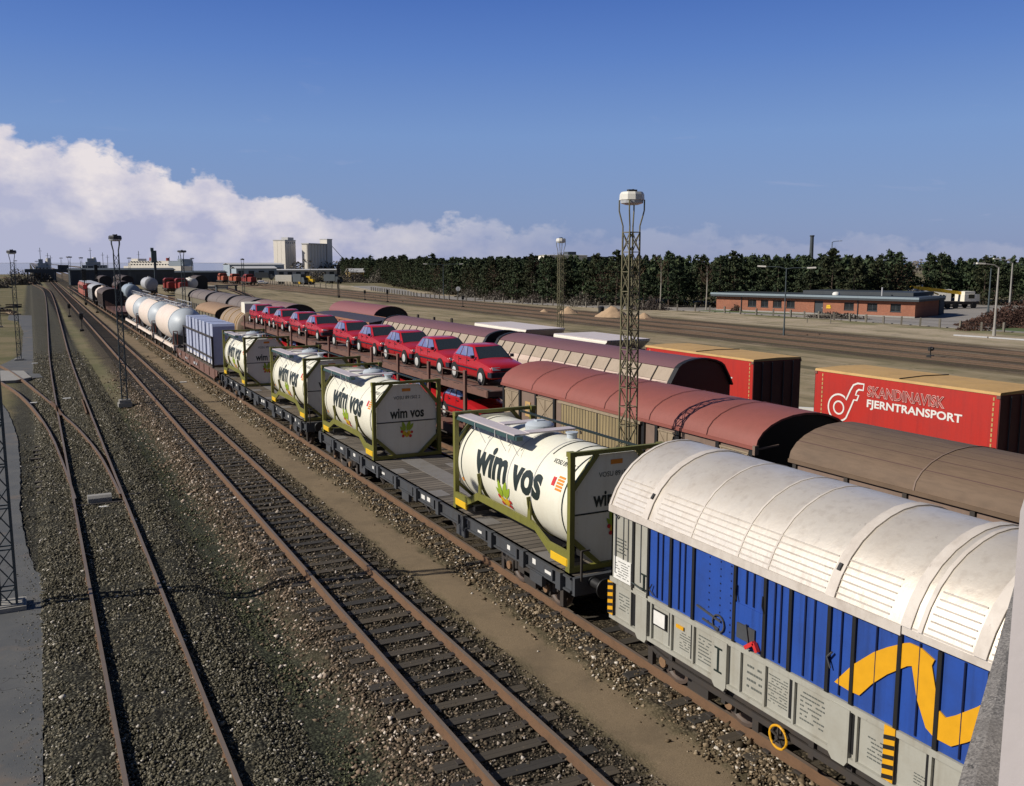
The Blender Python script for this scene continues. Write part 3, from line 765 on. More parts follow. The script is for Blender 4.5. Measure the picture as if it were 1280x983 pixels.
def axle_unit(parent, y, r=.48):
    b = MB()
    b.cyl((-.95,0,r), (.95,0,r), .08, n=8)
    for s in (-1, 1):
        b.xprism([(-.5,.95),(.5,.95),(.26,.28),(.16,.28),(.16,.6),(-.16,.6),(-.16,.28),(-.26,.28)], s*.98-.02, s*.98+.02)
        b.box(s*.9, s*1.1, -.15, .15, r-.12, r+.14)
        b.cyl((s*1.05,0,r), (s*1.16,0,r), .09, n=10, mi=1)
        for k in range(4): b.box(s*1.0-.05, s*1.0+.05, -.62+.1*k, .62-.1*k, .70-.03*k+.06, .725-.03*k+.06)
    o = b.build('axle_guard', [MAT['under'], MAT['hub']], parent); o.location = (0, y, 0)
    for s in (-1, 1): add_wheel(o, s*.76, 0, r)
    return o
def buffers(parent, y, d, z=1.05):
    for s in (-1, 1):
        b = MB(); b.cyl((s*.875, y, z), (s*.875, y+d*.32, z), .11, .09, n=12); b.cyl((s*.875, y+d*.32, z), (s*.875, y+d*.5, z), .06, n=10)
        b.lathe([(.21, 0), (.22, .02), (.12, .05)], (s*.875, y+d*.52, z), 'Y', 18)
        b.build('buffer', MAT['black'], parent, smooth=40)
    b = MB(); b.box(-.06, .06, y, y+d*.28, .95, 1.05); b.bar((0, y+d*.28, 1.0), (0, y+d*.42, .8), .09); b.box(-.12, .12, y+d*.40, y+d*.46, .62, .84)
    b.tube([(.35, y, .95), (.35, y+d*.2, .7), (.3, y+d*.42, .66)], .03, 6)
    b.build('coupling', MAT['under'], parent)

# ------------------------------------------------------------------ container flat wagon
def flat_wagon(y0, y1, label, loc_x=10.95, col='dgrey', low_sides=False):
    yc = (y0+y1)/2; L = (y1-y0)/2
    t = thing('container_wagon', label, 'freight wagon', (loc_x, yc, 0), 0, 'flat wagons carrying the tank containers')
    b = MB(); b.box(-1.22, 1.22, -L+.12, L-.12, 1.06, 1.14); b.build('deck', MAT['deck'], t)
    b = MB(); b.box(-.32, .32, -L+.2, L-.2, 1.14, 1.15)
    for k in range(6):
        yy = -L+1.6+k*(2*L-3.2)/5; b.box(-1.2, -.75, yy-.35, yy+.35, 1.14, 1.152); b.box(.75, 1.2, yy-.35, yy+.35, 1.14, 1.152)
    b.build('deck_plate', MAT['steelplate'], t)
    b = MB()
    for s in (-1, 1):
        b.box(s*1.22, s*1.30, -L+.1, L-.1, .84, 1.17); b.box(s*1.22, s*1.36, -L+.1, L-.1, 1.13, 1.17); b.box(s*1.22, s*1.36, -L+.1, L-.1, .84, .88)
        n = 12
        for k in range(n):
            yy = -L+.5+k*(2*L-1.0)/(n-1)
            b.box(s*1.30, s*1.42, yy-.10, yy+.10, .80, 1.19)
            b.box(s*1.30, s*1.38, yy+.3, yy+.36, .88, 1.13)
        for k in range(5):
            yy = -L+1.5+k*(2*L-3)/4; b.box(s*1.30, s*1.40, yy-.28, yy+.28, .62, .86)
    b.build('side_sill', MAT[col], t)
    b = MB()
    for s in (-1, 1): b.box(-1.3, 1.3, s*(L-.12), s*L, .78, 1.17)
    b.build('headstock', MAT[col], t)
    b = MB(); b.box(-.25, .25, -L+.2, L-.2, .72, 1.05); b.box(-.9, -.82, -L+3, L-3, .55, .8); b.box(.82, .9, -L+3, L-3, .55, .8)
    b.cyl((-.6,-1,.7), (-.6,.2,.7), .2, n=12); b.cyl((.5,1,.66), (.5,2.2,.66), .17, n=12)
    for k in range(4): b.bar((-1.0, -3+2*k, .45), (-1.0, -2.2+2*k, .8), .06)
    b.build('underframe', MAT['under'], t)
    plates = []
    for k, (yy, w, h) in enumerate([(L-.55,.16,.2),(L-2.9,.35,.1),(L-4.4,.3,.14),(L-6.4,.2,.12),(2.2,.34,.09),(-.6,.14,.16),(-1.2,.34,.16),(-1.62,.3,.16),(-4.2,.16,.14),(-5.0,.3,.08),(-L+3.0,.2,.14),(-L+1.75,.2,.2),(-L+1.05,.55,.09)]):
        w, h = w*.75, h*.75; plates.append((-1.308, -1.301, yy-w/2, yy+w/2, .93+.02*(k % 3), .93+.02*(k % 3)+h))
    each('label_plate', MAT['white'], t, plates)
    for e in (-1, 1):
        bogie(t, e*(L-2.4)); buffers(t, e*L, e)
    b = MB(); b.bar((-1.15,-L-.02,1.1), (-1.15,-L-.02,1.75), .04); b.bar((-1.15,-L-.02,1.75), (-.95,-L-.02,1.75), .03); b.build('hand_rail', MAT['under'], t)
    return t
flat_wagon(15.75, 34.95, 'dark grey flat wagon under the two tank containers next to the blue hooded wagon')
flat_wagon(36.9, 55.75, 'dark grey flat wagon under the two tank containers next to the wrapped packs')

# ------------------------------------------------------------------ tank containers
def tank_container():
    t = thing('tank_container', '', 'tank container', (0,0,0), 0, 'white tank containers in olive frames')
    Rk, zc, L = 1.165, 1.28, 3.03
    b = MB(); b.lathe([(.5,-L+.16),(Rk-.05,-L+.13),(Rk,-L+.22),(Rk,L-.22),(Rk-.05,L-.13),(.5,L-.16)], (0,0,zc), 'Y', 64); b.build('tank', MAT['cream'], t, smooth=35)
    def ring(y, w, r, name, m):
        q = MB(); n = 64; vs = []
        for yy in (y-w/2, y+w/2):
            for i in range(n):
                a = 2*PI*i/n; vs.append((r*math.cos(a), yy, zc+r*math.sin(a)))
        q.add(vs, [(i, (i+1) % n, n+(i+1) % n, n+i) for i in range(n)]); return q.build(name, m, t, smooth=60)
    for y, w in ((2.62,.05),(-2.60,.05)): ring(y, w, Rk+.006, 'seam_ring', MAT['letter'])
    for y in (1.49, -.02, -1.22): ring(y, .028, Rk+.006, 'strap', MAT['tankgrey'])
    # end frames: posts, beams, octagon bars
    for e in (-1, 1):
        b = MB(); ye = e*L
        for s in (-1, 1):
            b.box(s*1.22, s*1.10, ye, ye-e*.12, 0, 2.6); b.box(s*1.226, s*1.07, ye+e*.004, ye-e*.165, 0, .12); b.box(s*1.226, s*1.07, ye+e*.004, ye-e*.165, 2.5, 2.606)
            b.bar((s*1.12, ye-e*.06, 1.80), (s*.52, ye-e*.06, 2.52), .08, .10); b.bar((s*1.12, ye-e*.06, .70), (s*.42, ye-e*.06, .06), .08, .10)
        b.box(-1.1, 1.1, ye, ye-e*.1, 2.51, 2.6); b.box(-1.1, 1.1, ye, ye-e*.1, .0, .11)
        b.build('end_frame', MAT['olive'], t)
        b = MB(); b.zprism([(-.42,.07),(.42,.07),(1.06,.68),(1.06,1.78),(.46,2.48),(-.46,2.48),(-1.06,1.78),(-1.06,.68)], 0, .03)
        b.v = [(x, ye-e*(.10+z), y) for x, y, z in b.v]; o = b.build('end_panel', MAT['cream'], t)
        q = MB(); q.box(-1.06, 1.06, 0, .006, 1.20, 1.235); q.v = [(x, ye-e*(.094+.0*y)+e*y, z) for x, y, z in q.v]; q.build('panel_seam', MAT['letter'], o)
        sgn = 1 if e < 0 else -1
        def place(u0, v0): return lambda u, v, w: (sgn*(u0+u), ye-e*.092, v0+v)
        decal('lettering', text_mb('wim vos', 1.22, .34, bold=.03), place(-.59, 1.33), MAT['letter'], o)
        decal('small_lettering', text_mb('VOSU 891502 2', .95, .11), place(-.45, 1.98), MAT['letter'], o)
        q = MB(); q.box(-.15, .15, 0, .01, 2.24, 2.34); q.v = [(x, ye-e*.088, z) if y > .005 else (x, ye-e*.098, z) for x, y, z in q.v]; q.build('data_plate', MAT['orange'], o)
        fruit(o, lambda u, v: (sgn*u*.9, ye-e*.09, .93+v*.9))
    # side frames, feet with yellow plates, saddles
    for s in (-1, 1):
        b = MB()
        b.xprism([(L-.12,.16),(L-.12,.45),(2.15,.45),(1.55,.72),(-1.35,.72),(-2.1,.45),(-L+.12,.45),(-L+.12,.16),(-2.25,.16),(-1.5,.54),(1.5,.54),(2.2,.24),(2.2,.16)], s*1.16, s*1.22)
        b.build('side_frame', MAT['olive'], t)
        for y in (1.45, -1.18):
            q = MB(); pts = []
            for k in range(7):
                a = -1.05+k*.17; pts.append(((Rk+.015)*math.cos(a)*s, zc+(Rk+.015)*math.sin(a)))
            for (xa, za), (xb, zb) in zip(pts[:-1], pts[1:]): q.bar((xa, y, za), (xb, y, zb), .16, .03)
            q.xprism([(y-.09,.6),(y+.09,.6),(y+.04,1.15),(y-.04,1.15)], s*1.165, s*1.2)
            q.build('saddle', MAT['olive'], t)
        for y in (2.55, -2.58):
            q = MB(); q.box(s*1.222, s*1.232, y-.33, y+.33, .13, .27); q.box(s*1.18, s*1.222, y-.36, y+.36, .11, .29); q.build('foot_plate', MAT['yellow'], t)
    b = MB()
    for y in (-2.0, 2.0): b.box(-1.1, 1.1, y-.08, y+.08, .12, .26)
    b.box(-.5, .5, -2.9, 2.9, .05, .18); b.build('under_cradle', MAT['black'], t)
    # top walkway, cross planks, manhole
    b = MB(); b.box(-1.14, -.74, -.35, L-.06, 2.50, 2.535); b.box(-.74, .55, -.35, -.02, 2.515, 2.55); b.box(-.74, .3, .95, 1.3, 2.515, 2.55)
    b.build('walkway', MAT['lilac'], t)
    b = MB()
    for k in range(4): b.box(-1.17+.004*k, -1.14+.004*k, -.35, L-.1, 2.41+.024*k, 2.424+.024*k)
    b.box(-1.165, -1.155, -.4, L-.1, 2.40, 2.5); b.box(-1.15, -.98, -.48, -.35, 2.40, 2.50); b.build('walkway_skirt', MAT['teal'], t)
    b = MB()
    for y in (1.49, .35, -.3):
        b.tube([(-1.15, y+.2, 2.42), (-1.0, y, 2.0)], .007, 5); b.bar((-1.17, y+.25, 2.5), (-1.17, y+.25, 2.32), .03)
    b.build('stay_rods', MAT['tankgrey'], t)
    b = MB(); b.lathe([(.36,0),(.36,.2),(.3,.26),(.1,.3)], (0,.48,2.36), 'Z', 20); b.box(-.12,.12,.4,.56,2.62,2.68); b.build('manhole', MAT['silogrey'], t, smooth=40); b = MB(); b.cyl((.1,-.9,2.4), (.1,-.9,2.56), .12, n=12); b.cyl((.1,-.9,2.56), (.1,-.9,2.59), .15, n=12); b.build('valve_cap', MAT['silogrey'], t, smooth=40)
    b = MB()
    for y in (-2.0, -1.4): b.tube([(math.cos(a)*1.175, y, zc+1.175*math.sin(a)) for a in np.linspace(.9, 2.2, 10)], .011, 5)
    b.bar((.75,-2.95,2.5), (.75,2.95,2.5), .05); b.build('top_rails', MAT['letter'], t)
    # side lettering bent round the tank
    def wrap(s, y0, t0):
        def f(u, v, w):
            a = t0 + v/Rk; r = Rk+.008
            return (s*r*math.cos(a), s*(u) + y0 if s > 0 else y0-u, zc+r*math.sin(a))
        return f
    for s in (-1, 1):
        k = -s
        decal('lettering', text_mb('wim vos', 3.45, .80, bold=.038), wrap(s, k*1.82, -.05), MAT['letter'], t, .06)
        decal('small_lettering', text_mb('VOSU 891502 2', 1.0, .12), wrap(s, k*-1.62, .78), MAT['letter'], t, .06)
        decal('red_sign', poly_uv([[(0,0),(.13,0),(.13,.2),(0,.2)]]), wrap(s, k*-2.0, .36), MAT['red_mark'], t, .06)
        decal('orange_sign', poly_uv([[(0,q*.07),(.26,q*.07),(.26,q*.07+.05),(0,q*.07+.05)] for q in range(5)]), wrap(s, k*-2.2, .30), MAT['orange'], t, .06)
        decal('hazard_mark', poly_uv([[(0,0),(.14,.05),(.1,.14),(-.02,.1)]]), wrap(s, k*2.72, -.45), MAT['orange'], t, .06)
        fruit(t, lambda u, v, s=s, k=k: ((lambda a: (s*(Rk+.01)*math.cos(a), (k*.22+(1 if s > 0 else -1)*u*1.35), zc+(Rk+.01)*math.sin(a)))(-.25+(v-.05)*1.1/Rk)), .06)
    return t
def leafpoly(cx, cy, ang, l, w, n=7):
    p = []
    for i in range(2*n):
        q = i/n if i < n else (2*n-i)/n
        wd = w*math.sin(PI*min(1, max(0, q)))**.8 * (1 if i < n else -1)
        p.append((cx + l*q*math.cos(ang) - wd*math.sin(ang), cy + l*q*math.sin(ang) + wd*math.cos(ang)))
    return p
def fruit(parent, f, sl=None):
    """posy of fruit and leaves used as an emblem"""
    e = lambda x, y, r, k=10: [(x+r*math.cos(2*PI*i/k), y+r*math.sin(2*PI*i/k)) for i in range(k)]
    parts = [('emblem_leaves', MAT['leafy'], [leafpoly(0,-.05,1.25,.42,.075), leafpoly(-.06,-.05,1.85,.40,.07), leafpoly(.06,-.05,.95,.36,.06), leafpoly(-.1,-.08,2.2,.28,.05)]),
             ('emblem_fruit', MAT['yellow'], [e(-.10,-.13,.085), e(.08,-.12,.08), e(0,-.2,.085)]),
             ('emblem_berries', MAT['red_mark'], [e(-.2,-.06,.055), e(-.15,-.23,.055), e(.14,-.24,.06), e(.2,-.1,.05)])]
    for i, (nm, m, ps) in enumerate(parts):
        decal(nm, poly_uv(ps), lambda u, v, w, i=i: tuple(c*(1+.0012*(i+1)) if j == 0 else c for j, c in enumerate(f(u, v))) if sl else (f(u, v)[0], f(u, v)[1]*(1+.0006*(i+1)), f(u, v)[2]), m, parent, sl)
MAT['leafy'] = flat('emblem_green', (.30,.42,.03), .5)
tank0 = tank_container()
tanks = [(19.13, 'white tank container next to the blue and silver hooded wagon'), (31.75, 'white tank container facing the long empty stretch of board deck'), (40.4, 'white tank container at the bridge end of the second flat wagon'), (52.5, 'white tank container next to the pale blue wrapped packs')]
for i, (y, lab) in enumerate(tanks):
    o = tank0 if i == 0 else dup(tank0, (0,0,0))
    o.location = (10.95, y, 1.165); o['label'] = lab

# ------------------------------------------------------------------ blue wagon with silver sliding hoods
def hooded_wagon():
    t = thing('hooded_wagon', 'blue and grey wagon with round silver sliding hoods and an orange zigzag', 'freight wagon', (10.95, 7.0, 0))
    Y = lambda y: y-7.0
    y0, y1 = Y(-.6), Y(14.1)
    half = [(-1.53,3.16),(-1.50,3.24),(-1.40,3.46),(-1.24,3.70),(-1.04,3.90),(-.80,4.06),(-.52,4.18),(-.26,4.25),(0,4.27)]
    prof = half + [(-x, z) for x, z in half[-2::-1]]
    hoods = [(Y(7.52), y1+.03, 0), (y0, Y(7.50), .035)]
    for ya, yb, up in hoods:
        p = [(x*(1+up*.6), z+up) for x, z in prof]
        b = MB(); b.shell(p, ya, yb, .03); h = b.build('hood', MAT['hood'], t, smooth=35)
        bands = [(13.0,.16),(8.7,.16)] if up == 0 else [(6.42,.17),(3.0,.16),(.2,.16)]
        for yy, w in bands:
            q = MB(); q.shell([(x*1.016, z+.018+.0*x) for x, z in p], Y(yy)-w/2, Y(yy)+w/2, .02); bd = q.build('hood_band', MAT['hoodtrim'], h, smooth=35)
            q = MB(); q.bar((-1.405, Y(yy), 3.53), (-1.345, Y(yy), 3.62), .05, .03); q.build('latch', MAT['black'], bd)
        seams = [11.73, 10.59, 9.93] if up == 0 else [5.3, 4.2]
        for yy in seams:
            q = MB(); q.shell([(x*1.006, z+.008) for x, z in p], Y(yy)-.018, Y(yy)+.018, .012); q.build('hood_seam', MAT['hoodtrim'], h, smooth=35)
        for k in range(6):
            f = k/5; z = 3.25+f*.42; x = float(np.interp(z, [q_[1] for q_ in half], [q_[0] for q_ in half]))
            segs = ([(Y(12.9)+.02, y1-.12), (Y(8.8)+.02, Y(12.9)-.16), (Y(7.75), Y(8.62))] if up == 0 else [(Y(6.55), Y(7.15)), (Y(3.1), Y(6.3)), (Y(.3), Y(2.9))])
            q = MB()
            for a, c in segs: q.bar((x*(1+up*.6)-.004, a, z+up+.004), (x*(1+up*.6)-.004, c, z+up+.004), .016, .016)
            q.build('hood_rib', MAT['hoodtrim'], h)
        q = MB()
        for s in (-1, 1): q.box(s*1.56, s*1.46, ya, yb, 3.06+up, 3.19+up)
        q.build('hood_gutter', MAT['hoodtrim'], h)
        q = MB(); q.shell([(x*1.012, z+.014) for x, z in p], (yb-.05 if up == 0 else yb-.14), yb+(.012 if up == 0 else .012), .03)
        if up: q.shell([(x*1.012, z+.014) for x, z in p], yb-.30, yb-.24, .02)
        q.build('hood_edge', MAT['hoodtrim'], h, smooth=35)
    b = MB(); b.box(-1.5, 1.5, y1-.05, y1, 1.0, 3.2); b.prism([(x*.97, z*.985) for x, z in prof], y1-.06, y1-.01); b.build('end_wall', MAT['grey'], t)
    b = MB(); b.box(-1.5, 1.5, y0, y0+.05, 1.0, 3.2); b.prism([(x*.97, z*.985) for x, z in prof], y0+.01, y0+.06); b.build('end_wall', MAT['grey'], t)
    # blue sides: flat sheet with standing ribs
    for s in (-1, 1):
        X = s*1.5
        b = MB(); b.box(X, s*1.45, y0+.05, Y(12.87), 1.80, 3.06)
        ys = np.arange(12.87, -.4, -.115)
        side = b.build('side_panel', MAT['blue'], t)
        stops = [12.25, 11.64, 10.62, 9.95, 9.43, 8.7, 8.27, 7.54, 6.96, 6.3, 5.6, 4.9, 4.2, 3.4, 2.6, 1.8, 1.0]
        each('panel_post', MAT['black'], side, [(X, X+s*.035, Y(c)-.03, Y(c)+.03, 1.80, 3.06) for c in stops])
        q = MB()
        edges = [12.87] + stops
        for a, c in zip(edges[:-1], edges[1:]):
            for f in ((.38, .62) if c > 8.5 else (.5,)):
                yy = a+(c-a)*f
                if abs(c-9.95) < .01: z0 = 2.5
                else: z0 = 1.84
                q.box(X, X+s*.022, Y(yy)-.012, Y(yy)+.012, z0, 3.05)
        q.build('panel_rib', MAT['bluedark'], side)
        q = MB(); q.box(X+s*.002, X+s*.02, Y(10.66), Y(9.98), 1.82, 2.46); q.box(X+s*.002, X+s*.025, Y(11.3), Y(10.66), 1.82, 3.05); q.build('smooth_panel', MAT['blue'], side)
        q = MB()
        for zz in np.arange(1.92, 3.0, .12):
            for yy in (11.22, 10.95, 10.7): q.box(X+s*.025, X+s*.031, Y(yy)-.012, Y(yy)+.012, zz-.012, zz+.012)
        q.build('rivets', MAT['bluedark'], side)
        q = MB(); q.tube([(X+s*.05, Y(8.62), 2.18), (X+s*.06, Y(8.68), 2.32), (X+s*.05, Y(8.60), 2.42)], .014, 6); q.build('handle', MAT['dgrey'], side)
        q = MB()
        for a, c in ((10.58,3.0),(9.98,3.0)):
            q.tube([(X+s*.04, Y(a), 2.75), (X+s*.05, Y(a)-s*0, 2.6), (X+s*.04, Y(a)-.03, 2.5)], .012, 5)
        q.tube([(X+s*.04, Y(12.75), 2.05), (X+s*.06, Y(12.8), 1.95), (X+s*.04, Y(12.7), 1.86)], .012, 5)
        q.build('lock_rod', MAT['black'], side)
        # mechanism with crank below the smooth panel
        q = MB(); q.bar((X+s*.04, Y(11.5), 2.10), (X+s*.04, Y(10.9), 2.02), .03); q.bar((X+s*.04, Y(11.35), 1.92), (X+s*.04, Y(10.95), 1.88), .03)
        for k in range(12):
            a = 2*PI*k/12; a2 = 2*PI*(k+1)/12; q.bar((X+s*.05, Y(10.95)+.14*math.cos(a), 1.98+.14*math.sin(a)), (X+s*.05, Y(10.95)+.14*math.cos(a2), 1.98+.14*math.sin(a2)), .02)
        q.box(X+s*.02, X+s*.05, Y(10.52), Y(10.12), 1.92, 2.16); q.bar((X+s*.06, Y(10.3), 2.2), (X+s*.06, Y(10.22), 1.86), .03)
        q.build('crank_gear', MAT['dgrey'], side)
        q = MB(); q.bar((X+s*.07, Y(10.28), 1.84), (X+s*.07, Y(10.10), 1.98), .06); q.bar((X+s*.07, Y(10.10), 1.98), (X+s*.07, Y(10.02), 1.86), .06); q.build('red_lever', MAT['red_mark'], side)
        # grey end bay with its door and plates
        q = MB(); q.box(X, s*1.44, Y(12.88), y1, 1.72, 3.08); gb = q.build('end_bay', MAT['grey'], t)
        r = MB(); r.box(X, X+s*.03, Y(13.40), Y(13.34), 1.74, 3.06); r.box(X, X+s*.03, Y(12.93), Y(12.88), 1.74, 3.06); r.build('bay_post', MAT['black'], gb)
        r = MB()
        for c in (13.55, 13.7, 13.15): r.box(X, X+s*.012, Y(c)-.01, Y(c)+.01, 1.95, 3.04)
        r.tube([(X+s*.03, Y(13.96), 3.04), (X+s*.04, Y(13.9), 2.98), (X+s*.03, Y(13.84), 3.03)], .014, 5); r.box(X, X+s*.02, Y(13.96), Y(13.93), 1.9, 3.04); r.build('bay_rib', MAT['dgrey'], gb)
        r = MB(); r.box(X, X+s*.018, Y(13.99), Y(13.44), 1.80, 2.22); pl = r.build('data_plate', MAT['white'], gb)
        marks(pl, X+s*.02, Y(13.94), Y(13.5), 1.84, 2.18, s, 7)
        marks(gb, X+s*.014, Y(13.9), Y(13.6), 2.3, 2.62, s, 5)
        r = MB(); ib(r, X+s*.016, Y(13.03), 1.88, 2.12, s); r.tube([(X+s*.05, Y(13.36), 1.9), (X+s*.05, Y(13.0), 1.86)], .016, 6); r.build('jack_symbol', MAT['letter'], gb)
        # grey solebar band
        q = MB(); q.box(X-s*.02, s*1.36, y0+.05, y1, 1.02, 1.80); q.box(X-s*.03, X+s*.03, y0+.05, y1, 1.70, 1.79); q.box(X-s*.03, X+s*.035, y0+.05, y1, .97, 1.04); band_ = q.build('solebar', MAT['grey'], t)
        bp_ = []
        for c in (13.42, 13.2, 12.78, 12.2, 11.6, 11.1, 10.45, 9.9, 9.3, 8.6, 8.15, 7.6, 7.0, 6.2, 5.4, 4.5, 3.6, 2.6, 1.5):
            bp_.append((X-s*.015, X+s*.028, Y(c)-.02, Y(c)+.02, 1.04, 1.70))
        each('band_post', MAT['grey'], band_, bp_)
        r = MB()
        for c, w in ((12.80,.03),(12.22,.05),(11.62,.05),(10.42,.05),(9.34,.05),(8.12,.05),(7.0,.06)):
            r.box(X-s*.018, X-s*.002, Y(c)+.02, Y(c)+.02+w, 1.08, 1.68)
        r.box(X-s*.018, X-s*.001, Y(13.40), Y(13.22), 1.06, 1.66); r.box(X-s*.018, X-s*.001, Y(8.3), Y(8.18), 1.1, 1.66); r.build('recess_shade', MAT['black'], band_)  # black strips on the face stand in for shade inside recesses
        for c in (13.05, 10.9, 8.42):                               # hopper legs hanging below the band
            r = MB(); r.xprism([(Y(c)+.17,1.72),(Y(c)+.17,.98),(Y(c)+.10,.90),(Y(c)-.12,.90),(Y(c)-.17,.98),(Y(c)-.17,1.72)], X-s*.02, X+s*.05); r.build('door_lever_box', MAT['grey'], band_)
        r = MB(); r.box(X+s*.0, X+s*.02, Y(12.73), Y(12.35), 1.32, 1.62); wl = r.build('label_clip', MAT['black'], band_)
        r = MB(); r.box(X+s*.02, X+s*.026, Y(12.70), Y(12.38), 1.35, 1.60); r.build('paper_label', MAT['white'], wl)
        r = MB(); r.box(X-s*.01, X+s*.012, Y(12.08), Y(11.88), 1.50, 1.56); r.build('yellow_label', MAT['amber'], band_)
        for (a, c, z0, z1, n) in ((12.0,11.65,1.14,1.46,5),(11.5,10.95+.2,1.12,1.60,6),(10.32,9.98,1.14,1.58,2),(9.85,9.45,1.14,1.6,8),(9.2,8.75,1.14,1.62,5),(7.98,7.66,1.16,1.5,4),(7.25,7.05,1.2,1.36,2),(13.85,13.5,1.2,1.55,4)):
            marks(band_, X-s*.016, Y(a), Y(c), z0, z1, s, n+2)
        r = MB(); ib(r, X+s*.056, Y(10.92), 1.2, 1.56, s); r.build('jack_symbol', MAT['letter'], band_)
        for c, z0, z1, nm in ((14.06,1.05,1.70,'hazard_stripes'),(7.60,1.06,1.80,'hazard_stripes')):
            r = MB(); r.box(X+s*.036, X+s*.046, Y(c)-.085, Y(c)+.085, z0, z1); hz = r.build(nm, MAT['amber'], band_)
            r = MB(); zz = z0
            while zz < z1-.08:
                r.xprism([(Y(c)+.086, zz), (Y(c)-.086, zz+.05), (Y(c)-.086, zz+.11), (Y(c)+.086, zz+.06)], X+s*.046, X+s*.049); zz += .135
            r.build('black_stripe', MAT['black'], hz)
        if s < 0:
            Z = [(8.56,2.0),(8.27,2.36),(7.94,2.67),(7.73,2.82),(7.48,2.97),(7.41,3.0),(7.24,3.0),(7.04,2.92),(7.07,2.84),(6.97,2.46),(6.93,2.32),(6.84,2.27),(6.71,2.36),(6.44,2.59),(6.1,2.95),(5.75,3.0),(5.9,2.75),(6.25,2.35),(6.54,2.1),(6.74,1.95),(6.88,1.95),(6.97,1.95),(7.1,2.02),(7.25,2.33),(7.35,2.72),(7.42,2.69),(7.71,2.46),(7.93,2.24),(8.13,1.99),(8.3,1.98)]
            r = MB(); r.xprism([(Y(a), z) for a, z in Z], X-.024, X-.003); r.build('zigzag_emblem', MAT['amber'], side)
            # posts pass in front of the emblem
            each('panel_post', MAT['black'], side, [(X-.036, X-.02, Y(c)-.022, Y(c)+.022, 1.85, 3.05) for c in (8.27, 7.54, 6.96, 6.3)])
            r = MB()
            for c in (8.485, 7.905, 7.25, 6.63): r.box(X-.0265, X-.02, Y(c)-.006, Y(c)+.006, 1.85, 3.05)
            r.build('panel_rib', MAT['bluedark'], side)
    # underframe, brake gear, hand wheel
    b = MB()
    for s in (-1, 1):
        b.box(s*1.30, s*1.38, y0+.1, y1-.1, .78, .96); b.box(s*1.42, s*1.46, Y(12.4), y0+2, .70, .80); b.bar((s*1.4, Y(13.2), .86), (s*1.4, Y(12.4), .74), .05)
        for c in (12.3, 10.9, 9.0, 8.3, 7.2, 5.5): b.box(s*1.36, s*1.44, Y(c)-.05, Y(c)+.05, .62, .98)
        for c in np.arange(13.4, .5, -1.3): b.bar((s*1.34, Y(c), .95), (s*1.2, Y(c)-.4, .6), .05)
    b.box(-.2, .2, y0+.2, y1-.2, .6, 1.0); b.box(-1.3, 1.3, y0+.2, y0+.4, .7, 1.05); b.box(-1.3, 1.3, y1-.3, y1-.05, .7, 1.05); b.box(-1.28, 1.28, y0+.3, y1-.3, .99, 1.03)
    b.cyl((-.9, Y(8.0), .62), (-.9, Y(7.2), .62), .22, n=14); b.build('underframe', MAT['under'], t)
    b = MB(); n = 28; cy, cz, r = Y(9.57), .70, .175
    for k in range(n):
        a, a2 = 2*PI*k/n, 2*PI*(k+1)/n
        b.cyl((-1.52, cy+r*math.cos(a), cz+r*math.sin(a)), (-1.52, cy+r*math.cos(a2), cz+r*math.sin(a2)), .02, n=6)
    hw = b.build('hand_wheel', MAT['amber'], t, smooth=60)
    b = MB()
    for k in range(5): b.bar((-1.52, cy, cz), (-1.52, cy+r*math.cos(2*PI*k/5+.3), cz+r*math.sin(2*PI*k/5+.3)), .025)
    b.cyl((-1.56, cy, cz), (-1.3, cy, cz), .035, n=8); b.build('spokes', MAT['under'], hw)
    for yy in (12.0, 1.9): bogie(t, Y(yy))
    buffers(t, y1, 1); buffers(t, y0, -1)
    b = MB(); b.box(-1.05, -.4, y1+.02, y1+.06, 1.24, 1.38); w = b.build('end_hazard_bar', MAT['amber'], t)
    b = MB()
    for k in range(5): b.xprism([(0,0),(.005,0),(.005,.14),(0,.14)], -1.0+k*.13, -.94+k*.13)
    b.v = [(x, y+y1+.058, z+1.24) for x, y, z in b.v]; b.build('black_stripe', MAT['black'], w)
    return t
def marks(parent, x, ya, yb, z0, z1, s, n):
    """rows of small stencilled figures, too small to read"""
    b = MB(); h = (z1-z0)/n
    for k in range(n):
        y = ya; z = z1-(k+.5)*h
        while y > yb+.02:
            w = random.choice((.02,.035,.05))
            if random.random() < .8: b.box(x-.002, x+.004, y-w, y, z-h*.16, z+h*.14)
            y -= w+.014
    if b.f: b.build('stencil_rows', MAT['dash'], parent)
def ib(b, x, y, z0, z1, s):
    b.box(x, x+s*.006, y-.02, y+.02, z0, z1); b.box(x, x+s*.006, y-.09, y+.09, z0-.03, z0); b.box(x, x+s*.006, y-.09, y+.09, z1, z1+.03)
MAT['bluedark'] = flat('blue_rib_dark', (.006,.013,.06), .5)
hooded_wagon()
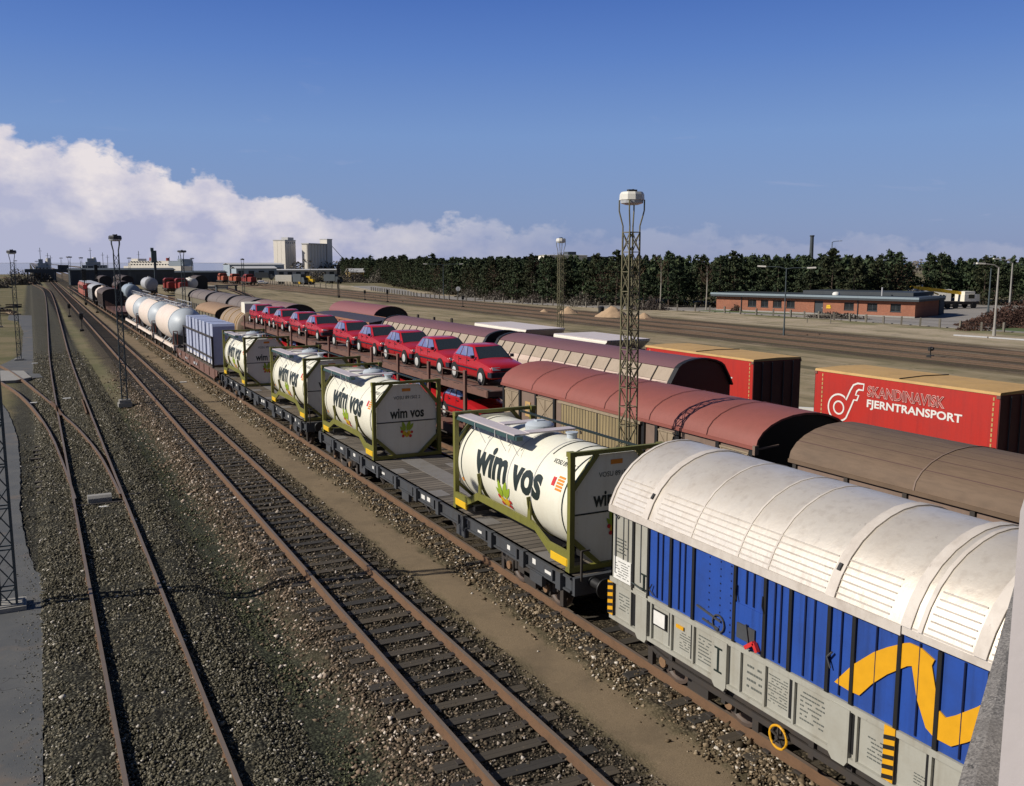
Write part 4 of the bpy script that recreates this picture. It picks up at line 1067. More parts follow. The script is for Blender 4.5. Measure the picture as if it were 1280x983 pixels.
# ------------------------------------------------------------------ flat wagon with wrapped packs, silo wagons
def pack_wagon():
    t = thing('stake_wagon', 'brown low-sided flat wagon under the pale blue wrapped packs', 'freight wagon', (10.95, 65.6, 0))
    L = 9.0
    b = MB(); b.box(-1.3, 1.3, -L, L, 1.05, 1.16); b.build('deck', MAT['deck'], t)
    b = MB()
    for s in (-1, 1):
        b.xprism([(-L+.3,1.2),(L-.3,1.2),(L-.3,.95),(L-1.6,.62),(-L+1.6,.62),(-L+.3,.95)], s*1.3, s*1.38)
        for k in range(9): b.box(s*1.38, s*1.42, -L+1+k*2-.05, -L+1+k*2+.05, .7, 1.2)
    b.build('side_sill', MAT['rust'], t)
    b = MB()
    for (y, w, h) in ((3.5,.5,.12),(2.9,.3,.12),(-.4,.7,.14),(-1.3,.4,.14),(6.5,.3,.12)): b.box(-1.45, -1.42, y-w/2, y+w/2, .86, .86+h); b.box(-1.42, -1.38, y-w/2+.01, y+w/2-.01, .87, .85+h)
    b.build('label_plates', MAT['tankgrey'], t)
    b = MB(); b.box(-.3, .3, -L+.2, L-.2, .7, 1.05); b.box(-1.3, 1.3, -L, -L+.12, .8, 1.16); b.box(-1.3, 1.3, L-.12, L, .8, 1.16); b.build('underframe', MAT['under'], t)
    for e in (-1, 1): bogie(t, e*(L-2)); buffers(t, e*L, e)
    # clamp beams holding the packs
    b = MB()
    for z in (1.75, 3.05): b.box(-1.30, -1.22, -6.6, 5.6, z, z+.09)
    for y in (-6.5, 5.5): b.box(-1.28, -1.16, y-.05, y+.05, 1.16, 3.12)
    b.build('clamp_beam', MAT['under'], t)
    labs = ['pale blue wrapped pack next to the white tank container', 'pale blue wrapped pack with one pack between it and the tank container', 'pale blue wrapped pack with one pack between it and the silo wagon', 'pale blue wrapped pack next to the silo wagon']
    p0 = None
    for k, y in enumerate((-5.0, -2.1, .8, 3.8)):
        if p0 is None:
            p0 = o = thing('wrapped_pack', '', 'wrapped goods', (0,0,0), 0, 'wrapped packs on the brown wagon')
            for q in (-.66, .66):
                b = MB(); pr = [(q-.46,1.30),(q+.46,1.30),(q+.50,1.36),(q+.48,3.72),(q+.38,3.88),(q-.38,3.88),(q-.48,3.72),(q-.50,1.36)]
                b.xprism(pr, -1.12, .25); b.build('bale', MAT['wrap'], o, smooth=25)
                b = MB(); b.box(-1.13, -1.115, q-.42, q+.42, 1.32, 1.52); b.build('edge_cap', MAT['wrapcap'], o)
            b = MB()
            for yy in (-1.0, 0, 1.0): b.box(-1.1, 1.1, yy-.1, yy+.1, 1.165, 1.30)
            b.build('bearer', MAT['deck'], o)
            b = MB()
            for q in (-.66, .66):
                for d in (-.25, .25): b.box(-1.13, .26, q+d-.02, q+d+.02, 1.29, 3.87)
            b.build('strap', MAT['tankgrey'], o)
        else: o = dup(p0, (0,0,0))
        o.location = (10.95, 65.6+y, 0); o['label'] = labs[k]
pack_wagon()

def silo_wagon():
    t = thing('silo_wagon', '', 'tank wagon', (0,0,0), 0, 'pale silo wagons')
    Lt, Rr, zc = 4.3, 1.5, 2.66
    b = MB(); b.lathe([(1.36,-Lt),(1.45,-Lt+.9),(Rr,-Lt+2.0),(Rr,Lt-2.0),(1.45,Lt-.9),(1.36,Lt)], (0,0,zc), 'Y', 40)
    b.build('silo_tank', MAT['silo'], t, smooth=40)
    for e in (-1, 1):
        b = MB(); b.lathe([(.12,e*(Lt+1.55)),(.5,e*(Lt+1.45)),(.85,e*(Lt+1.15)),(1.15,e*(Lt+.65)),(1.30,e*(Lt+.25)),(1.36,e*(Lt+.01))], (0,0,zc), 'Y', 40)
        b.build('end_dome', MAT['silogrey'], t, smooth=40)  # grey instead of the pale paint: shade of the ends put into the colour
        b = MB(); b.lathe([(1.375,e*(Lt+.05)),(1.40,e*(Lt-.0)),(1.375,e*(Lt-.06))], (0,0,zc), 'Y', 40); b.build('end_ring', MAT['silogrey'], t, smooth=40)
    b = MB()
    for e in (-1, 1):
        b.xprism([(e*(Lt-1.0),2.2),(e*(Lt+.1),2.3),(e*(Lt+.9),1.95),(e*(Lt+1.5),1.2),(e*(Lt-1.0),1.2)], -1.05, 1.05)
        for s in (-1, 1): b.bar((s*1.2, e*(Lt+.9), 1.1), (s*.8, e*(Lt+.2), 1.9), .1)
    b.build('end_saddle', MAT['black'], t)
    b = MB()
    for k in range(3):
        y = -3.2+3.2*k; b.lathe([(.9,1.5),(.25,.95),(.12,.7)], (0,y,0), 'Z', 16); b.bar((-1.0, y-.9, 1.0), (-.5, y, 1.5), .06); b.bar((-1.0, y+.9, 1.0), (-.5, y, 1.5), .06)
    b.build('outlet', MAT['silogrey'], t, smooth=40)
    b = MB()
    for s in (-1, 1):
        b.box(s*1.18, s*1.3, -Lt-2.0, Lt+2.0, .95, 1.18)
        b.tube([(s*1.35, -Lt-1.2, 1.0), (s*1.35, Lt+1.2, 1.0)], .05, 6)
    b.box(-1.3, 1.3, -Lt-2.0, -Lt-1.85, .8, 1.2); b.box(-1.3, 1.3, Lt+1.85, Lt+2.0, .8, 1.2); b.build('frame', MAT['silo'], t)
    b = MB()
    for s in (-1, 1): b.box(s*.55, s*.35, -Lt+.2, Lt-.2, 4.14, 4.18); b.tube([(s*.55, -Lt+.2, 4.45), (s*.55, Lt-.2, 4.45)], .025, 5)
    for k in range(9):
        y = -Lt+.4+k*1.2; b.box(-.5, .5, y-.04, y+.04, 4.11, 4.15)
        for s in (-1, 1): b.bar((s*.55, y, 4.15), (s*.55, y, 4.45), .03)
    for k in range(3): b.cyl((0,-3.2+3.2*k,4.05), (0,-3.2+3.2*k,4.3), .28, n=14)
    b.build('roof_walkway', MAT['tankgrey'], t)
    b = MB(); b.bar((-1.25,-Lt-1.9,1.2), (-1.25,-Lt-1.9,2.3), .06); b.bar((-.95,-Lt-1.9,1.2), (-.95,-Lt-1.9,2.3), .06); b.bar((-1.25,-Lt-1.9,2.3), (-.95,-Lt-1.9,2.3), .06); b.build('hand_rail', MAT['locoorange'], t)
    for e in (-1, 1): axle_unit(t, e*4.2); buffers(t, e*(Lt+2.0), e)
    return t
sw0 = silo_wagon()
for i, (y, lab) in enumerate([(82.9, 'pale pinkish silo wagon next to the wrapped packs'), (97.4, 'pale pinkish silo wagon between two others of its kind'), (111.6, 'pale pinkish silo wagon next to the dark brown vans')]):
    o = sw0 if i == 0 else dup(sw0, (0,0,0)); o.location = (10.95, y, 0); o['label'] = lab

# ------------------------------------------------------------------ arched vans
def arc(w, z0, z1, n=12, p=2.0):
    """roof section from (-w,z0) over (0,z1)"""
    out = []
    for k in range(n+1):
        a = PI*k/n; c = math.cos(PI-a); s = math.sin(a)
        out.append((w*math.copysign(abs(c)**(2/p), c), z0+(z1-z0)*abs(s)**(2/p)))
    return out
def van(name, label, x, y0, y1, roof='redroof', wall='browns', ze=3.42, zt=4.18, w=1.45, end='black', cat='freight wagon', posts=8, group=None, running=True, smooth=30, roofth=.05, overhang=.1, walls_from=1.05):
    yc, L = (y0+y1)/2, (y1-y0)/2
    t = thing(name, label, cat, (x, yc, 0), 0, group)
    prof = arc(w+.06, ze, zt)
    b = MB(); b.shell(prof, -L-overhang, L+overhang, roofth); b.box(-w-.08, -w-.02, -L-overhang, L+overhang, ze-.05, ze+.03); b.box(w+.02, w+.08, -L-overhang, L+overhang, ze-.05, ze+.03)
    b.build('roof', MAT[roof], t, smooth=smooth)
    for s in (-1, 1):
        b = MB(); b.box(s*w, s*(w-.06), -L, L, walls_from, ze-.002); b.build('side_wall', MAT[wall], t)
    b = MB()
    inner = [(px*.985, pz-.03) for px, pz in prof]
    for e in (-1, 1):
        b = MB(); b.prism([(-w+.07, walls_from)] + [(px*.95, pz-.05) for px, pz in prof] + [(w-.07, walls_from)], e*L-e*.05, e*L); b.build('end_wall', MAT[end], t)
    if posts:
        b = MB()
        for s in (-1, 1):
            for k in range(posts+1):
                yy = -L+.06+k*(2*L-.12)/posts; b.box(s*w, s*(w+.05), yy-.05, yy+.05, walls_from, ze-.05)
            b.box(s*w, s*(w+.05), -L, L, walls_from, walls_from+.12)
        b.build('side_post', MAT['under'], t)
    b = MB(); b.box(-w+.05, w-.05, -L, L, .82, walls_from-.004); b.box(-.3, .3, -L+.3, L-.3, .6, .82); b.build('underframe', MAT['under'], t)
    if running:
        if L > 7.5:
            for e in (-1, 1): bogie(t, e*(L-2.2))
        else:
            for e in (-1, 1): axle_unit(t, e*(L*.56))
        for e in (-1, 1): buffers(t, e*L, e)
    return t

# big red-roofed van beside the containers
rv = van('covered_van', 'long van with red roof, beige board door and cross-braced panels beside the lattice mast', 16.05, 15.95, 28.75, 'redroof', 'browns', 3.46, 4.18, posts=0)
def rv_detail(t):
    Y = lambda y: y-22.35
    X = -1.45
    each('side_post', MAT['black'], t, [(X-.06, X, Y(y)-.06, Y(y)+.06, 1.05, 3.44) for y in (28.68, 27.47, 26.34, 25.13, 20.28, 19.68, 18.75, 17.2, 16.02)])
    for a, c in ((28.6,27.55),(26.28,25.2),(19.6,18.85),(17.12,16.1)):
        b = MB(); b.box(X-.03, X, Y(a), Y(c), 2.45, 3.30); pn = b.build('vent_panel', MAT['beige'], t); b = MB()
        b.bar((X-.035, Y(a), 2.45), (X-.035, Y(c), 3.3), .03); b.bar((X-.035, Y(a), 3.3), (X-.035, Y(c), 2.45), .03)
        for z in (2.45, 3.3): b.bar((X-.035, Y(a), z), (X-.035, Y(c), z), .04)
        b.bar((X-.035, Y((a+c)/2), 2.45), (X-.035, Y((a+c)/2), 3.3), .025)
        b.build('brace', MAT['beige'], pn)
    b = MB(); b.box(X-.10, X-.02, Y(24.6), Y(20.42), 1.1, 3.32); dr = b.build('sliding_door', MAT['slat'], t)
    b = MB(); b.box(X-.14, X-.02, Y(24.75), Y(20.3), 3.33, 3.40); b.box(X-.14, X-.02, Y(24.75), Y(20.3), 1.02, 1.09); b.build('door_rail', MAT['beige'], dr)
    b = MB(); b.box(X-.115, X-.10, Y(22.53), Y(22.47), 1.15, 3.3); b.cyl((X-.13, Y(21.4), 2.5), (X-.10, Y(21.4), 2.5), .05, n=8); b.cyl((X-.13, Y(23.4), 2.6), (X-.10, Y(23.4), 2.6), .05, n=8); b.build('latch', MAT['under'], dr)
    b = MB(); b.box(X-.03, X-.005, Y(27.1), Y(26.75), 2.55, 3.05); pl = b.build('number_plate', MAT['tan_top'], t)
    decal('lettering', text_mb('5', .24, .34, bold=.02), lambda u, v, w: (X-.034, Y(27.04)-u, 2.63+v), MAT['beige'], pl)
    prof = arc(1.53, 3.47, 4.20)
    b = MB()
    for yy in (26.6, 24.4, 22.2, 20.0, 17.6):
        b.shell([(px*1.004, pz+.005) for px, pz in prof], Y(yy)-.012, Y(yy)+.012, .01)
    b.build('roof_seam', MAT['redroof'], t, smooth=30)
    b = MB(); b.bar((-1.5, Y(15.87), 3.42), (-.9, Y(15.75), 3.50), .04); b.box(-1.56, -1.44, Y(15.9), Y(15.82), 3.30, 3.52); b.build('roof_bracket', MAT['browns'], t)
rv_detail(rv)
bv = van('covered_van', 'van with dull brown planked roof beside the blue hooded wagon', 16.05, 1.6, 14.7, 'brownroof', 'browns', 3.40, 4.12, posts=9)
b = MB()
for k in range(3):
    b.shell([(px*1.003, pz+.006) for px, pz in arc(1.52, 3.4, 4.13)], -3.4+3.4*k-.015, -3.4+3.4*k+.015, .012)
b.build('roof_seam', MAT['browns'], bv, smooth=30)
each('vent_panel', MAT['mauve'], bv, [(-1.50, -1.45, -6.5+.2+k*1.45, -6.5+1.25+k*1.45, 2.7, 3.2) for k in range(9) if k % 3 != 1])
b = MB(); b.tube([(-1.5, -4.6, 3.46), (-1.52, -4.62, 3.66), (-1.42, -4.66, 3.70)], .025, 6); b.box(-1.54, -1.2, -6.3, -4.75, 3.38, 3.47); b.build('roof_hook', MAT['tan_top'], bv)

# ------------------------------------------------------------------ red hatchback cars
def hatchback(name='hatchback_car', body='carred', group='red hatchbacks on the upper deck'):
    t = thing(name, '', 'car', (0,0,0), 0, group)
    st = [(-.74,.66,.36,.56,.58),(-.70,.73,.30,.64,.68),(-.5,.77,.24,.73,.77),(-.2,.79,.22,.78,.83),(.25,.80,.21,.84,.90),(.5,.80,.20,.88,.94),(1.2,.80,.20,.90,.93),(2.2,.80,.20,.91,.93),(2.55,.795,.22,.91,.94),(2.78,.77,.28,.88,.91),(2.88,.70,.34,.80,.84)]
    rings = []
    for y, w, zb, zs, zt in st:
        m = zb+(zs-zb)*.55
        half = [(w*.86,zb),(w*.97,zb+.08),(w,m),(w*.985,m+.06),(w*.955,zs),(w*.80,zt-.01),(w*.4,zt+.015),(0,zt+.02)]
        ring = [(-x,z) for x,z in half] + [(x,z) for x,z in half[-2::-1]]
        rings.append([(x,y,z) for x,z in ring])
    b = MB(); n = len(rings[0]); V = [p for r in rings for p in r]; F = []
    for i in range(len(rings)-1):
        for j in range(n-1): F.append((i*n+j, i*n+j+1, (i+1)*n+j+1, (i+1)*n+j))
        F.append((i*n+n-1, i*n, (i+1)*n, (i+1)*n+n-1))
    F += [tuple(range(n)), tuple(range((len(rings)-1)*n, len(rings)*n))]
    b.add(V, F)
    # cabin: base and roof outlines
    base = [(-.70,.42,.90),(.70,.42,.90),(.76,1.3,.91),(.73,2.74,.91),(-.73,2.74,.91),(-.76,1.3,.91)]
    r1 = [(-.57,1.06,1.33),(.57,1.06,1.33),(.61,1.5,1.36),(.56,2.32,1.33),(-.56,2.32,1.33),(-.61,1.5,1.36)]
    r2 = [(-.42,1.16,1.375),(.42,1.16,1.375),(.46,1.5,1.41),(.42,2.22,1.38),(-.42,2.22,1.38),(-.46,1.5,1.41)]
    b.add(base+r1+r2, [(i, (i+1) % 6, (i+1) % 6+6, i+6) for i in range(6)] + [(i+6, (i+1) % 6+6, (i+1) % 6+12, i+12) for i in range(6)] + [(12,13,14,15,16,17)])
    bo = b.build('body', MAT[body], t, smooth=58)
    def pane(nm, quad, off=.022):
        q = [Vector(p) for p in quad]; c = sum(q, Vector())/4; nrm = (q[1]-q[0]).cross(q[2]-q[1]).normalized()
        if nrm.dot(c-Vector((0,1.5,1.0))) < 0: nrm = -nrm
        q = [p+nrm*off for p in q]; k = [p-nrm*.05 for p in q]
        cc = sum(q, Vector())/4; e_ = [cc+(p-cc)*1.09-nrm*.008 for p in q]; g_ = [p-nrm*.05 for p in e_]; sl_ = MB(); sl_.add([tuple(p) for p in e_+g_], [(0,1,2,3),(0,4,5,1),(1,5,6,2),(2,6,7,3),(3,7,4,0)]); sl_.build('window_seal', MAT['bumper'], t)
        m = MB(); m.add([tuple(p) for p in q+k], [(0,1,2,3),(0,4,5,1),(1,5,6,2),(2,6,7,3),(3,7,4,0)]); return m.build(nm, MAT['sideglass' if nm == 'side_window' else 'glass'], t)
    L = lambda a, c, f: tuple(a[i]+(c[i]-a[i])*f for i in range(3))
    def face(a, c, d, e, u0, u1, v0, v1):   # a,c bottom; d,e top (d over a)
        lo0, lo1, hi0, hi1 = L(a,c,u0), L(a,c,u1), L(d,e,u0), L(d,e,u1)
        return [L(lo0,hi0,v0), L(lo1,hi1,v0), L(lo1,hi1,v1), L(lo0,hi0,v1)]
    pane('windscreen', face(base[0],base[1],r1[0],r1[1], .06,.94,.07,.94))
    pane('rear_window', face(base[3],base[4],r1[3],r1[4], .08,.92,.22,.92))
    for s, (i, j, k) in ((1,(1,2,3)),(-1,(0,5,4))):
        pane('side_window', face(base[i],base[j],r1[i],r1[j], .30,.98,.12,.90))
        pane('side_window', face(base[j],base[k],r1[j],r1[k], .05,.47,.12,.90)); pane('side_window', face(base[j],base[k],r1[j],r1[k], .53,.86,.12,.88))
    for s in (-1, 1):
        m = MB(); m.box(s*.78, s*.90, .62, .72, .93, 1.05); m.build('wing_mirror', MAT['bumper'], t)
        m = MB(); m.xprism([(-.735,.60),(-.68,.71),(-.60,.70),(-.62,.58)], s*.66, s*.34); m.build('headlight', MAT['lamp_lens'], t)
        m = MB(); m.box(s*.7, s*.5, 2.80, 2.90, .68, .82); m.build('tail_light', MAT['red_mark'], t)
        m = MB(); m.box(s*.802, s*.815, .35, 2.2, .50, .56); m.build('side_strip', MAT['bumper'], t)
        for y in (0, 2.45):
            m = MB(); m.cyl((s*.70,y,.30), (s*.808,y,.30), .345, n=20); m.build('wheel_well_shade', MAT['tyre'], t)  # black disc stands in for the shade inside the cut-out wheel well
            m = MB(); m.lathe([(.12,s*.815),(.17,s*.825),(.25,s*.832),(.275,s*.80),(.275,s*.66)], (0,y,.275), 'X', 20); w = m.build('wheel', MAT['tyre'], t, smooth=40)
            m = MB(); m.lathe([(.05,s*.845),(.15,s*.84),(.185,s*.828),(.17,s*.81)], (0,y,.275), 'X', 18); m.build('hubcap', MAT['chrome'], w, smooth=30)
    m = MB(); m.box(-.34, .34, -.755, -.70, .56, .66); m.build('grille', MAT['bumper'], t)
    m = MB(); m.zprism([(-.79,-.55),(-.74,-.78),(-.4,-.83),(.4,-.83),(.74,-.78),(.79,-.55),(.7,-.55),(.68,-.70),(-.68,-.70),(-.7,-.55)], .33, .52); m.build('front_bumper', MAT['bumper'], t)
    m = MB(); m.zprism([(-.78,2.7),(-.72,2.93),(-.4,2.96),(.4,2.96),(.72,2.93),(.78,2.7),(.7,2.7),(.66,2.86),(-.66,2.86),(-.7,2.7)], .33, .52); m.build('rear_bumper', MAT['bumper'], t)
    m = MB()
    for s in (-1, 1):
        for y in (.98+.35, 2.1): m.bar((s*.799, y, .3), (s*.775, y, .9), .012)
        m.box(s*.79, s*.812, 1.1, 1.24, .80, .835); m.box(s*.79, s*.812, 1.9, 2.04, .80, .835)
    m.build('door_handle', MAT['bumper'], t)
    return t
car0 = hatchback()
UP, LOW = 2.98, 1.22
ups = [31.9, 36.0, 40.2, 44.45, 48.6, 54.9, 59.1, 63.4, 67.6, 71.9]
order = ['just behind the red-roofed van', 'second from the red-roofed van', 'in the middle of the first carrier', 'second before the gap between the carriers', 'just before the gap between the carriers', 'just past the gap between the carriers', 'second past the gap between the carriers', 'in the middle of the far carrier', 'next to last before the tan barrel wagon', 'next to the tan barrel wagon']
for i, y in enumerate(ups):
    o = car0 if i == 0 else dup(car0, (0,0,0)); o.location = (16.02+random.uniform(-.05,.05), y, UP+.02); o.rotation_euler.z = random.uniform(-.012,.012); o.scale = (1.04,1.04,1.03)
    o['label'] = 'red hatchback on the upper deck, ' + order[i]
for i, y in enumerate([32.9, 36.9, 41.1, 45.4, 55.4, 59.6, 63.9, 68.1]):
    o = dup(car0, (16.02+random.uniform(-.05,.05), y, LOW+.02), random.uniform(-.012,.012), None, 'red hatchbacks on the lower deck')
    o['label'] = 'shaded red hatchback on the lower deck, ' + ['at the open end by the red-roofed van', 'second in from the red-roofed van', 'third in from the red-roofed van', 'last one before the gap between the carriers', 'first one past the gap between the carriers', 'second past the gap, behind the tank containers', 'second to last towards the tan barrel', 'last one towards the tan barrel'][i]

def car_carrier(y0, y1, label):
    yc, L = (y0+y1)/2, (y1-y0)/2
    t = thing('car_carrier', label, 'freight wagon', (16.05, yc, 0), 0, 'double-deck car carriers')
    b = MB(); b.box(-1.38, 1.38, -L, L, 1.10, 1.22); b.build('lower_deck', MAT['rust'], t)
    b = MB(); b.box(-1.34, 1.34, -L+.02, L-.02, 2.90, 2.98)
    b.build('upper_deck', MAT['steelplate2'], t)
    b = MB()
    for s in (-1, 1):
        b.box(s*1.34, s*1.42, -L, L, 2.74, 3.02); b.box(s*1.38, s*1.46, -L, L, .92, 1.26)
        b.box(s*.80-.28, s*.80+.28, -L+.1, L-.1, 2.98, 2.985)
    b.box(-1.42, 1.42, -L-.04, -L+.06, 2.78, 2.98)
    b.build('side_beam', MAT['rust'], t)
    n = 6
    for s in (-1, 1):
        for k in range(n):
            y = -L+1.9+k*(2*L-3.6)/(n-1); b = MB(); b.box(s*1.40, s*1.50, y-.09, y+.09, .95, 3.58); b.build('post', MAT['rust'], t)
        b = MB()
        for k in range(n-1):
            ya = -L+1.9+k*(2*L-3.6)/(n-1)
            if k % 2 == 0: b.bar((s*1.45, ya, 3.5), (s*1.45, ya+2.2, 3.46), .035); b.bar((s*1.45, ya+2.2, 3.46), (s*1.45, ya+2.2, 3.0), .035)
            b.bar((s*1.45, ya, 1.75), (s*1.45, ya+(2*L-3.6)/(n-1), 1.75), .04)
        b.build('guard_rail', MAT['rust'], t)
    b = MB()
    for s in (-1, 1):
        for k in range(20):
            y = -L+.6+k*(2*L-1.2)/19; b.box(s*1.42, s*1.435, y-.25, y+.25, 2.985, 3.0)
    for k in range(10): b.box(-.5, .5, -L+1+k*2-.03, -L+1+k*2+.03, 2.98, 3.02)
    b.build('wheel_chocks', MAT['under'], t)
    b = MB(); b.box(-1.3, 1.3, -L+.2, L-.2, .75, 1.09); b.build('underframe', MAT['under'], t)
    for y in (-L+2, 0, L-2): axle_unit(t, y, .42)
    for e in (-1, 1): buffers(t, e*L, e, 1.0)
MAT['steelplate2'] = paint('car_deck_steel', (.10,.085,.075), .65, .5, (.1,.06,.045), 2.5, .1)
car_carrier(30.15, 52.1, 'rusty double-deck car carrier behind the red-roofed van')
car_carrier(53.3, 75.2, 'rusty double-deck car carrier before the tan barrel wagon')
# tan barrel wagon and olive van behind the carriers
def barrel():
    t = thing('barrel_wagon', 'tan round tank wagon behind the last red car', 'tank wagon', (16.05, 80.6, 0))
    L = 4.0; b = MB(); b.lathe([(.6,-L-.35),(1.2,-L-.15),(1.42,-L),(1.42,L),(1.2,L+.15),(.6,L+.35)], (0,0,2.35), 'Y', 36); b.build('tank', MAT['barrel'], t, smooth=40)
    for y in (-3.3, -2.5, 0, 2.6):
        b = MB(); b.lathe([(1.43,y-.07),(1.46,y-.06),(1.46,y+.06),(1.43,y+.07)], (0,0,2.35), 'Y', 36); b.build('hoop', MAT['tan_top'], t, smooth=40)
    b = MB(); b.box(-1.2, 1.2, -L-.6, L+.6, .85, 1.1); b.build('frame', MAT['under'], t)
    b = MB(); b.cyl((0,0,3.7), (0,0,3.95), .35, n=14); b.build('dome', MAT['barrel'], t)
    b = MB(); b.xprism([(-3.9,3.55),(-2.5,3.62),(-2.5,4.35),(-2.6,4.45),(-3.8,4.45),(-3.9,4.35)], -.75, .55); b.build('valve_box', MAT['whiteside'], t)
    for e in (-1, 1): axle_unit(t, e*2.4); buffers(t, e*(L+.6), e)
barrel()
van('covered_van', 'olive brown van with a tan roof behind the barrel wagon', 16.05, 86.2, 97.0, 'tanroof', 'oliveb', 3.05, 3.75, posts=6)


# ------------------------------------------------------------------ beige slide-wall wagons
def slide_wagon(y0, y1, label, x=21.1):
    yc, L = (y0+y1)/2, (y1-y0)/2
    t = thing('slide_wall_wagon', label, 'freight wagon', (x, yc, 0), 0, 'beige slide-wall wagons')
    w = 1.42
    roof = [(-1.02,3.98),(-.86,4.10),(-.6,4.20),(-.3,4.26),(0,4.28),(.3,4.26),(.6,4.20),(.86,4.10),(1.02,3.98)]
    b = MB(); b.shell(roof, -L, L, .05); b.build('roof', MAT['mauve'], t, smooth=30)
    b = MB()
    for s in (-1, 1): b.prism([(s*1.02,3.955),(s*1.30,3.52),(s*1.25,3.49),(s*.98,3.92)] if s > 0 else [(-1.02,3.955),(-.98,3.92),(-1.25,3.49),(-1.30,3.52)], -L+.06, L-.06)
    b.build('upper_panel', MAT['tarp'], t)
    b = MB()
    for s in (-1, 1):
        b.prism([(s*1.30,3.51),(s*1.42,3.30),(s*1.42,1.15),(s*1.36,1.15),(s*1.36,3.28),(s*1.25,3.48)], -L+.06, L-.06)
    b.build('side_wall', MAT['tarplow'], t)
    b = MB()
    for s in (-1, 1):
        k = 0; yy = -L+.1
        while yy < L:
            b.bar((s*1.03, yy, 3.96), (s*1.31, yy, 3.53), .045); b.bar((s*1.31, yy, 3.53), (s*1.43, yy, 3.30), .045); b.bar((s*1.44, yy, 3.30), (s*1.44, yy, 1.15), .045); yy += 1.02
        b.box(s*1.41, s*1.47, -L, L, 1.08, 1.2)
    b.build('side_rib', MAT['under'], t)
    b = MB(); q = [(x_*1.0, z) for x_, z in roof]
    for e in (-1, 1):
        b = MB(); b.prism([(-1.40,1.1),(-1.40,3.3),(-1.28,3.53)] + [(x_*.98, z-.02) for x_, z in roof] + [(1.28,3.53),(1.40,3.3),(1.40,1.1)], e*L, e*L-e*.07); b.build('end_wall', MAT['black'], t)
    for e in (-1, 1):
        b = MB(); b.shell([(-1.46,3.28),(-1.33,3.55),(-1.05,4.0)] + [(x_*1.03, z+.035) for x_, z in roof] + [(1.05,4.0),(1.33,3.55),(1.46,3.28)], e*L-.12, e*L+.12, .06); b.build('end_hoop', MAT['black'], t)
    b = MB(); b.box(-1.3, 1.3, -L, L, .8, 1.08); b.build('underframe', MAT['under'], t)
    for e in (-1, 1): bogie(t, e*(L-2.4)); buffers(t, e*L, e)
slide_wagon(26.0, 40.1, 'beige slide-wall wagon with mauve roof in front of the red container')
slide_wagon(41.4, 56.6, 'beige slide-wall wagon with mauve roof beside the upper row of red cars')
def tarp_wagon():
    t = thing('tarpaulin_wagon', 'orange-brown high-sided wagon under a flat dark tarpaulin', 'freight wagon', (21.1, 65.2, 0)); L = 6.9
    b = MB()
    for s in (-1, 1): b.box(s*1.4, s*1.34, -L, L, 1.1, 3.72)
    for e in (-1, 1): b.box(-1.34, 1.34, e*L, e*(L-.06), 1.1, 3.72)
    b.build('side_wall', MAT['redbrown'], t)
    b = MB()
    for s in (-1, 1):
        for k in range(13): y = -L+.08+k*(2*L-.16)/12; b.box(s*1.4, s*1.46, y-.05, y+.05, 1.1, 3.7)
        b.box(s*1.4, s*1.47, -L, L, 3.62, 3.76)
    b.build('side_post', MAT['redbrown'], t)
    b = MB(); b.prism([(-1.38,3.74),(-.6,3.86),(0,3.88),(.6,3.86),(1.38,3.74)], -L+.03, L-.03); b.build('tarpaulin', MAT['tarpdark'], t)
    b = MB(); b.box(-1.3, 1.3, -L, L, .8, 1.09); b.build('underframe', MAT['under'], t)
    for e in (-1, 1): axle_unit(t, e*4); buffers(t, e*L, e)
MAT['redbrown'] = paint('red_brown_boards', (.33,.145,.085), .7, .4, (.12,.06,.04), 2, .4)
MAT['tarpdark'] = paint('dark_tarpaulin', (.055,.045,.055), .6, .3, (.03,.03,.03), 2, 0, bump=.3)
tarp_wagon()
# string of brown hooded wagons
hoods = [(82.2,95.6,'mauveb','brown-mauve arched wagon with a wide dark open end, behind the red cars'),(97.0,107.2,'greyb','grey-brown arched wagon following the mauve one'),(108.6,121.0,'greyb','grey-brown arched wagon in the middle of the dull string'),(122.6,135.4,'greyb','grey-brown arched wagon over a row of dark side openings'),(137.0,150.5,'oliveb','olive arched wagon ending the dull string')]
MAT['mauveb'] = paint('mauve_brown_hood', (.235,.14,.125), .6, .4, (.12,.08,.07), 1, .1)
MAT['greyb'] = paint('grey_brown_hood', (.16,.13,.115), .6, .4, (.09,.07,.06), 1, .1)
for i, (a, c, m, lab) in enumerate(hoods):
    v = van('arched_wagon', lab, 21.1, a, c, m, m if i != 3 else 'oliveb', 2.95, 3.95, w=1.5, posts=0, overhang=0, group='dull arched wagons')
    b = MB()
    for e in (-1, 1): b.shell([(x_*1.015, z+.02) for x_, z in arc(1.56, 2.95, 3.95)], e*(c-a)/2-.14, e*(c-a)/2+.14, .06)
    b.shell([(x_*1.006, z+.01) for x_, z in arc(1.56, 2.95, 3.95)], -.05, .05, .03)
    b.build('end_hoop', MAT['black'], v, smooth=30)
    if i in (3, 4):
        each('side_opening', MAT['black'], v, [(-1.53, -1.49, -5+k*1.9, -3.9+k*1.9, 1.4, 2.2) for k in range(6)])

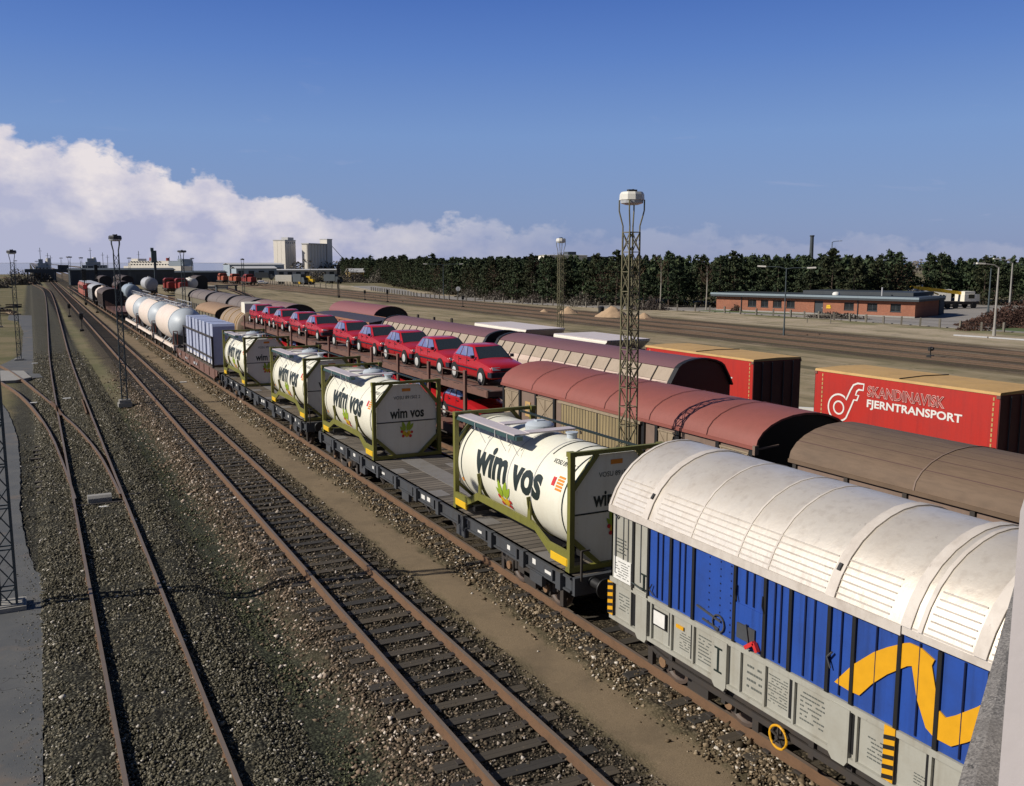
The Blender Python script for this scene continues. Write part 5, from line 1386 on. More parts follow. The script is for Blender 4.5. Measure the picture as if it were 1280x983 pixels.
# ------------------------------------------------------------------ red containers and trailers
MAT['darkred'] = paint('dark_red_door', (.085,.012,.012), .6, .4, (.03,.01,.01), 1.5, .3)
def red_container():
    t = thing('red_container', '', 'container', (0,0,0), 0, 'red tarpaulin containers on flat wagons')
    L = 3.6
    b = MB(); b.box(-1.25, 1.25, -L, L, 0, 2.62); b.build('body', MAT['container_red'], t)
    b = MB(); b.prism([(-1.27,2.60),(-1.24,2.68),(0,2.71),(1.24,2.68),(1.27,2.60)], -L-.02, L+.02); b.build('roof_cover', MAT['tan_top'], t)
    b = MB()
    for e in (-1, 1):
        b = MB(); b.box(-1.24, 1.24, e*(L+.03), e*L, .05, 2.58); b.build('end_door', MAT['darkred'], t)
    b = MB()
    for s in (-1, 1):
        for y in (-L+.18, L-.35):
            for k in range(16): b.box(s*1.252, s*1.262, y-.025, y+.025, .1+k*.155, .2+k*.155)
    b.build('lacing', MAT['tan_top'], t)
    b = MB()
    for s in (-1, 1):
        for y in np.arange(-L+.6, L-.5, .3): b.box(s*1.252, s*1.262, y-.02, y+.02, .10, .16)
    b.build('eyelet_row', MAT['lamp_dark'], t)
    for e in (-1, 1):
        b = MB()
        for x in (-.8, -.3, .3, .8): b.cyl((x, e*(L+.06), .1), (x, e*(L+.06), 2.55), .02, n=6)
        b.build('door_bar', MAT['dgrey'], t)
    b = MB()
    for s in (-1, 1):
        for e in (-1, 1): b.box(s*1.20, s*1.275, e*(L-.09), e*(L+.035), -.04, .14); b.box(s*1.20, s*1.275, e*(L-.09), e*(L+.035), 2.5, 2.6)
    b.build('corner_fittings', MAT['rust'], t)
    b = MB()
    for s in (-1, 1): b.box(s*1.25, s*1.27, -L, L, -.06, .05)
    b.bar((-1.2, .0, 2.70), (0, .02, 2.725), .03); b.bar((0, .02, 2.725), (1.2, .0, 2.70), .03)
    b.build('bottom_rail', MAT['under'], t)
    X = -1.262
    pl = lambda u0, v0: (lambda u, v, w: (X, u0-u, v0+v))
    decal('bold_lettering', text_mb('FJERNTRANSPORT', 3.64, .35, bold=.028), pl(1.22, 1.51), MAT['white'], t)
    decal('outline_lettering', text_mb('SKANDINAVISK', 3.02, .38, bold=.012, outline=.020), lambda u, v, w: (X-.006-abs(w+.02)*.3, 1.22-u, 1.95+v), MAT['pink'], t)
    def ribbon(pts, w=.055, closed=False):
        ps = []; n = len(pts); off = []
        for i in range(n):
            p, q = pts[i-1 if (i or closed) else 0], pts[(i+1) % n if (i < n-1 or closed) else n-1]
            d = math.hypot(q[0]-p[0], q[1]-p[1]) or 1; off.append((-(q[1]-p[1])/d*w/2, (q[0]-p[0])/d*w/2))
        for i in range(n if closed else n-1):
            j = (i+1) % n; (xa, ya), (xb, yb), (ua, va), (ub, vb) = pts[i], pts[j], off[i], off[j]
            ps.append([(xa+ua, ya+va), (xb+ub, yb+vb), (xb-ub, yb-vb), (xa-ua, ya-va)])
        return ps
    o1 = [(.42+.42*math.cos(a), .42+.42*math.sin(a)) for a in np.linspace(R(60), R(318), 26)]
    outer = o1 + [(.86,.42),(1.0,.74),(1.12,.74),(1.18,.90),(1.06,.90),(1.10,1.02),(1.17,1.08),(1.34,1.08),(1.36,1.27),(1.12,1.27),(.96,1.20),(.86,1.04),(.70,.70)]
    inner = [(.42+.20*math.cos(a), .42+.20*math.sin(a)) for a in np.linspace(0, 2*PI, 20, endpoint=False)]
    decal('emblem', poly_uv(ribbon([(a_*1.13, b_*1.12) for a_, b_ in outer], .062, True)+ribbon([(a_*1.13, b_*1.12) for a_, b_ in inner], .06, True)), pl(2.92, .93), MAT['white'], t)
    return t
MAT['pink'] = flat('pink_white_outline', (.70,.42,.38), .6)
rc = red_container(); rc.location = (26.28, 20.72, 1.22); rc['label'] = 'red tarpaulin container behind the brown-roofed van, its whole side lettering showing'
o = dup(rc, (26.28, 31.2, 1.22)); o['label'] = 'red tarpaulin container partly behind the beige slide-wall wagon'
def plain_flat(y0, y1, label):
    yc, L = (y0+y1)/2, (y1-y0)/2
    t = thing('container_wagon', label, 'freight wagon', (26.25, yc, 0))
    b = MB(); b.box(-1.25, 1.25, -L, L, .9, 1.15); b.build('deck', MAT['dgrey'], t)
    b = MB(); b.box(-.3, .3, -L+.2, L-.2, .6, .9); b.build('underframe', MAT['under'], t)
    for e in (-1, 1): bogie(t, e*(L-2)); buffers(t, e*L, e)
plain_flat(16.6, 35.4, 'flat wagon carrying both red tarpaulin containers'); plain_flat(36.8, 55.2, 'flat wagon carrying the two white-topped red trailers')
def trailer(L, y, lab):
    t = thing('red_trailer', lab, 'trailer', (26.28, y, 1.22), 0, 'white-topped red trailers')
    b = MB(); b.box(-1.25, 1.25, -L, L, 0, 2.1); b.build('body', MAT['container_red'], t)
    b = MB(); b.prism([(-1.3,2.1),(1.3,2.1),(1.3,2.55),(1.28,2.62),(-1.28,2.62),(-1.3,2.55)], -L-.30, L+.02)
    b.v = [(x, (y+.7 if z < 2.2 and y < -L+.1 else y), z) for x, y, z in b.v]; b.build('side_hood', MAT['whiteside'], t)
    b = MB(); b.box(-1.29, 1.29, -L-.34, L, 2.62, 2.66); b.build('roof', MAT['pinkroof'], t)
    b = MB(); b.box(-1.2, 1.2, -L-.03, -L, .05, 2.08); b.build('end_door', MAT['black'], t)
    b = MB()
    for y in (-2.2, 2.4):
        for s in (-1, 1): b.box(s*1.1, s*1.25, y-.3, y+.3, -.06, 0)
    b.build('foot', MAT['under'], t)
    return t
trailer(2.45, 40.75, 'white-topped red trailer behind the lattice mast')
trailer(3.3, 50.0, 'white-topped red trailer one place farther back than the one behind the mast')
van('covered_van', 'short van with pinkish red roof standing alone past the white-topped trailers', 26.25, 72.4, 85.0, 'mauvered', 'tarp', 3.2, 4.1, posts=12)
# ------------------------------------------------------------------ light masts, lamps, signals
def lattice_mast(name, label, x, y, top=9.5, w=.40, base_h=0, m='mast', zb=-.25, heavy=True, head=.33, group='lattice light masts'):
    t = thing(name, label, 'light mast', (x, y, zb), 0, group); H = top-zb
    flare = .72; body = H-flare-.35
    b = MB(); n = int(body/.46)
    def leg(k, z):
        f = z/body; h = (w*(1-.1*f))/2; sx, sy = ((-1,-1),(1,-1),(1,1),(-1,1))[k]
        return (sx*h, sy*h, z)
    th = .034 if heavy else .05
    for k in range(4): b.bar(leg(k, 0), leg(k, body), th, th)
    for i in range(n):
        z0, z1 = body*i/n, body*(i+1)/n
        for k in range(4):
            q = (k+1) % 4
            if (i+k) % 2 or (heavy and z0 > body*.55): b.bar(leg(k, z0), leg(q, z1), th*.5)
            if not (i+k) % 2 or (heavy and z0 > body*.55): b.bar(leg(q, z0), leg(k, z1), th*.5)
            if i % 2 == 0 or heavy: b.bar(leg(k, z1), leg(q, z1), th*.6)
    b.build('lattice_tower', MAT[m], t)
    b = MB()
    for k in range(4):
        p = Vector(leg(k, body)); d = Vector((p.x, p.y, 0)).normalized()
        b.tube([p, p+Vector((0,0,.15)), p+d*.075+Vector((0,0,.42)), p+d*.10+Vector((0,0,.52)), p+d*.10+Vector((0,0,flare+.06))], .018 if heavy else .026, 6)
    b.build('flared_neck', MAT[m], t)
    z = body+flare
    b = MB(); b.lathe([(head*.9,z+.04),(head*1.02,z+.06),(head*.99,z+.19),(head*.88,z+.25)], (0,0,0), 'Z', 10); hd = b.build('lamp_head', MAT['lamp_dark'] if not heavy else MAT['lamp_white'], t, smooth=20)
    b = MB(); b.lathe([(head*.5,z-.06),(head*.92,z-.02),(head*.95,z+.05)], (0,0,0), 'Z', 16); b.build('lens_ring', MAT['lamp_lens'], hd)
    b = MB(); b.box(-.12,.12,-.05,.05,z+.25,z+.31); b.cyl((.1,.1,z+.25), (.1,.1,z+.33), .03, n=6); b.build('head_cap', MAT['lamp_dark'], hd)
    b = MB(); b.zprism([(-.36,-.34),(.36,-.34),(.36,.34),(-.36,.34)], -.1, .12); b.zprism([(-.3,-.28),(.3,-.28),(.3,.28),(-.3,.28)], .1, .30 if base_h else .15); b.build('concrete_foot', MAT['concrete'], t)
    return t
lattice_mast('light_mast', 'tall yellowish lattice light mast standing between the white tank containers and the red-roofed van', 13.2, 19.05, 9.5, .33, head=.30)
lattice_mast('light_mast', 'dark lattice light mast on a concrete foot between the two open tracks', 4.25, 55.5, 9.25, .29, base_h=1, m='mastgrey', heavy=False, head=.34)
lattice_mast('light_mast', 'lattice light mast in the asphalt path, only its lower part in the frame', -.94, 23.5, 9.5, .34, m='mastgrey', heavy=False, head=.28)
lattice_mast('light_mast', 'dark light mast beside the narrow path and the turnout', -1.25, 85, 8.75, .30, m='mastgrey', heavy=False, head=.36)
lattice_mast('light_mast', 'yellowish lattice light mast beyond the white-topped trailers, in front of the wood', 32.2, 54.8, 9.4, .33, head=.33)
for (x, y, z, lab, h) in [(18.6,134,9.4,'light mast rising beyond the dull arched wagons',.6),(13.4,300,9.2,'light mast standing before the grey ship',.6),(8.8,257,9.2,'light mast near the far end of the open tracks',.7),(48.1,324,9.2,'light mast before the grey stern of the white ferry',.7),(29.5,334,9.3,'light mast between the grey ship and the white ferry',.7),(43.6,219,8.6,'slim light mast by the red locomotives',.45),(-3.8,130,8.1,'light mast on the grass beside the narrow path',.45),(12.8,470,9.8,'distant light mast before the grey ship and shed',.8),(-6,500,8.6,'distant light mast beyond the bare bushes',.8),(3,520,8.4,'distant light mast close to the dark ship',.8)]:
    lattice_mast('light_mast', lab, x, y, z, .5 if y > 200 else .38, m='mastgrey', heavy=False, head=h)
def lamp_post(label, x, y, top, arms, zb=-.2, m='mastgrey', r=.07):
    t = thing('street_lamp', label, 'street lamp', (x, y, zb)); H = top-zb
    b = MB(); b.cyl((0,0,0), (0,0,H), r*1.25, r*.75, n=10); b.cyl((0,0,0), (0,0,.9), r*1.7, r*1.5, n=10); b.build('pole', MAT[m], t, smooth=40)
    for (dx, dy, up) in arms:
        b = MB(); b.tube([(0,0,H-.1), (dx*.3,dy*.3,H+up*.6), (dx,dy,H+up)], r*.6, 6); b.build('arm', MAT[m], t)
        d = Vector((dx,dy,0)).normalized(); p = Vector((dx,dy,H+up))
        b = MB(); b.bar(p-d*.15, p+d*.75+Vector((0,0,.04)), .32, .16); b.bar(p-d*.05, p+d*.65, .24, .1); b.build('lamp_head', MAT['lamp_white'], t)
lamp_post('tall street lamp with two opposite arms in front of the brick building', 72.0, 74.8, 7.1, [(-1.7,1.5,.15),(1.7,-1.5,.0)], m='mastgrey')
lamp_post('street lamp with two opposite arms at the edge of the wood', 82.7, 193, 7.2, [(-3.4,1.6,.1),(3.4,-1.6,.1)])
lamp_post('pale street lamp by the brown bush, lower of the pair', 92.2, 64.3, 7.2, [(-1.6,.7,.35)], m='concrete', r=.11)
lamp_post('pale street lamp standing behind the brown bush', 132.8, 90.4, 7.6, [(-2.2,.9,.6)], m='concrete', r=.13)
lamp_post('grey lamp pole without arm beside the pale lamp behind the bush', 128.0, 90.5, 6.8, [], m='mastgrey', r=.11)
lamp_post('thin lamp rising above the wood behind the brick building', 210, 200, 13.6, [(2.5,-.5,.3)], m='mastgrey', r=.14)
def signal(label, x, y, top, zb=-.25, cat='railway signal', red=False):
    t = thing('railway_signal', label, cat, (x, y, zb)); H = top-zb
    b = MB(); b.cyl((0,0,0), (0,0,H-1.2), .09, n=8); b.box(-.2,.2,-.2,.2,0,.5); b.build('pole', MAT['signal'], t)
    b = MB(); b.xprism([(-.1,H-2.1),(.1,H-2.1),(.1,H),(-.1,H)], -.36, .36)
    for k in range(3): b.cyl((0,-.1,H-.4-.6*k), (0,-.38,H-.4-.6*k), .16, n=10)
    b.box(-.3, .3, -.12, .12, H*.45, H*.45+.8); b.build('signal_head', MAT['signal'], t)
    b = MB(); b.bar((-.28,.1,.3), (-.28,.1,H-2), .05); b.bar((.28,.1,.3), (.28,.1,H-2), .05)
    for k in range(int((H-2)/.4)): b.bar((-.28,.1,.4+.4*k), (.28,.1,.4+.4*k), .03)
    b.build('ladder', MAT['signal'], t)
    if red:
        b = MB(); b.box(-.3,.3,-.13,-.121,H*.45+.05,H*.45+.75); b.build('sign_plate', MAT['red_mark'], t)
signal('black railway signal with a red plate between the open track and the wagons', 8.85, 190, 6.4, red=True)
signal('black signal head seen edge-on beside the dark shed', 13.5, 235, 7.1)
signal('tall black railway signal by the main line near the edge of the wood', 61.7, 204, 7.1)
for (x, y, h, lab) in [(4.9,118,1.0,'low dwarf signal in the strip between the open tracks'),(9.0,160,.9,'low dwarf signal beside the sandy walkway'),(4.7,150,.9,'low black post in the verge between the tracks'),(62.5,188,1.0,'low black relay post by the main line'),(63.2,176,1.2,'small relay cabinet on a post by the main line'),(68,150,1.0,'grey post at the edge of the main line'),(66.5,52,.45,'low marker post between the main line and the red containers')]:
    t = thing('dwarf_signal', lab, 'dwarf signal', (x, y, -.27))
    b = MB(); b.cyl((0,0,0), (0,0,h*2), .05, n=6); b.box(-.22,.22,-.22,.22,0,.25); b.build('post', MAT['signal'], t)
    b = MB(); b.zprism([(-.2,-.12),(.2,-.12),(.2,.12),(-.2,.12)], h*1.4, h*2.1); b.cyl((0,-.12,h*1.8), (0,-.26,h*1.8), .12, n=8); b.build('head', MAT['signal'], t)
t = thing('road_sign', 'round grey sign on a post along the road by the wood', 'road sign', (82, 183.3, -.2))
b = MB(); b.cyl((0,0,0), (0,0,2.4), .05, n=6); b.build('post', MAT['mastgrey'], t)
b = MB(); b.cyl((-.03,0,2.2), (.03,0,2.2), .5, n=20); o = b.build('disc', MAT['tankgrey'], t); o.rotation_euler.z = R(60)
t = thing('railway_mast_box', 'small white signal lamp fixed low on the yellowish mast by the trailers', 'lamp', (31.75, 54.6, 2.9))
b = MB(); b.lathe([(.05,0),(.2,.06),(.22,.22),(.1,.32)], (0,0,0), 'Z', 12); b.build('shade', MAT['white'], t)
b = MB(); b.bar((0,0,.1), (.4,.1,.1), .05); b.build('bracket', MAT['mastgrey'], t)

# ------------------------------------------------------------------ fences
def post_fence(label, pts, step, h=1.05, wires=True, m='concrete', w=.13, zb=-.25):
    L = resample(pts, step)[:100]
    t = thing('post_fence', label, 'fence'); first = None
    for x, y in L:
        if first is None:
            b = MB(); b.box(-w/2, w/2, -w/2, w/2, 0, h); b.add([(-w/2,-w/2,h),(w/2,-w/2,h),(w/2,w/2,h),(-w/2,w/2,h),(0,0,h+.06)], [(0,1,4),(1,2,4),(2,3,4),(3,0,4)]); o = first = b.build('post', MAT[m], t)
        else: o = first.copy(); COL.objects.link(o)
        o.location = (x, y, zb+random.uniform(-.08,.05)); o.rotation_euler = (random.uniform(-.04,.04), random.uniform(-.04,.04), random.random())
    if wires:
        b = MB()
        for z in (.45, .85):
            for (xa, ya), (xc, yc) in zip(L[:-1], L[1:]): b.bar((xa,ya,zb+z), (xc,yc,zb+z), .02)
        b.build('wire', MAT['under'], t)
MAT['oldpost'] = paint('weathered_post', (.16,.145,.12), .85, .4, (.07,.06,.05), 3, .2)
post_fence('row of weathered concrete posts with wire along the road', [(98.6,62),(98.2,87),(98.4,101),(96.0,120),(88,133),(83.2,160),(78.4,180),(79,200),(85,250)], 2.75, m='oldpost', w=.22)
post_fence('long fence of thin posts across the sand below the silos', [(82,272),(75.5,300),(74.7,320),(77,394)], 3.2, h=1.5, m='oldpost', w=.2)
post_fence('short row of low dark posts beyond the beige slide-wall wagons', [(46.8,124),(47.4,108),(47.6,98),(47.2,88)], 5.2, h=.8, wires=False, m='under', w=.25)
t = thing('barrier_frame', 'low tubular barrier standing on the path before the brick building', 'barrier', (91.3, 88.6, -.2)); t.rotation_euler.z = R(-70)
b = MB(); b.tube([(-1.6,0,0),(-1.6,0,1.1),(1.6,0,1.1),(1.6,0,0)], .06, 6); b.tube([(-1.6,0,.6),(1.6,0,.6)], .04, 6); b.build('frame', MAT['oldpost'], t)
for i, (x, y, s, lab) in enumerate([(75.3,113.2,1.25,'largest pale sand heap beside the main line'),(74,123.5,.85,'sand heap behind the mast beyond the trailers'),(76.9,107.5,.7,'low sand heap between the largest one and the brick building'),(72.5,128.5,.45,'smallest sand heap by the main line')]):
    def zf(X, Y): 
        r = np.hypot(X, Y); return np.maximum(0, 1.45*s*(1-r/(2.2*s)))**1.0 + rng.normal(0, .05*s, X.shape) - .03
    g = np.linspace(-2.4*s, 2.4*s, 22)
    o = grid(g, g, zf, 'sand_heap', MAT.setdefault('sandheap', paint('heap_sand', (.42,.29,.18), .95, .4, (.3,.2,.12), 1, 0))); o.location = (x, y, -.3); tag(o, lab, 'sand heap', 'sand heaps')
t = thing('dustbin', 'dark upright bin next to the largest sand heap', 'bin', (76.5, 118, -.25))
b = MB(); b.cyl((0,0,0), (0,0,1.2), .4, .46, n=14); b.build('body', MAT['signal'], t); b = MB(); b.cyl((0,0,1.2), (0,0,1.35), .5, .3, n=14); b.build('lid', MAT['lamp_dark'], t)

# ------------------------------------------------------------------ brick building and its yard
def brick_mat():
    m, T, bs = newmat('red_brick'); co = T.n('ShaderNodeTexCoord').outputs['Object']
    mp = T.n('ShaderNodeMapping', {'Vector': co, 'Rotation': (R(90),0,0)}).outputs[0]
    bk = T.n('ShaderNodeTexBrick', {'Vector': mp, 'Color1': (.36,.125,.065,1), 'Color2': (.27,.085,.045,1), 'Mortar': (.30,.2,.15,1), 'Scale': 1.0, 'Brick Width': .24, 'Row Height': .08, 'Mortar Size': .008})
    c = T.mix(T.math('MULTIPLY', T.ramp(T.noise(co, .6, 5), .4, .7), .4), bk.outputs[0], (.2,.08,.05))
    setc(T, bs, 'Base Color', c); bs.inputs['Roughness'].default_value = .9; return m
MAT['brick'] = brick_mat()
def brick_building():
    t = thing('brick_building', 'long low red brick building with dark flat roof at the edge of the wood', 'building', (100.8, 120.5, 0), math.atan2(-.944,.329))
    Lx, D, zt = 32.2, 9.5, 2.15
    ops = [(5.8,7.3,.6,1.75),(8.1,9.4,.6,1.75),(10.2,11.7,.6,1.75),(12.5,13.9,.6,1.75),(17.1,18.5,-.2,1.9),(21.8,23.3,.6,1.75),(25.3,26.8,.6,1.75),(28.7,30.2,.6,1.75)]
    b = MB(); x = 0
    for a, c, z0, z1 in ops:
        b.box(x, a, 0, .25, -.3, zt); b.box(a, c, 0, .25, z1, zt)
        if z0 > 0: b.box(a, c, 0, .25, -.3, z0)
        x = c
    b.box(x, Lx, 0, .25, -.3, zt); b.box(0, .25, .25, D, -.3, zt); b.box(Lx-.25, Lx, .25, D, -.3, zt); b.box(.25, Lx-.25, D-.25, D, -.3, zt)
    w = b.build('wall', MAT['brick'], t)
    b = MB(); b.box(-.02, Lx+.02, -.03, .0, -.3, .02); b.build('plinth', MAT['concrete'], t)
    for a, c, z0, z1 in ops:
        if z0 > 0:
            f = MB(); f.box(a, c, .10, .16, z0, z0+.07); f.box(a, c, .10, .16, z1-.07, z1); f.box(a, a+.07, .10, .16, z0, z1); f.box(c-.07, c, .10, .16, z0, z1); f.box((a+c)/2-.03, (a+c)/2+.03, .10, .16, z0, z1); f.box(a-.05, c+.05, -.05, .12, z0-.06, z0); fr = f.build('window', MAT['roofdark'], t)
            q = MB(); q.box(a+.05, c-.05, .12, .14, z0+.05, z1-.05); q.build('pane', MAT['win'], fr)
            if a > 9.9 and a < 13: q = MB(); q.box(a+.1, c-.1, .2, .22, z0+.05, z0+.5); q.build('curtain', MAT['leafdark'], fr)
        else:
            f = MB(); f.box(a, c, .12, .18, z0, z1); dr = f.build('door', MAT['roofdark'], t); q = MB(); q.box(c-.2, c-.1, .08, .12, .75, .85); q.build('handle', MAT['chrome'], dr)
    b = MB(); b.box(-.7, Lx+.7, -.7, D+.7, zt, 2.72); b.build('roof', MAT['roofdark'], t)
    b = MB(); b.box(-.72, Lx+.72, -.74, -.70, 2.45, 2.76); b.box(-.74, -.70, -.7, D+.7, 2.45, 2.76); b.box(Lx+.70, Lx+.74, -.7, D+.7, 2.45, 2.76); b.build('roof_edge', MAT['fascia'], t)
    b = MB(); b.box(13, Lx-2, 4.5, D+3.5, 2.72, 3.25); b.build('raised_roof', MAT['roofdark'], t)
    b = MB(); b.lathe([(.55,2.72),(.55,2.95),(.4,3.15),(.1,3.22)], (19.5,2.2,0), 'Z', 14); b.build('roof_dome', MAT['white'], t, smooth=40)
    b = MB(); b.cyl((26.2,3,2.7), (26.2,3,4.0), .12, n=8); b.build('flue', MAT['tankgrey'], t)
    b = MB()
    for x in (4.65, 23.9): b.cyl((x,-.08,-.2), (x,-.08,2.2), .07, n=8)
    b.build('downpipe', MAT['roofdark'], t)
    b = MB(); b.box(19.05, 19.75, -.06, 0, .75, 1.05); b.box(19.1, 19.7, -.09, -.06, 1.05, 1.3); b.build('notice_box', MAT['yellow'], t)
MAT['leafdark'] = flat('pot_plant_green', (.10,.18,.08), .7)
brick_building()
t = thing('site_cabin', 'grey boarded site cabin with small windows in front of the trees', 'cabin', (142.4, 113.2, -.2), R(-52))
b = MB(); b.box(-4.4, 4.2, 0, 3, .25, 2.95); b.build('wall', MAT['cabin'], t)
b = MB(); b.box(-4.5, 4.3, -.1, 3.1, 2.95, 3.05); b.build('roof', MAT['shedlight'], t)
for x in (.2, 2.2):
    b = MB(); b.box(x, x+1.1, -.05, 0, 1.35, 2.3); w_ = b.build('window', MAT['white'], t); b = MB(); b.box(x+.1, x+.5, -.07, -.05, 1.45, 2.2); b.box(x+.6, x+1.0, -.07, -.05, 1.45, 2.2); b.build('pane', MAT['win'], w_)
b = MB(); b.box(-4.2, 4.0, .2, 2.8, 0, .25); b.build('skid', MAT['under'], t); b = MB(); b.cyl((-.6,.4,3.0), (-.6,.4,3.9), .12, n=8); b.build('flue', MAT['tankgrey'], t)
t = thing('mobile_crane', 'mobile crane with yellow boom and cream cab behind the brick building', 'crane', (142.5, 106.5, -.2), R(-14))
b = MB(); b.box(-4, 3.2, -1.2, 1.2, .7, 1.2); b.build('chassis', MAT['under'], t)
b = MB(); b.xprism([(0,0),(0,0)], 0, 0) if False else b.zprism([(.2,-1.2),(2.6,-1.2),(3.5,-.9),(3.5,.9),(2.6,1.2),(.2,1.2)], 1.2, 2.4); b.zprism([(.3,-1.1),(2.3,-1.1),(2.6,-.8),(2.6,.8),(2.3,1.1),(.3,1.1)], 2.4, 2.9); b.build('cab', MAT['whiteside'], t)
b = MB(); b.box(2.62, 2.72, -.8, .8, 1.7, 2.4); b.box(1.0, 2.2, -1.22, -1.2, 1.7, 2.4); b.build('window', MAT['win'], t)
b = MB(); b.bar((.5,0,2.6), (-8.0,.3,3.55), .5, .55); b.bar((.0,0,2.65), (-9.5,.35,3.75), .34, .38); b.bar((-4,.1,2.4), (-6,.2,3.1), .2); b.build('boom', MAT['yellow'], t)
for x in (-3, -1.4, 2.2):
    for s in (-1, 1): b = MB(); b.cyl((x,s*.9,.5), (x,s*1.25,.5), .5, n=16); b.build('wheel', MAT['tyre'], t)
t = thing('dark_container', 'dark green storage container beside the end of the brick building', 'container', (120.5, 96.3, -.2), R(-68))
b = MB(); b.box(-2.9, 2.9, -1.2, 1.2, .1, 2.5)
for k in range(24): b.box(-2.85+k*.24, -2.75+k*.24, -1.24, -1.2, .2, 2.4)
b.build('body', MAT['shed'], t); b = MB(); b.box(-2.95, 2.95, -1.26, 1.26, 2.5, 2.58); b.build('roof', MAT['roofdark'], t)
o = dup(car0, (150.5, 113.5, -.18), R(120), 'small dark parked car by the crane cab', None)
for c in o.children:
    if c.name.startswith('body'): c.data = c.data.copy(); c.data.materials[0] = MAT['bluedark']
if 'group' in o: del o['group']
# ------------------------------------------------------------------ bushes and trees
def leaf_mat(name, cols, vary=.3):
    m, T, bs = newmat(name)
    r = T.n('ShaderNodeNewGeometry').outputs['Random Per Island']; oi = T.n('ShaderNodeObjectInfo').outputs['Random']
    rp = T.n('ShaderNodeValToRGB', {0: r}); e = rp.color_ramp.elements
    e[0].color = rgba(cols[0]); e[1].color = rgba(cols[-1])
    for i, c in enumerate(cols[1:-1]): q = e.new((i+1)/(len(cols)-1)); q.color = rgba(c)
    c = T.n('ShaderNodeHueSaturation', {'Color': rp.outputs[0], 'Value': T.math('ADD', T.math('MULTIPLY', oi, 2*vary), 1-vary), 'Hue': T.math('ADD', T.math('MULTIPLY', oi, .06), .47)}).outputs[0]
    setc(T, bs, 'Base Color', c); bs.inputs['Roughness'].default_value = .8; bs.inputs['Specular IOR Level'].default_value = .2
    return m
MAT['needles'] = leaf_mat('pine_needles', [(.014,.021,.012),(.028,.040,.021),(.045,.058,.028),(.068,.078,.036)])
MAT['brush'] = leaf_mat('dull_brush', [(.022,.022,.016),(.045,.040,.030),(.07,.058,.042)])
MAT['twigs'] = leaf_mat('bare_brown_twigs', [(.045,.03,.022),(.09,.055,.038),(.13,.08,.05)])
MAT['greytwigs'] = leaf_mat('bare_grey_twigs', [(.07,.06,.05),(.12,.105,.09),(.16,.14,.12)])
def tris(name, C, size, m, parent, flat_=.6):
    n = len(C); a = rng.normal(0, 1, (n, 3)); a /= np.linalg.norm(a, axis=1)[:,None]; h = rng.normal(0, 1, (n, 3)); h[:,2] *= flat_
    c = np.cross(a, h); c /= np.linalg.norm(c, axis=1)[:,None]+1e-9
    s = (size*rng.uniform(.6, 1.4, n))[:,None]
    V = np.stack([C+a*s, C-a*s*.6+c*s*.7, C-a*s*.6-c*s*.7], 1).reshape(-1, 3)
    me = bpy.data.meshes.new(name); me.vertices.add(3*n); me.vertices.foreach_set('co', V.ravel().astype(np.float32))
    me.loops.add(3*n); me.loops.foreach_set('vertex_index', np.arange(3*n, dtype=np.int32)); me.polygons.add(n); me.polygons.foreach_set('loop_start', np.arange(0, 3*n, 3, dtype=np.int32))
    me.update(calc_edges=True); me.materials.append(m)
    o = bpy.data.objects.new(name, me); COL.objects.link(o)
    if parent: o.parent = parent
    return o
def pine(seed, h):
    r_ = np.random.default_rng(seed); t = thing('pine_tree', '', 'tree')
    b = MB(); bend = r_.uniform(-.3, .3, 2); pts = [(bend[0]*math.sin(k/3), bend[1]*math.sin(k/3), h*.97*k/6) for k in range(7)]
    for k in range(6): b.cyl(pts[k], pts[k+1], .15*(1-k/7), .15*(1-(k+1)/7)+.01, n=7)
    C = []
    lo = r_.uniform(.05, .2); nb = int(r_.uniform(66, 84))
    for k in range(nb):
        f = (k+.5)/nb; z = h*(lo+(1-lo)*f**.9); rad = h*r_.uniform(.22,.30)*(min(1, (1-f)*1.7+.10))**.75*r_.uniform(.55, 1.15)
        a = r_.uniform(0, 2*PI); tip = np.array([rad*math.cos(a), rad*math.sin(a), z+rad*r_.uniform(-.05,.25)])
        p0 = np.array([bend[0]*math.sin(z/h*2), bend[1]*math.sin(z/h*2), z])
        if k % 3 == 0: b.cyl(tuple(p0), tuple(tip), .035, .012, n=4)
        for q in range(3):
            c = p0+(tip-p0)*(.45+.27*q); nn = 9 if q else 6
            C.append(c+r_.normal(0, 1, (nn, 3))*np.array([.30,.30,.13])*(h/9)*(1-.45*f))
    C.append(np.array([0,0,h])+r_.normal(0, 1, (12, 3))*np.array([.22,.22,.22]))
    b.build('trunk', MAT['bark'], t)
    tris('crown', np.concatenate(C), .21*h/9, MAT['needles'], t)
    return t
PINES = [pine(20+i, 7.6+.42*i) for i in range(7)]
edge = [(172,560),(147,460),(131,380),(119,325),(108,290),(97.5,235),(92,205),(91,182),(91,153),(98,136),(111,124),(121,107),(128,106),(139,120),(152,124),(161,108),(166,84),(178,62),(190,45)]
EL = resample(edge, 2.7); EN = [(-a_, -b_) for a_, b_ in normals(EL)]
n_tree = 0; rest = []
plabels = ['dark pine in the front row of the wood']
groups = [('pine at the edge of the dense dark wood','pines along the edge of the wood'),('pine standing a few rows back in the wood, only its upper part showing','pines in the second rows of the wood')]
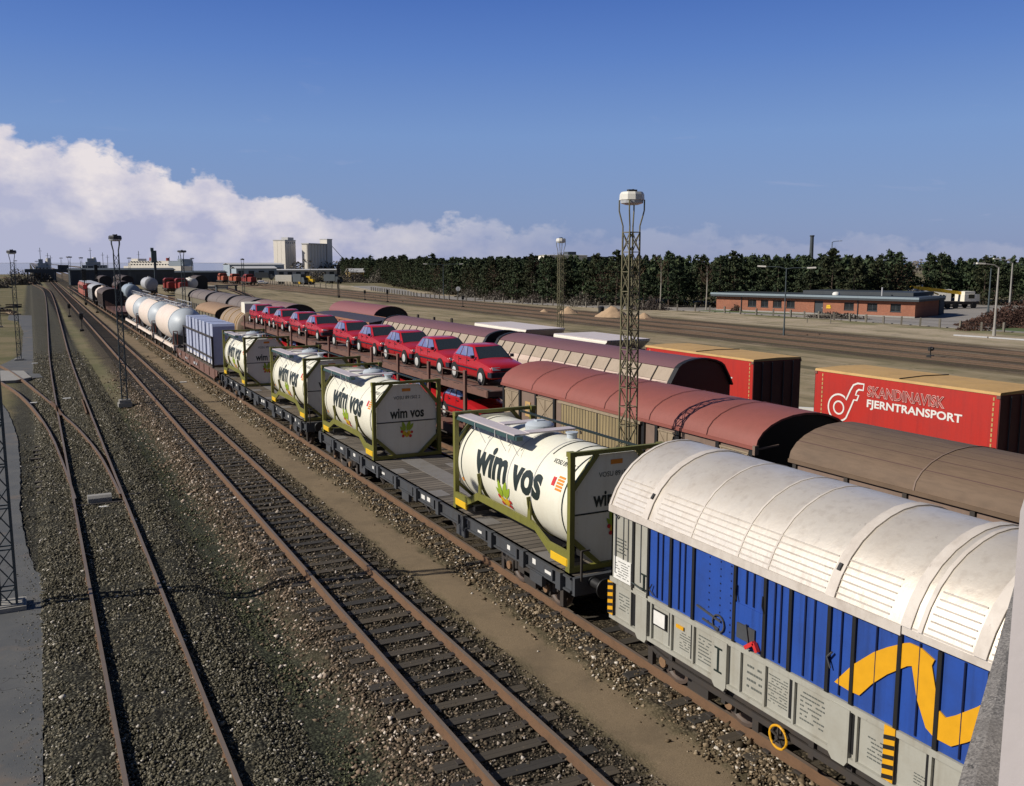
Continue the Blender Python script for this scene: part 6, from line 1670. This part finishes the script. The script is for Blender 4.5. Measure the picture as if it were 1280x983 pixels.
for row in range(4):
    for (x, y), (nx, ny) in zip(EL, EN):
        if row == 0 and random.random() < .1: continue
        px, py = x+nx*(row*2.7)+random.uniform(-1.2,1.2), y+ny*(row*2.7)+random.uniform(-1.2,1.2)
        if n_tree < 295:
            p = PINES[n_tree % 7] if n_tree < 7 else None
            if p is None: p = dup(random.choice(PINES), (0,0,0))
            p.location = (px, py, -.3); p.rotation_euler.z = random.uniform(0, 6.28); s = random.uniform(.82, 1.04); p.scale = (s, s, s*random.uniform(.95,1.05))
            p['label'], p['group'] = groups[0] if row == 0 else groups[1]
            n_tree += 1
        else: rest.append((px, py))
C = []
for row in range(4, 9):
    for (x, y), (nx, ny) in zip(EL, EN): rest.append((x+nx*(row*3.0)+random.uniform(-1.5,1.5), y+ny*(row*3.0)+random.uniform(-1.5,1.5)))
for (x, y) in rest:
    h = random.uniform(7.2, 9.4); k = rng.uniform(0, 1, 230); z = h*(.2+.8*k); rad = h*.25*np.clip((1-k)*1.6+.05, 0, 1)*rng.uniform(.4,1.1,230); a = rng.uniform(0, 6.28, 230)
    C.append(np.stack([x+rad*np.cos(a), y+rad*np.sin(a), z-.3], -1))
o = tris('pine_wood', np.concatenate(C), .38, MAT['needles'], None); tag(o, 'dense depth of the dark pine wood behind the front rows', 'wood', kind='stuff')
# brushwood along the foot of the wood
C = []
for (x, y), (nx, ny) in zip(EL, EN):
    for q in range(150):
        d_ = rng.uniform(-1.6, 3.0); hh = rng.uniform(.8, 4.2)*rng.uniform(.5, 1); C.append((x+nx*d_+rng.uniform(-1.5,1.5), y+ny*d_+rng.uniform(-1.5,1.5), -.3+hh*rng.uniform(0,1)))
o = tris('undergrowth', np.array(C), .24, MAT['brush'], None, 1.2); tag(o, 'dull brown brushwood along the foot of the pine wood', 'undergrowth', kind='stuff')
# farther low wood on the horizon
C = []
for k in range(420):
    f = rng.uniform(); x = 150+900*f+rng.uniform(-40,40); y = 640-430*f+rng.uniform(-60,60); h = rng.uniform(5.5, 10); kk = rng.uniform(0, 1, 60)
    rad = h*.5*np.sqrt(np.clip(1-(kk*2-1)**2, 0, 1)); a = rng.uniform(0, 6.28, 60); C.append(np.stack([x+rad*np.cos(a), y+rad*np.sin(a), h*kk], -1))
o = tris('distant_wood', np.concatenate(C), .9, MAT['greytwigs'], None); tag(o, 'far grey belt of bare trees on the horizon', 'wood', kind='stuff')
# bare birches in front of the wood
def birch(x, y, h, lab, seed):
    r_ = np.random.default_rng(seed); t = thing('birch_tree', lab, 'tree', (x, y, -.3))
    b = MB(); b.cyl((0,0,0), (.1,0,h*.55), .13, .09, n=7); b.cyl((.1,0,h*.55), (.05,.1,h), .09, .02, n=6); b.build('trunk', MAT['birch'], t)
    b = MB()
    for k in range(26):
        z = h*r_.uniform(.45,.97); a = r_.uniform(0, 6.28); l = h*.16*r_.uniform(.5,1); q = (l*math.cos(a), l*math.sin(a), z+l*.9); b.bar((.08,0,z), q, .035)
        for j in range(3): b.bar(q, (q[0]+r_.uniform(-.4,.4), q[1]+r_.uniform(-.4,.4), q[2]+r_.uniform(.1,.5)), .02)
    b.build('crown', MAT['twigs'], t)
for i, (x, y, h, lab) in enumerate([(89.5,157.5,8.5,'pale birch trunk behind the largest sand heap, before the wood'),(96,136,8.3,'pale birch trunk between the largest sand heap and the brick building'),(97.5,131.5,8.6,'pale birch trunk just short of the brick building'),(100.3,122.5,7.5,'pale birch trunk at the far corner of the brick building'),(90.6,165,8,'slim birch trunk at the wood edge beyond the sand heaps')]): birch(x, y, h, lab, 60+i)
bt0 = None
for k in range(16):
    i_ = random.randrange(12, len(EL)-20); (x, y), (nx, ny) = EL[i_], EN[i_]; d_ = random.uniform(-1.0, 1.5)
    if bt0 is None:
        r_ = np.random.default_rng(5); bt0 = o = thing('bare_tree', 'brownish bare tree among the pines at the edge of the wood', 'tree', (0,0,0), 0, 'bare trees among the pines')
        b = MB(); b.cyl((0,0,0), (0,0,5.2), .12, .06, n=6)
        for q in range(30):
            z = r_.uniform(1.8, 5.4); a_ = r_.uniform(0, 6.28); l = r_.uniform(.6, 1.8); b.bar((0,0,z), (l*math.cos(a_), l*math.sin(a_), z+l*.9), .035)
        b.build('trunk', MAT['bark'], o)
        cc = r_.normal(0, 1, (900, 3))*np.array([1.1,1.1,1.5])+np.array([0,0,5.0]); tris('crown', cc[cc[:,2] > 1.5], .10, MAT['twigs'], o, 1.4)
    else: o = dup(bt0, (0,0,0))
    o.location = (x+nx*d_, y+ny*d_, -.3); o.rotation_euler.z = random.uniform(0, 6.28); o.scale = (1,1,random.uniform(.8,1.05))
def bush(name, label, x, y, rx, ry, h, m, n=1500, size=.22, zb=-.25, rz=0):
    t = thing(name, label, 'bush', (x, y, zb), rz)
    u = rng.uniform(0, 1, n)**.6; a = rng.uniform(0, 6.28, n); wob = 1+.25*np.sin(a*3+x)+.15*np.sin(a*7)
    z = h*rng.uniform(0, 1, n)*(1-u**2)*(.8+.3*np.sin(a*5))
    tris('foliage', np.stack([rx*u*wob*np.cos(a), ry*u*wob*np.sin(a), z], -1), size, MAT[m], t, 1.0)
    b = MB()
    for k in range(40):
        a_ = random.uniform(0, 6.28); r_ = random.uniform(.1,.9); hh = h*(1-r_**2)*random.uniform(.8,1.15); b.bar((rx*r_*.8*math.cos(a_), ry*r_*.8*math.sin(a_), 0), (rx*r_*math.cos(a_), ry*r_*math.sin(a_), hh), .03)
    b.build('stems', MAT['bark'], t)
bush('brown_bush', 'big rusty brown bare bush beside the road lamps', 113, 75, 13, 6.5, 3.0, 'twigs', 16000, .15, rz=R(20))
bush('dark_bush', 'low dark bush spreading in front of the brick building door', 101.2, 95.4, 4.0, 1.5, .95, 'greytwigs', 1500, .2, rz=R(-70))
bush('small_shrub', 'small brown shrub by the window side of the brick building', 101.6, 116.5, 1.0, .8, 1.2, 'twigs', 300, .15)
for i, (x, y, r_, h, lab) in enumerate([(93,128,3,2.2,'bare grey shrub between the wood and the brick building'),(88,160,3,2.0,'bare shrub at the foot of the wood by the road'),(90.5,146,3.5,2.4,'bare shrub under the birch trunks'),(87.5,176,3,2.1,'bare shrub behind the round road sign'),(89,192,3.5,2.4,'bare shrub near the lamp with two arms'),(92.5,214,4,2.6,'bare shrub where the road bends into the wood')]): bush('bare_shrub', lab, x, y, r_, r_, h, 'greytwigs', 1200, .17)
for i, (x, y, rx, h, lab) in enumerate([(-14,330,9,5.6,'grey bare thicket beyond the narrow path'),(-4,372,6,5.8,'grey bare thicket beside the far light mast'),(3,420,6,5.0,'grey thicket by the curve of the first track'),(103,372,8,5,'dark bare thicket below the silos'),(112,356,8,5.5,'dark thicket beside the yellow house'),(122,345,8,5.5,'bare thicket at the far corner of the wood')]): bush('bare_thicket', lab, x, y, rx, 5, h, 'greytwigs', 2600, .28)
# ------------------------------------------------------------------ silos, sheds, ships
def silo_block():
    t = thing('grain_silo', 'square pale concrete silo tower, one side sunlit', 'silo', (146.5, 604, 0), R(-48))
    b = MB(); b.box(-4.4, 4.4, -4.4, 7.4, -.3, 21.4)
    for k in range(4): b.box(4.4, 4.55, -4.2+k*2.95, -1.5+k*2.95, -.3, 21.3)
    for k in range(3): b.box(-4.3+k*2.95, -1.5+k*2.95, -4.52, -4.4, -.3, 21.3)
    b.build('wall', MAT['silotower'], t)
    b = MB(); b.box(-4.6, 4.7, -4.7, 7.5, 21.4, 22.0); b.box(-.5, 4.4, -1.0, 5.5, 22.0, 23.6); b.build('roof', MAT['shedlight'], t)
    each('window', MAT['win'], t, [(4.56, 4.6, -3.6+k*2.2, -2.6+k*2.2, 19.6, 20.6) for k in range(5)])
    b = MB(); b.zprism([(5,-4),(9,-9),(12,-8),(8,-2)], -.3, .0); b.build('apron', MAT['concrete'], t)
silo_block()
def silo_row():
    t = thing('grain_silo', 'row of tall cylindrical silos with a taller end tower', 'silo', (168.0, 604, 0), R(-48))
    b = MB()
    for k in range(6): b.cyl((1.2, -11.5+3.6*k, -.3), (1.2, -11.5+3.6*k, 19.2), 2.0, n=20)
    b.box(-2.0, 1.2, -13.5, 8.6, -.3, 19.2); b.build('wall', MAT['silotower'], t, smooth=40)
    b = MB(); b.box(-2.3, 3.2, 8.6, 15.0, -.3, 22.6); b.build('end_tower', MAT['silotower'], t)
    b = MB(); b.box(-2.2, 3.4, -13.8, 8.6, 19.2, 19.9); b.box(-2.5, 3.4, 8.5, 15.2, 22.6, 23.1); b.build('roof', MAT['shedlight'], t)
    b = MB(); b.box(3.2, 3.25, -11.9, -11.0, 1.0, 3.6); b.box(3.2, 3.25, -11.9, -11.2, 11.2, 12.2); b.build('white_panel', MAT['white'], t)
    b = MB(); b.bar((2,14,20), (12,26,3), .3); b.build('conveyor', MAT['shed'], t)
silo_row()
def shed(name, label, x0, x1, y, d, z, roof='shed', wall='shed', pitch=.6, rz=0, cat='warehouse', bays=8):
    t = thing(name, label, cat, ((x0+x1)/2, y, 0), rz); W = (x1-x0)/2
    b = MB(); b.box(-W, W, 0, d, -.3, z); b.build('wall', MAT[wall], t)
    b = MB(); b.xprism([(-.4,z),(d/2,z+pitch),(d+.4,z),(d+.4,z+.15),(d/2,z+pitch+.15),(-.4,z+.15)], -W-.4, W+.4); b.build('roof', MAT[roof], t)
    for k in range(bays):
        q = MB(); q.box(-W+(k+.2)*2*W/bays, -W+(k+.75)*2*W/bays, -.06, 0, .2, z*.72); q.build('door', MAT['roofdark'], t)
shed('warehouse', 'long dark low shed beyond the far wagons, under the ships', 12, 46, 352, 14, 4.9, bays=10)
shed('warehouse', 'dark shed running on towards the silos', 47, 70, 384, 12, 3.6, bays=6)
shed('warehouse', 'large blue-grey hall in the haze before the silos', 104, 136, 560, 20, 6.2, 'shedlight', 'shipblue', .9, bays=5)
shed('warehouse', 'low hall with bright roof in front of the blue-grey hall', 100, 122, 520, 14, 4.2, 'shedlight', 'shipblue', 1.2, bays=4)
shed('warehouse', 'low pale industrial hall at the foot of the silos', 122, 172, 540, 14, 3.0, 'shedlight', 'shedlight', .6, bays=10)
shed('house', 'yellow house with grey roof at the corner of the wood', 125, 131, 395, 7, 3.2, 'shedlight', 'amberwall', 1.6, cat='house', bays=3)
shed('house', 'second yellow house next to the dark thicket', 133, 140, 398, 7, 3.2, 'shedlight', 'amberwall', 1.6, cat='house', bays=3)
shed('white_house', 'white flat-roofed building showing above the wood', 240, 263, 420, 12, 11.2, 'shedlight', 'whiteside', .3, cat='building', bays=6)
t = thing('service_block', 'dark block rising beside the white building above the wood', 'building', (268, 421, 0)); b = MB(); b.box(-5, 9, 0, 10, -.3, 10.6); b.build('wall', MAT['shed'], t); b = MB(); b.box(-15, -10, 2, 6, 11.3, 13.2); b.build('stair_tower', MAT['shed'], t)
t = thing('works_chimney', 'dark chimney stack behind the wood', 'chimney', (214, 212, 0)); b = MB(); b.cyl((0,0,0), (0,0,15.6), .75, .55, n=12); b.build('stack', MAT['shed'], t); b = MB(); b.cyl((0,0,15.5), (0,0,15.9), .72, .72, n=12); b.build('rim', MAT['roofdark'], t)
t = thing('blue_tower', 'tall blue tower standing over the end of the wood', 'tower', (226.5, 147, 0)); b = MB(); b.box(-1.5, 1.5, -1.5, 1.5, -.3, 19.5); b.build('shaft', MAT['blue'], t); b = MB(); b.box(-1.7, 1.7, -1.7, 1.7, 19.5, 20.0); b.build('cap', MAT['bluedark'], t)
MATS = None
def ferry():
    t = thing('ferry', 'long white ferry moored behind the dark sheds', 'ship', (70, 606, 0), R(-42)); t.scale = (1.32, 1.2, 1.12)
    b = MB(); b.zprism([(-16,-4),(15,-4.5),(18,0),(15,4.5),(-16,4)], -.3, 4.8); b.build('hull', MAT['ship'], t)
    b = MB(); b.box(-13.5, 13, -4, 4, 4.8, 6.4); b.box(-12.5, 8, -3.8, 3.8, 6.4, 7.6); b.box(-12, -8.5, -3.5, 3.5, 7.6, 8.8); b.build('superstructure', MAT['ship'], t)
    b = MB(); b.box(8.2, 15.6, -4.3, 4.3, 4.9, 7.4); b.box(13.0, 15.4, -4.35, 4.35, 7.4, 8.6); b.build('stern_block', MAT['shipblue'], t)
    for z, n in ((5.3,14),(6.8,11)):
        each('window', MAT['win'], t, [(-12+k*1.5, -11.2+k*1.5, -4.06, -3.98, z, z+.6) for k in range(n)])
    b = MB(); b.xprism([(-1.2,7.6),(1.2,7.6),(.9,9.4),(-.9,9.4)], -4, -1.5); b.build('funnel', MAT['locored'], t)
    b = MB(); b.cyl((5,0,7.6), (5,0,9.2), .7, n=12); b.build('funnel', MAT['locored'], t)
    b = MB()
    for x, z in ((-10.3,13),(-2.5,10.5),(6,9.8),(11,10.4)): b.cyl((x,0,7), (x,0,z), .14, n=6)
    b.bar((-11.2,0,11), (-9.4,0,11), .12); b.build('mast', MAT['mastgrey'], t)
ferry()
def ship(name, label, x, y, L, zt, m1, m2, funnel):
    t = thing(name, label, 'ship', (x, y, 0))
    b = MB(); b.zprism([(-L,-3),(L*.8,-3),(L,0),(L*.8,3),(-L,3)], -.3, zt*.45); b.build('hull', MAT[m1], t)
    b = MB(); b.box(-L*.8, L*.55, -2.8, 2.8, zt*.45, zt*.66); b.box(-L*.6, L*.2, -2.5, 2.5, zt*.66, zt*.82); b.box(-L*.5, -L*.1, -2.2, 2.2, zt*.82, zt); b.build('superstructure', MAT[m2], t)
    b = MB(); b.lathe([(1.1,zt*.66),(1.3,zt*.8),(.85,zt*1.05)], (funnel,0,0), 'Z', 14); b.build('funnel', MAT['ship'], t)
    b = MB()
    for q, h in ((-L*.3,1.55),(L*.35,1.3),(L*.6,1.18)): b.cyl((q,0,zt*.5), (q,0,zt*h), .12, n=6); b.bar((q-.8,0,zt*h*.9), (q+.8,0,zt*h*.9), .12)
    b.build('mast', MAT['mastgrey'], t)
    each('window', MAT['win'], t, [(-L*.75+k*1.3, -L*.75+k*1.3+.7, -2.86, -2.79, zt*.52, zt*.6) for k in range(int(L))])
ship('supply_ship', 'dark ship with white bridge at the end of the open tracks', 5.6, 455, 4.4, 9.0, 'shed', 'shipblue', 1.6)
ship('grey_ship', 'grey ship with white funnel behind the long shed', 29.5, 505, 8.5, 9.6, 'shipblue', 'shipblue', -1.0)
t = thing('loading_gantry', 'dark loading bridge in front of the far ships', 'gantry', (14, 420, 0)); b = MB(); b.box(-16, 12, -2, 2, 3.6, 5.0)
for k in range(6): b.bar((-15+k*5,-2,-.3), (-15+k*5,-2,3.6), .5); b.bar((-15+k*5,2,-.3), (-15+k*5,2,3.6), .5)
b.build('span', MAT['shed'], t); b = MB(); b.box(-4, 0, -1.5, 1.5, 5.0, 6.6); b.box(7, 9, -1.2, 1.2, 5.0, 6.2); b.build('cabin', MAT['shed'], t)
t = thing('loading_pole', 'tall grey-green loading column beside the red locomotive', 'tower', (28.1, 250, 0)); b = MB(); b.box(-.28, .28, -.28, .28, -.3, 8.2); b.build('column', MAT['mastgrey'], t); b = MB(); b.box(-.8, .45, -.45, .45, 7.6, 10.6); b.box(-.9, -.2, -.5, .5, 10.4, 11.3); b.build('head', MAT['polegreen'], t)

# ------------------------------------------------------------------ rolling stock far down the yard
van('covered_van', 'dark brown van standing at the head of the far wagons on the first wagon track', 10.95, 153, 166, 'dbrown', 'dbrown', 2.9, 3.7, posts=7)
t = thing('low_wagon', 'low reddish flat wagon in front of the dark brown van', 'freight wagon', (10.95, 141, 0)); b = MB(); b.box(-1.3, 1.3, -9, 9, .85, 1.2); b.build('deck', MAT['rust'], t); each('stake', MAT['rust'], t, [(s*1.3, s*1.38, -8+k*2.3-.06, -8+k*2.3+.06, .9, 2.1) for k in range(8) for s in (-1, 1)]); [axle_unit(t, y) for y in (-5.5, 5.5)]
def tankcar(label, x, y, m, L=4.5, r=1.35, rz=0):
    t = thing('tank_wagon', label, 'tank wagon', (x, y, 0), rz)
    b = MB(); b.lathe([(.5,-L-.3),(r*.85,-L-.15),(r,-L),(r,L),(r*.85,L+.15),(.5,L+.3)], (0,0,1.1+r), 'Y', 24); b.build('tank', MAT[m], t, smooth=40)
    b = MB(); b.box(-1.2, 1.2, -L-.6, L+.6, .8, 1.1); b.build('frame', MAT['under'], t); b = MB(); b.cyl((0,0,1.1+2*r-.1), (0,0,1.1+2*r+.25), .35, n=12); b.build('dome', MAT[m], t)
    for e in (-1, 1): axle_unit(t, e*L*.6)
    return t
tankcar('pale pinkish tank wagon behind the dark brown van', 10.95, 172.5, 'silo', 4.2, 1.2)
van('covered_van', 'grey van behind the pale tank wagon', 10.95, 180, 193, 'tankgrey', 'tankgrey', 3.0, 3.8, posts=6)
def coach(name, label, x, y0, y1, m, z=3.6):
    t = thing(name, label, 'railcar', (x, (y0+y1)/2, 0)); L = (y1-y0)/2
    b = MB(); b.prism([(-1.45,.9),(1.45,.9),(1.45,z-.6),(1.2,z-.15),(.6,z),(-.6,z),(-1.2,z-.15),(-1.45,z-.6)], -L, L); b.build('body', MAT[m], t, smooth=30)
    each('window', MAT['win'], t, [(-1.47, -1.44, -L+1+k*1.9, -L+2.2+k*1.9, 2.0, 2.8) for k in range(int(L)-1)] + [(-1.1, 1.1, -L-.02, -L, 2.0, 2.8)])
    b = MB(); b.box(-1.2, 1.2, -L+.5, L-.5, z, z+.08); b.build('roof', MAT['tankgrey'], t)
    for e in (-1, 1): bogie(t, e*(L-3))
coach('railcar', 'orange-red railcar at the far end of the wagon track', 11.0, 203, 235, 'locoorange', 3.5)
van('covered_van', 'dark maroon van on the second track behind the brown vans', 16.3, 196, 208, 'dbrown', 'maroon', 3.0, 4.0, posts=6)
tankcar('dark grey tank wagon beside the maroon van', 16.2, 184, 'shipblue', 4.2, 1.3)
tankcar('grey-blue tank wagon in front of the dark shed', 25.2, 238, 'tankgrey', 4.5, 1.5)
van('covered_van', 'black van between the dark shed and the grey-blue tank wagon', 22.5, 262, 275, 'dbrown', 'dbrown', 3.2, 4.2, posts=6)
van('covered_van', 'black van in the far string by the dark shed', 22.8, 280, 293, 'dbrown', 'dbrown', 3.2, 4.2, posts=6)
van('covered_van', 'black van at the mast by the dark shed', 17.2, 262, 276, 'dbrown', 'dbrown', 3.2, 4.2, posts=6)
def loco(label, x, y, rz=0, m='locored', L=5):
    t = thing('diesel_locomotive', label, 'locomotive', (x, y, 0), rz)
    b = MB(); b.box(-1.3, 1.3, -L, L, .8, 1.2); b.build('frame', MAT['under'], t)
    b = MB(); b.prism([(-.95,1.2),(.95,1.2),(.95,2.5),(.6,2.75),(-.6,2.75),(-.95,2.5)], -L+.3, -1.0); b.prism([(-.95,1.2),(.95,1.2),(.95,2.5),(.6,2.75),(-.6,2.75),(-.95,2.5)], 1.6, L-.3); b.build('bonnet', MAT[m], t)
    b = MB(); b.prism([(-1.4,1.2),(1.4,1.2),(1.4,3.3),(1.0,3.7),(-1.0,3.7),(-1.4,3.3)], -1.0, 1.6); b.build('cab', MAT[m], t)
    b = MB()
    for s in (-1, 1): b.box(s*1.41, s*1.39, -.6, 1.2, 2.4, 3.1)
    b.box(-1.1, 1.1, -1.02, -.99, 2.75, 3.25); b.build('window', MAT['win'], t)
    for y_ in (-3, 0, 3): axle_unit(t, y_)
    for e in (-1, 1): buffers(t, e*L, e)
loco('red locomotive by the loading column', 31.6, 252)
loco('red locomotive with dark end beside the loading column', 33.6, 246)
tankcar('white tank wagon between the red locomotives and a black van', 36.4, 250, 'ship', 4.0, 1.3)
van('covered_van', 'black van standing beside the white tank wagon', 38.9, 248, 258, 'dbrown', 'dbrown', 3.2, 4.3, posts=5)
loco('red and grey locomotive on the sandy yard below the silos', 66.0, 322, R(8)); loco('orange-red locomotive behind the one on the sandy yard', 64.5, 338, R(4), 'locoorange'); loco('orange-red locomotive ending the line on the sandy yard', 62.8, 352, R(2), 'locoorange')
def lorry(label, x, y, rz, m, l=6, h=3.3):
    t = thing('lorry', label, 'lorry', (x, y, -.2), rz)
    b = MB(); b.box(-1.2, 1.2, -l/2, l/2, .95, h); b.build('box_body', MAT[m], t)
    b = MB(); b.xprism([(-l/2-2,.6),(-l/2-.1,.6),(-l/2-.1,2.6),(-l/2-1.4,2.6),(-l/2-1.9,1.6)], -1.1, 1.1); c = b.build('cab', MAT['shed'], t); b = MB(); b.box(-1.0, 1.0, -l/2-1.85, -l/2-1.7, 1.65, 2.3); b.build('windscreen', MAT['win'], c)
    for yy in (-l/2-1, l/2-1.2, l/2-2.3):
        for s in (-1, 1): b = MB(); b.cyl((s*.85,yy,.48), (s*1.2,yy,.48), .48, n=14); b.build('wheel', MAT['tyre'], t)
lorry('lorry with a bright cream box body on the sandy yard', 82, 338, R(60), 'whiteside'); lorry('dark box lorry next to the cream one', 85.5, 330, R(20), 'shed', 5, 3.7)
lorry('dark lorry by the thicket below the silos', 100, 340, R(40), 'shed', 5, 3.4); lorry('dark lorry parked before the low hall', 92, 420, R(70), 'shed', 6, 3.4)
t = thing('yellow_loader', 'yellow wheel loader by the dark box lorry', 'loader', (88, 327, -.2), R(50)); b = MB(); b.box(-1, 1, -2, 1.2, .9, 2.0); b.box(-.8, .8, -.8, .6, 2.0, 3.0); b.build('body', MAT['yellow'], t); b = MB(); b.bar((0,1.2,1.4), (0,3,.8), .4); b.box(-1.3, 1.3, 2.8, 3.6, .2, 1.0); b.build('bucket', MAT['yellow'], t)
for s in (-1, 1):
    for y in (-1.3, 1.0): b = MB(); b.cyl((s*.8,y,.6), (s*1.25,y,.6), .6, n=14); b.build('wheel', MAT['tyre'], t)
o = dup(car0, (74.5, 335, -.18), R(70), 'small white car parked on the sandy yard', None)
for c in o.children:
    if c.name.startswith('body'): c.data = c.data.copy(); c.data.materials[0] = MAT['ship']
if 'group' in o: del o['group']
o = dup(car0, (24.4, 92.5, -.2), R(10), 'dark teal car parked behind the mauve arched wagon', None)
for c in o.children:
    if c.name.startswith('body'): c.data = c.data.copy(); c.data.materials[0] = MAT['polegreen']
if 'group' in o: del o['group']
for i, (x, y, lab, n) in enumerate([(-2.9,160,'heap of old sleepers next to the narrow path',7),(-4.2,172,'low stack of dark sleepers beside the heap',8),(-3.0,186,'loose pile of dark sleepers farther along the grass',7),(-6.5,196,'dark pile of sleepers last out on the grass',8)]):
    t = thing('sleeper_stack', lab, 'sleeper stack', (x, y, -.3)); b = MB()
    for k in range(n):
        a = random.uniform(-.5,.5)+(PI/2 if k % 3 else 0); c = Vector((random.uniform(-.6,.6), random.uniform(-1,1), .12+.16*(k//2))); d = Vector((math.cos(a), math.sin(a), random.uniform(-.05,.05)))*1.3; b.bar(c-d, c+d, .26, .16)
    b.build('old_sleepers', MAT['sleeper'] if i else MAT['barrel'], t)
t = thing('loading_bench', 'small dark loading platform by the curving tracks', 'platform', (47.5, 262, -.25)); b = MB(); b.box(-3, 3, -1, 1, 1.5, 1.75)
b.build('top', MAT['shed'], t)
for x in (-2.6, 2.6):
    b = MB(); b.box(x-.15, x+.15, -.9, .9, 0, 1.5); b.build('leg', MAT['shed'], t)
t = thing('platform_slab', 'pale low platform edge beyond the black van', 'platform', (46, 285, -.25), R(-20)); b = MB(); b.box(-6, 6, -1.2, 1.2, 0, .9); b.build('slab', MAT['concrete'], t); b = MB(); b.box(-6.05, 6.05, -1.3, 1.3, .9, 1.0); b.build('edge', MAT['shedlight'], t)
t = thing('kerb_edging', 'white kerb edging along the sand at the road corner', 'kerb', (89.3, 63, -.25)); b = MB()
b.bar((0,4,.05), (.6,.4,.05), .2, .14); b.bar((.6,.2,.05), (1.2,-6,.05), .2, .14); b.build('kerb_stones', MAT['tankgrey'], t)
t = thing('kerb_edging', 'white sleeper-like kerb lying beyond the gap between the red containers', 'kerb', (36.5, 36.5, -.28)); b = MB(); b.bar((-2.2,2.4,.1), (2.6,-3.2,.1), .3, .25); b.build('kerb_stones', MAT['white'], t)

# ------------------------------------------------------------------ parapet of the bridge the picture is taken from
def aggregate():
    m, T, bs = newmat('washed_concrete'); co = T.n('ShaderNodeTexCoord').outputs['Object']
    v = T.n('ShaderNodeTexVoronoi', {'Vector': co, 'Scale': 330}); r = T.n('ShaderNodeSeparateXYZ', {0: v.outputs['Color']}).outputs['X']
    c = T.mix(T.ramp(r, .1, .95), (.10,.095,.09), (.30,.28,.26)); c = T.mix(T.math('MULTIPLY', T.ramp(T.noise(co, 9, 6, .65), .42, .7), .7), c, (.13,.12,.11)); c = T.mix(T.ramp(T.noise(co, 30, 3), .70, .74), c, (.03,.03,.03))
    setc(T, bs, 'Base Color', c); bs.inputs['Roughness'].default_value = .95
    bp = T.n('ShaderNodeBump', {'Height': T.math('ADD', v.outputs['Distance'], T.noise(co, 40, 4)), 'Strength': .25, 'Distance': .003}); T.nt.links.new(bp.outputs[0], bs.inputs['Normal']); return m
PM = aggregate()
pz = R(30)                                            # parapet runs 60 degrees round from the tracks
t = thing('bridge_parapet', 'mottled grey concrete parapet of the road bridge with a pale post', 'parapet', (1.07, .75, 7.0), pz)
b = MB(); b.xprism([(0,0),(-.02,.012),(-.42,.012),(-.44,0),(-.44,-.9),(0,-.9)], -6, 30); b.build('coping', PM, t)
b = MB(); pr = [(-.40,0),(-.05,0),(-.05,.40),(-.055,.425),(-.07,.443),(-.10,.45),(-.40,.45)]; b.xprism(pr, -.051, .22); b.build('post', paint('pale_post_paint', (.52,.48,.48), .6, .4, (.36,.34,.34), 6, .15, bump=.1), t, smooth=40)
b = MB(); b.xprism([(-.45,-1.4),(-8,-1.4),(-8,-.95),(-.45,-.95)], -30, 60)
o = b.build('bridge_deck', MAT['concrete']); o.location = (1.07, .75, 7.0); o.rotation_euler = (0, 0, pz); tag(o, 'concrete deck of the road bridge behind the parapet', 'bridge deck', kind='structure')
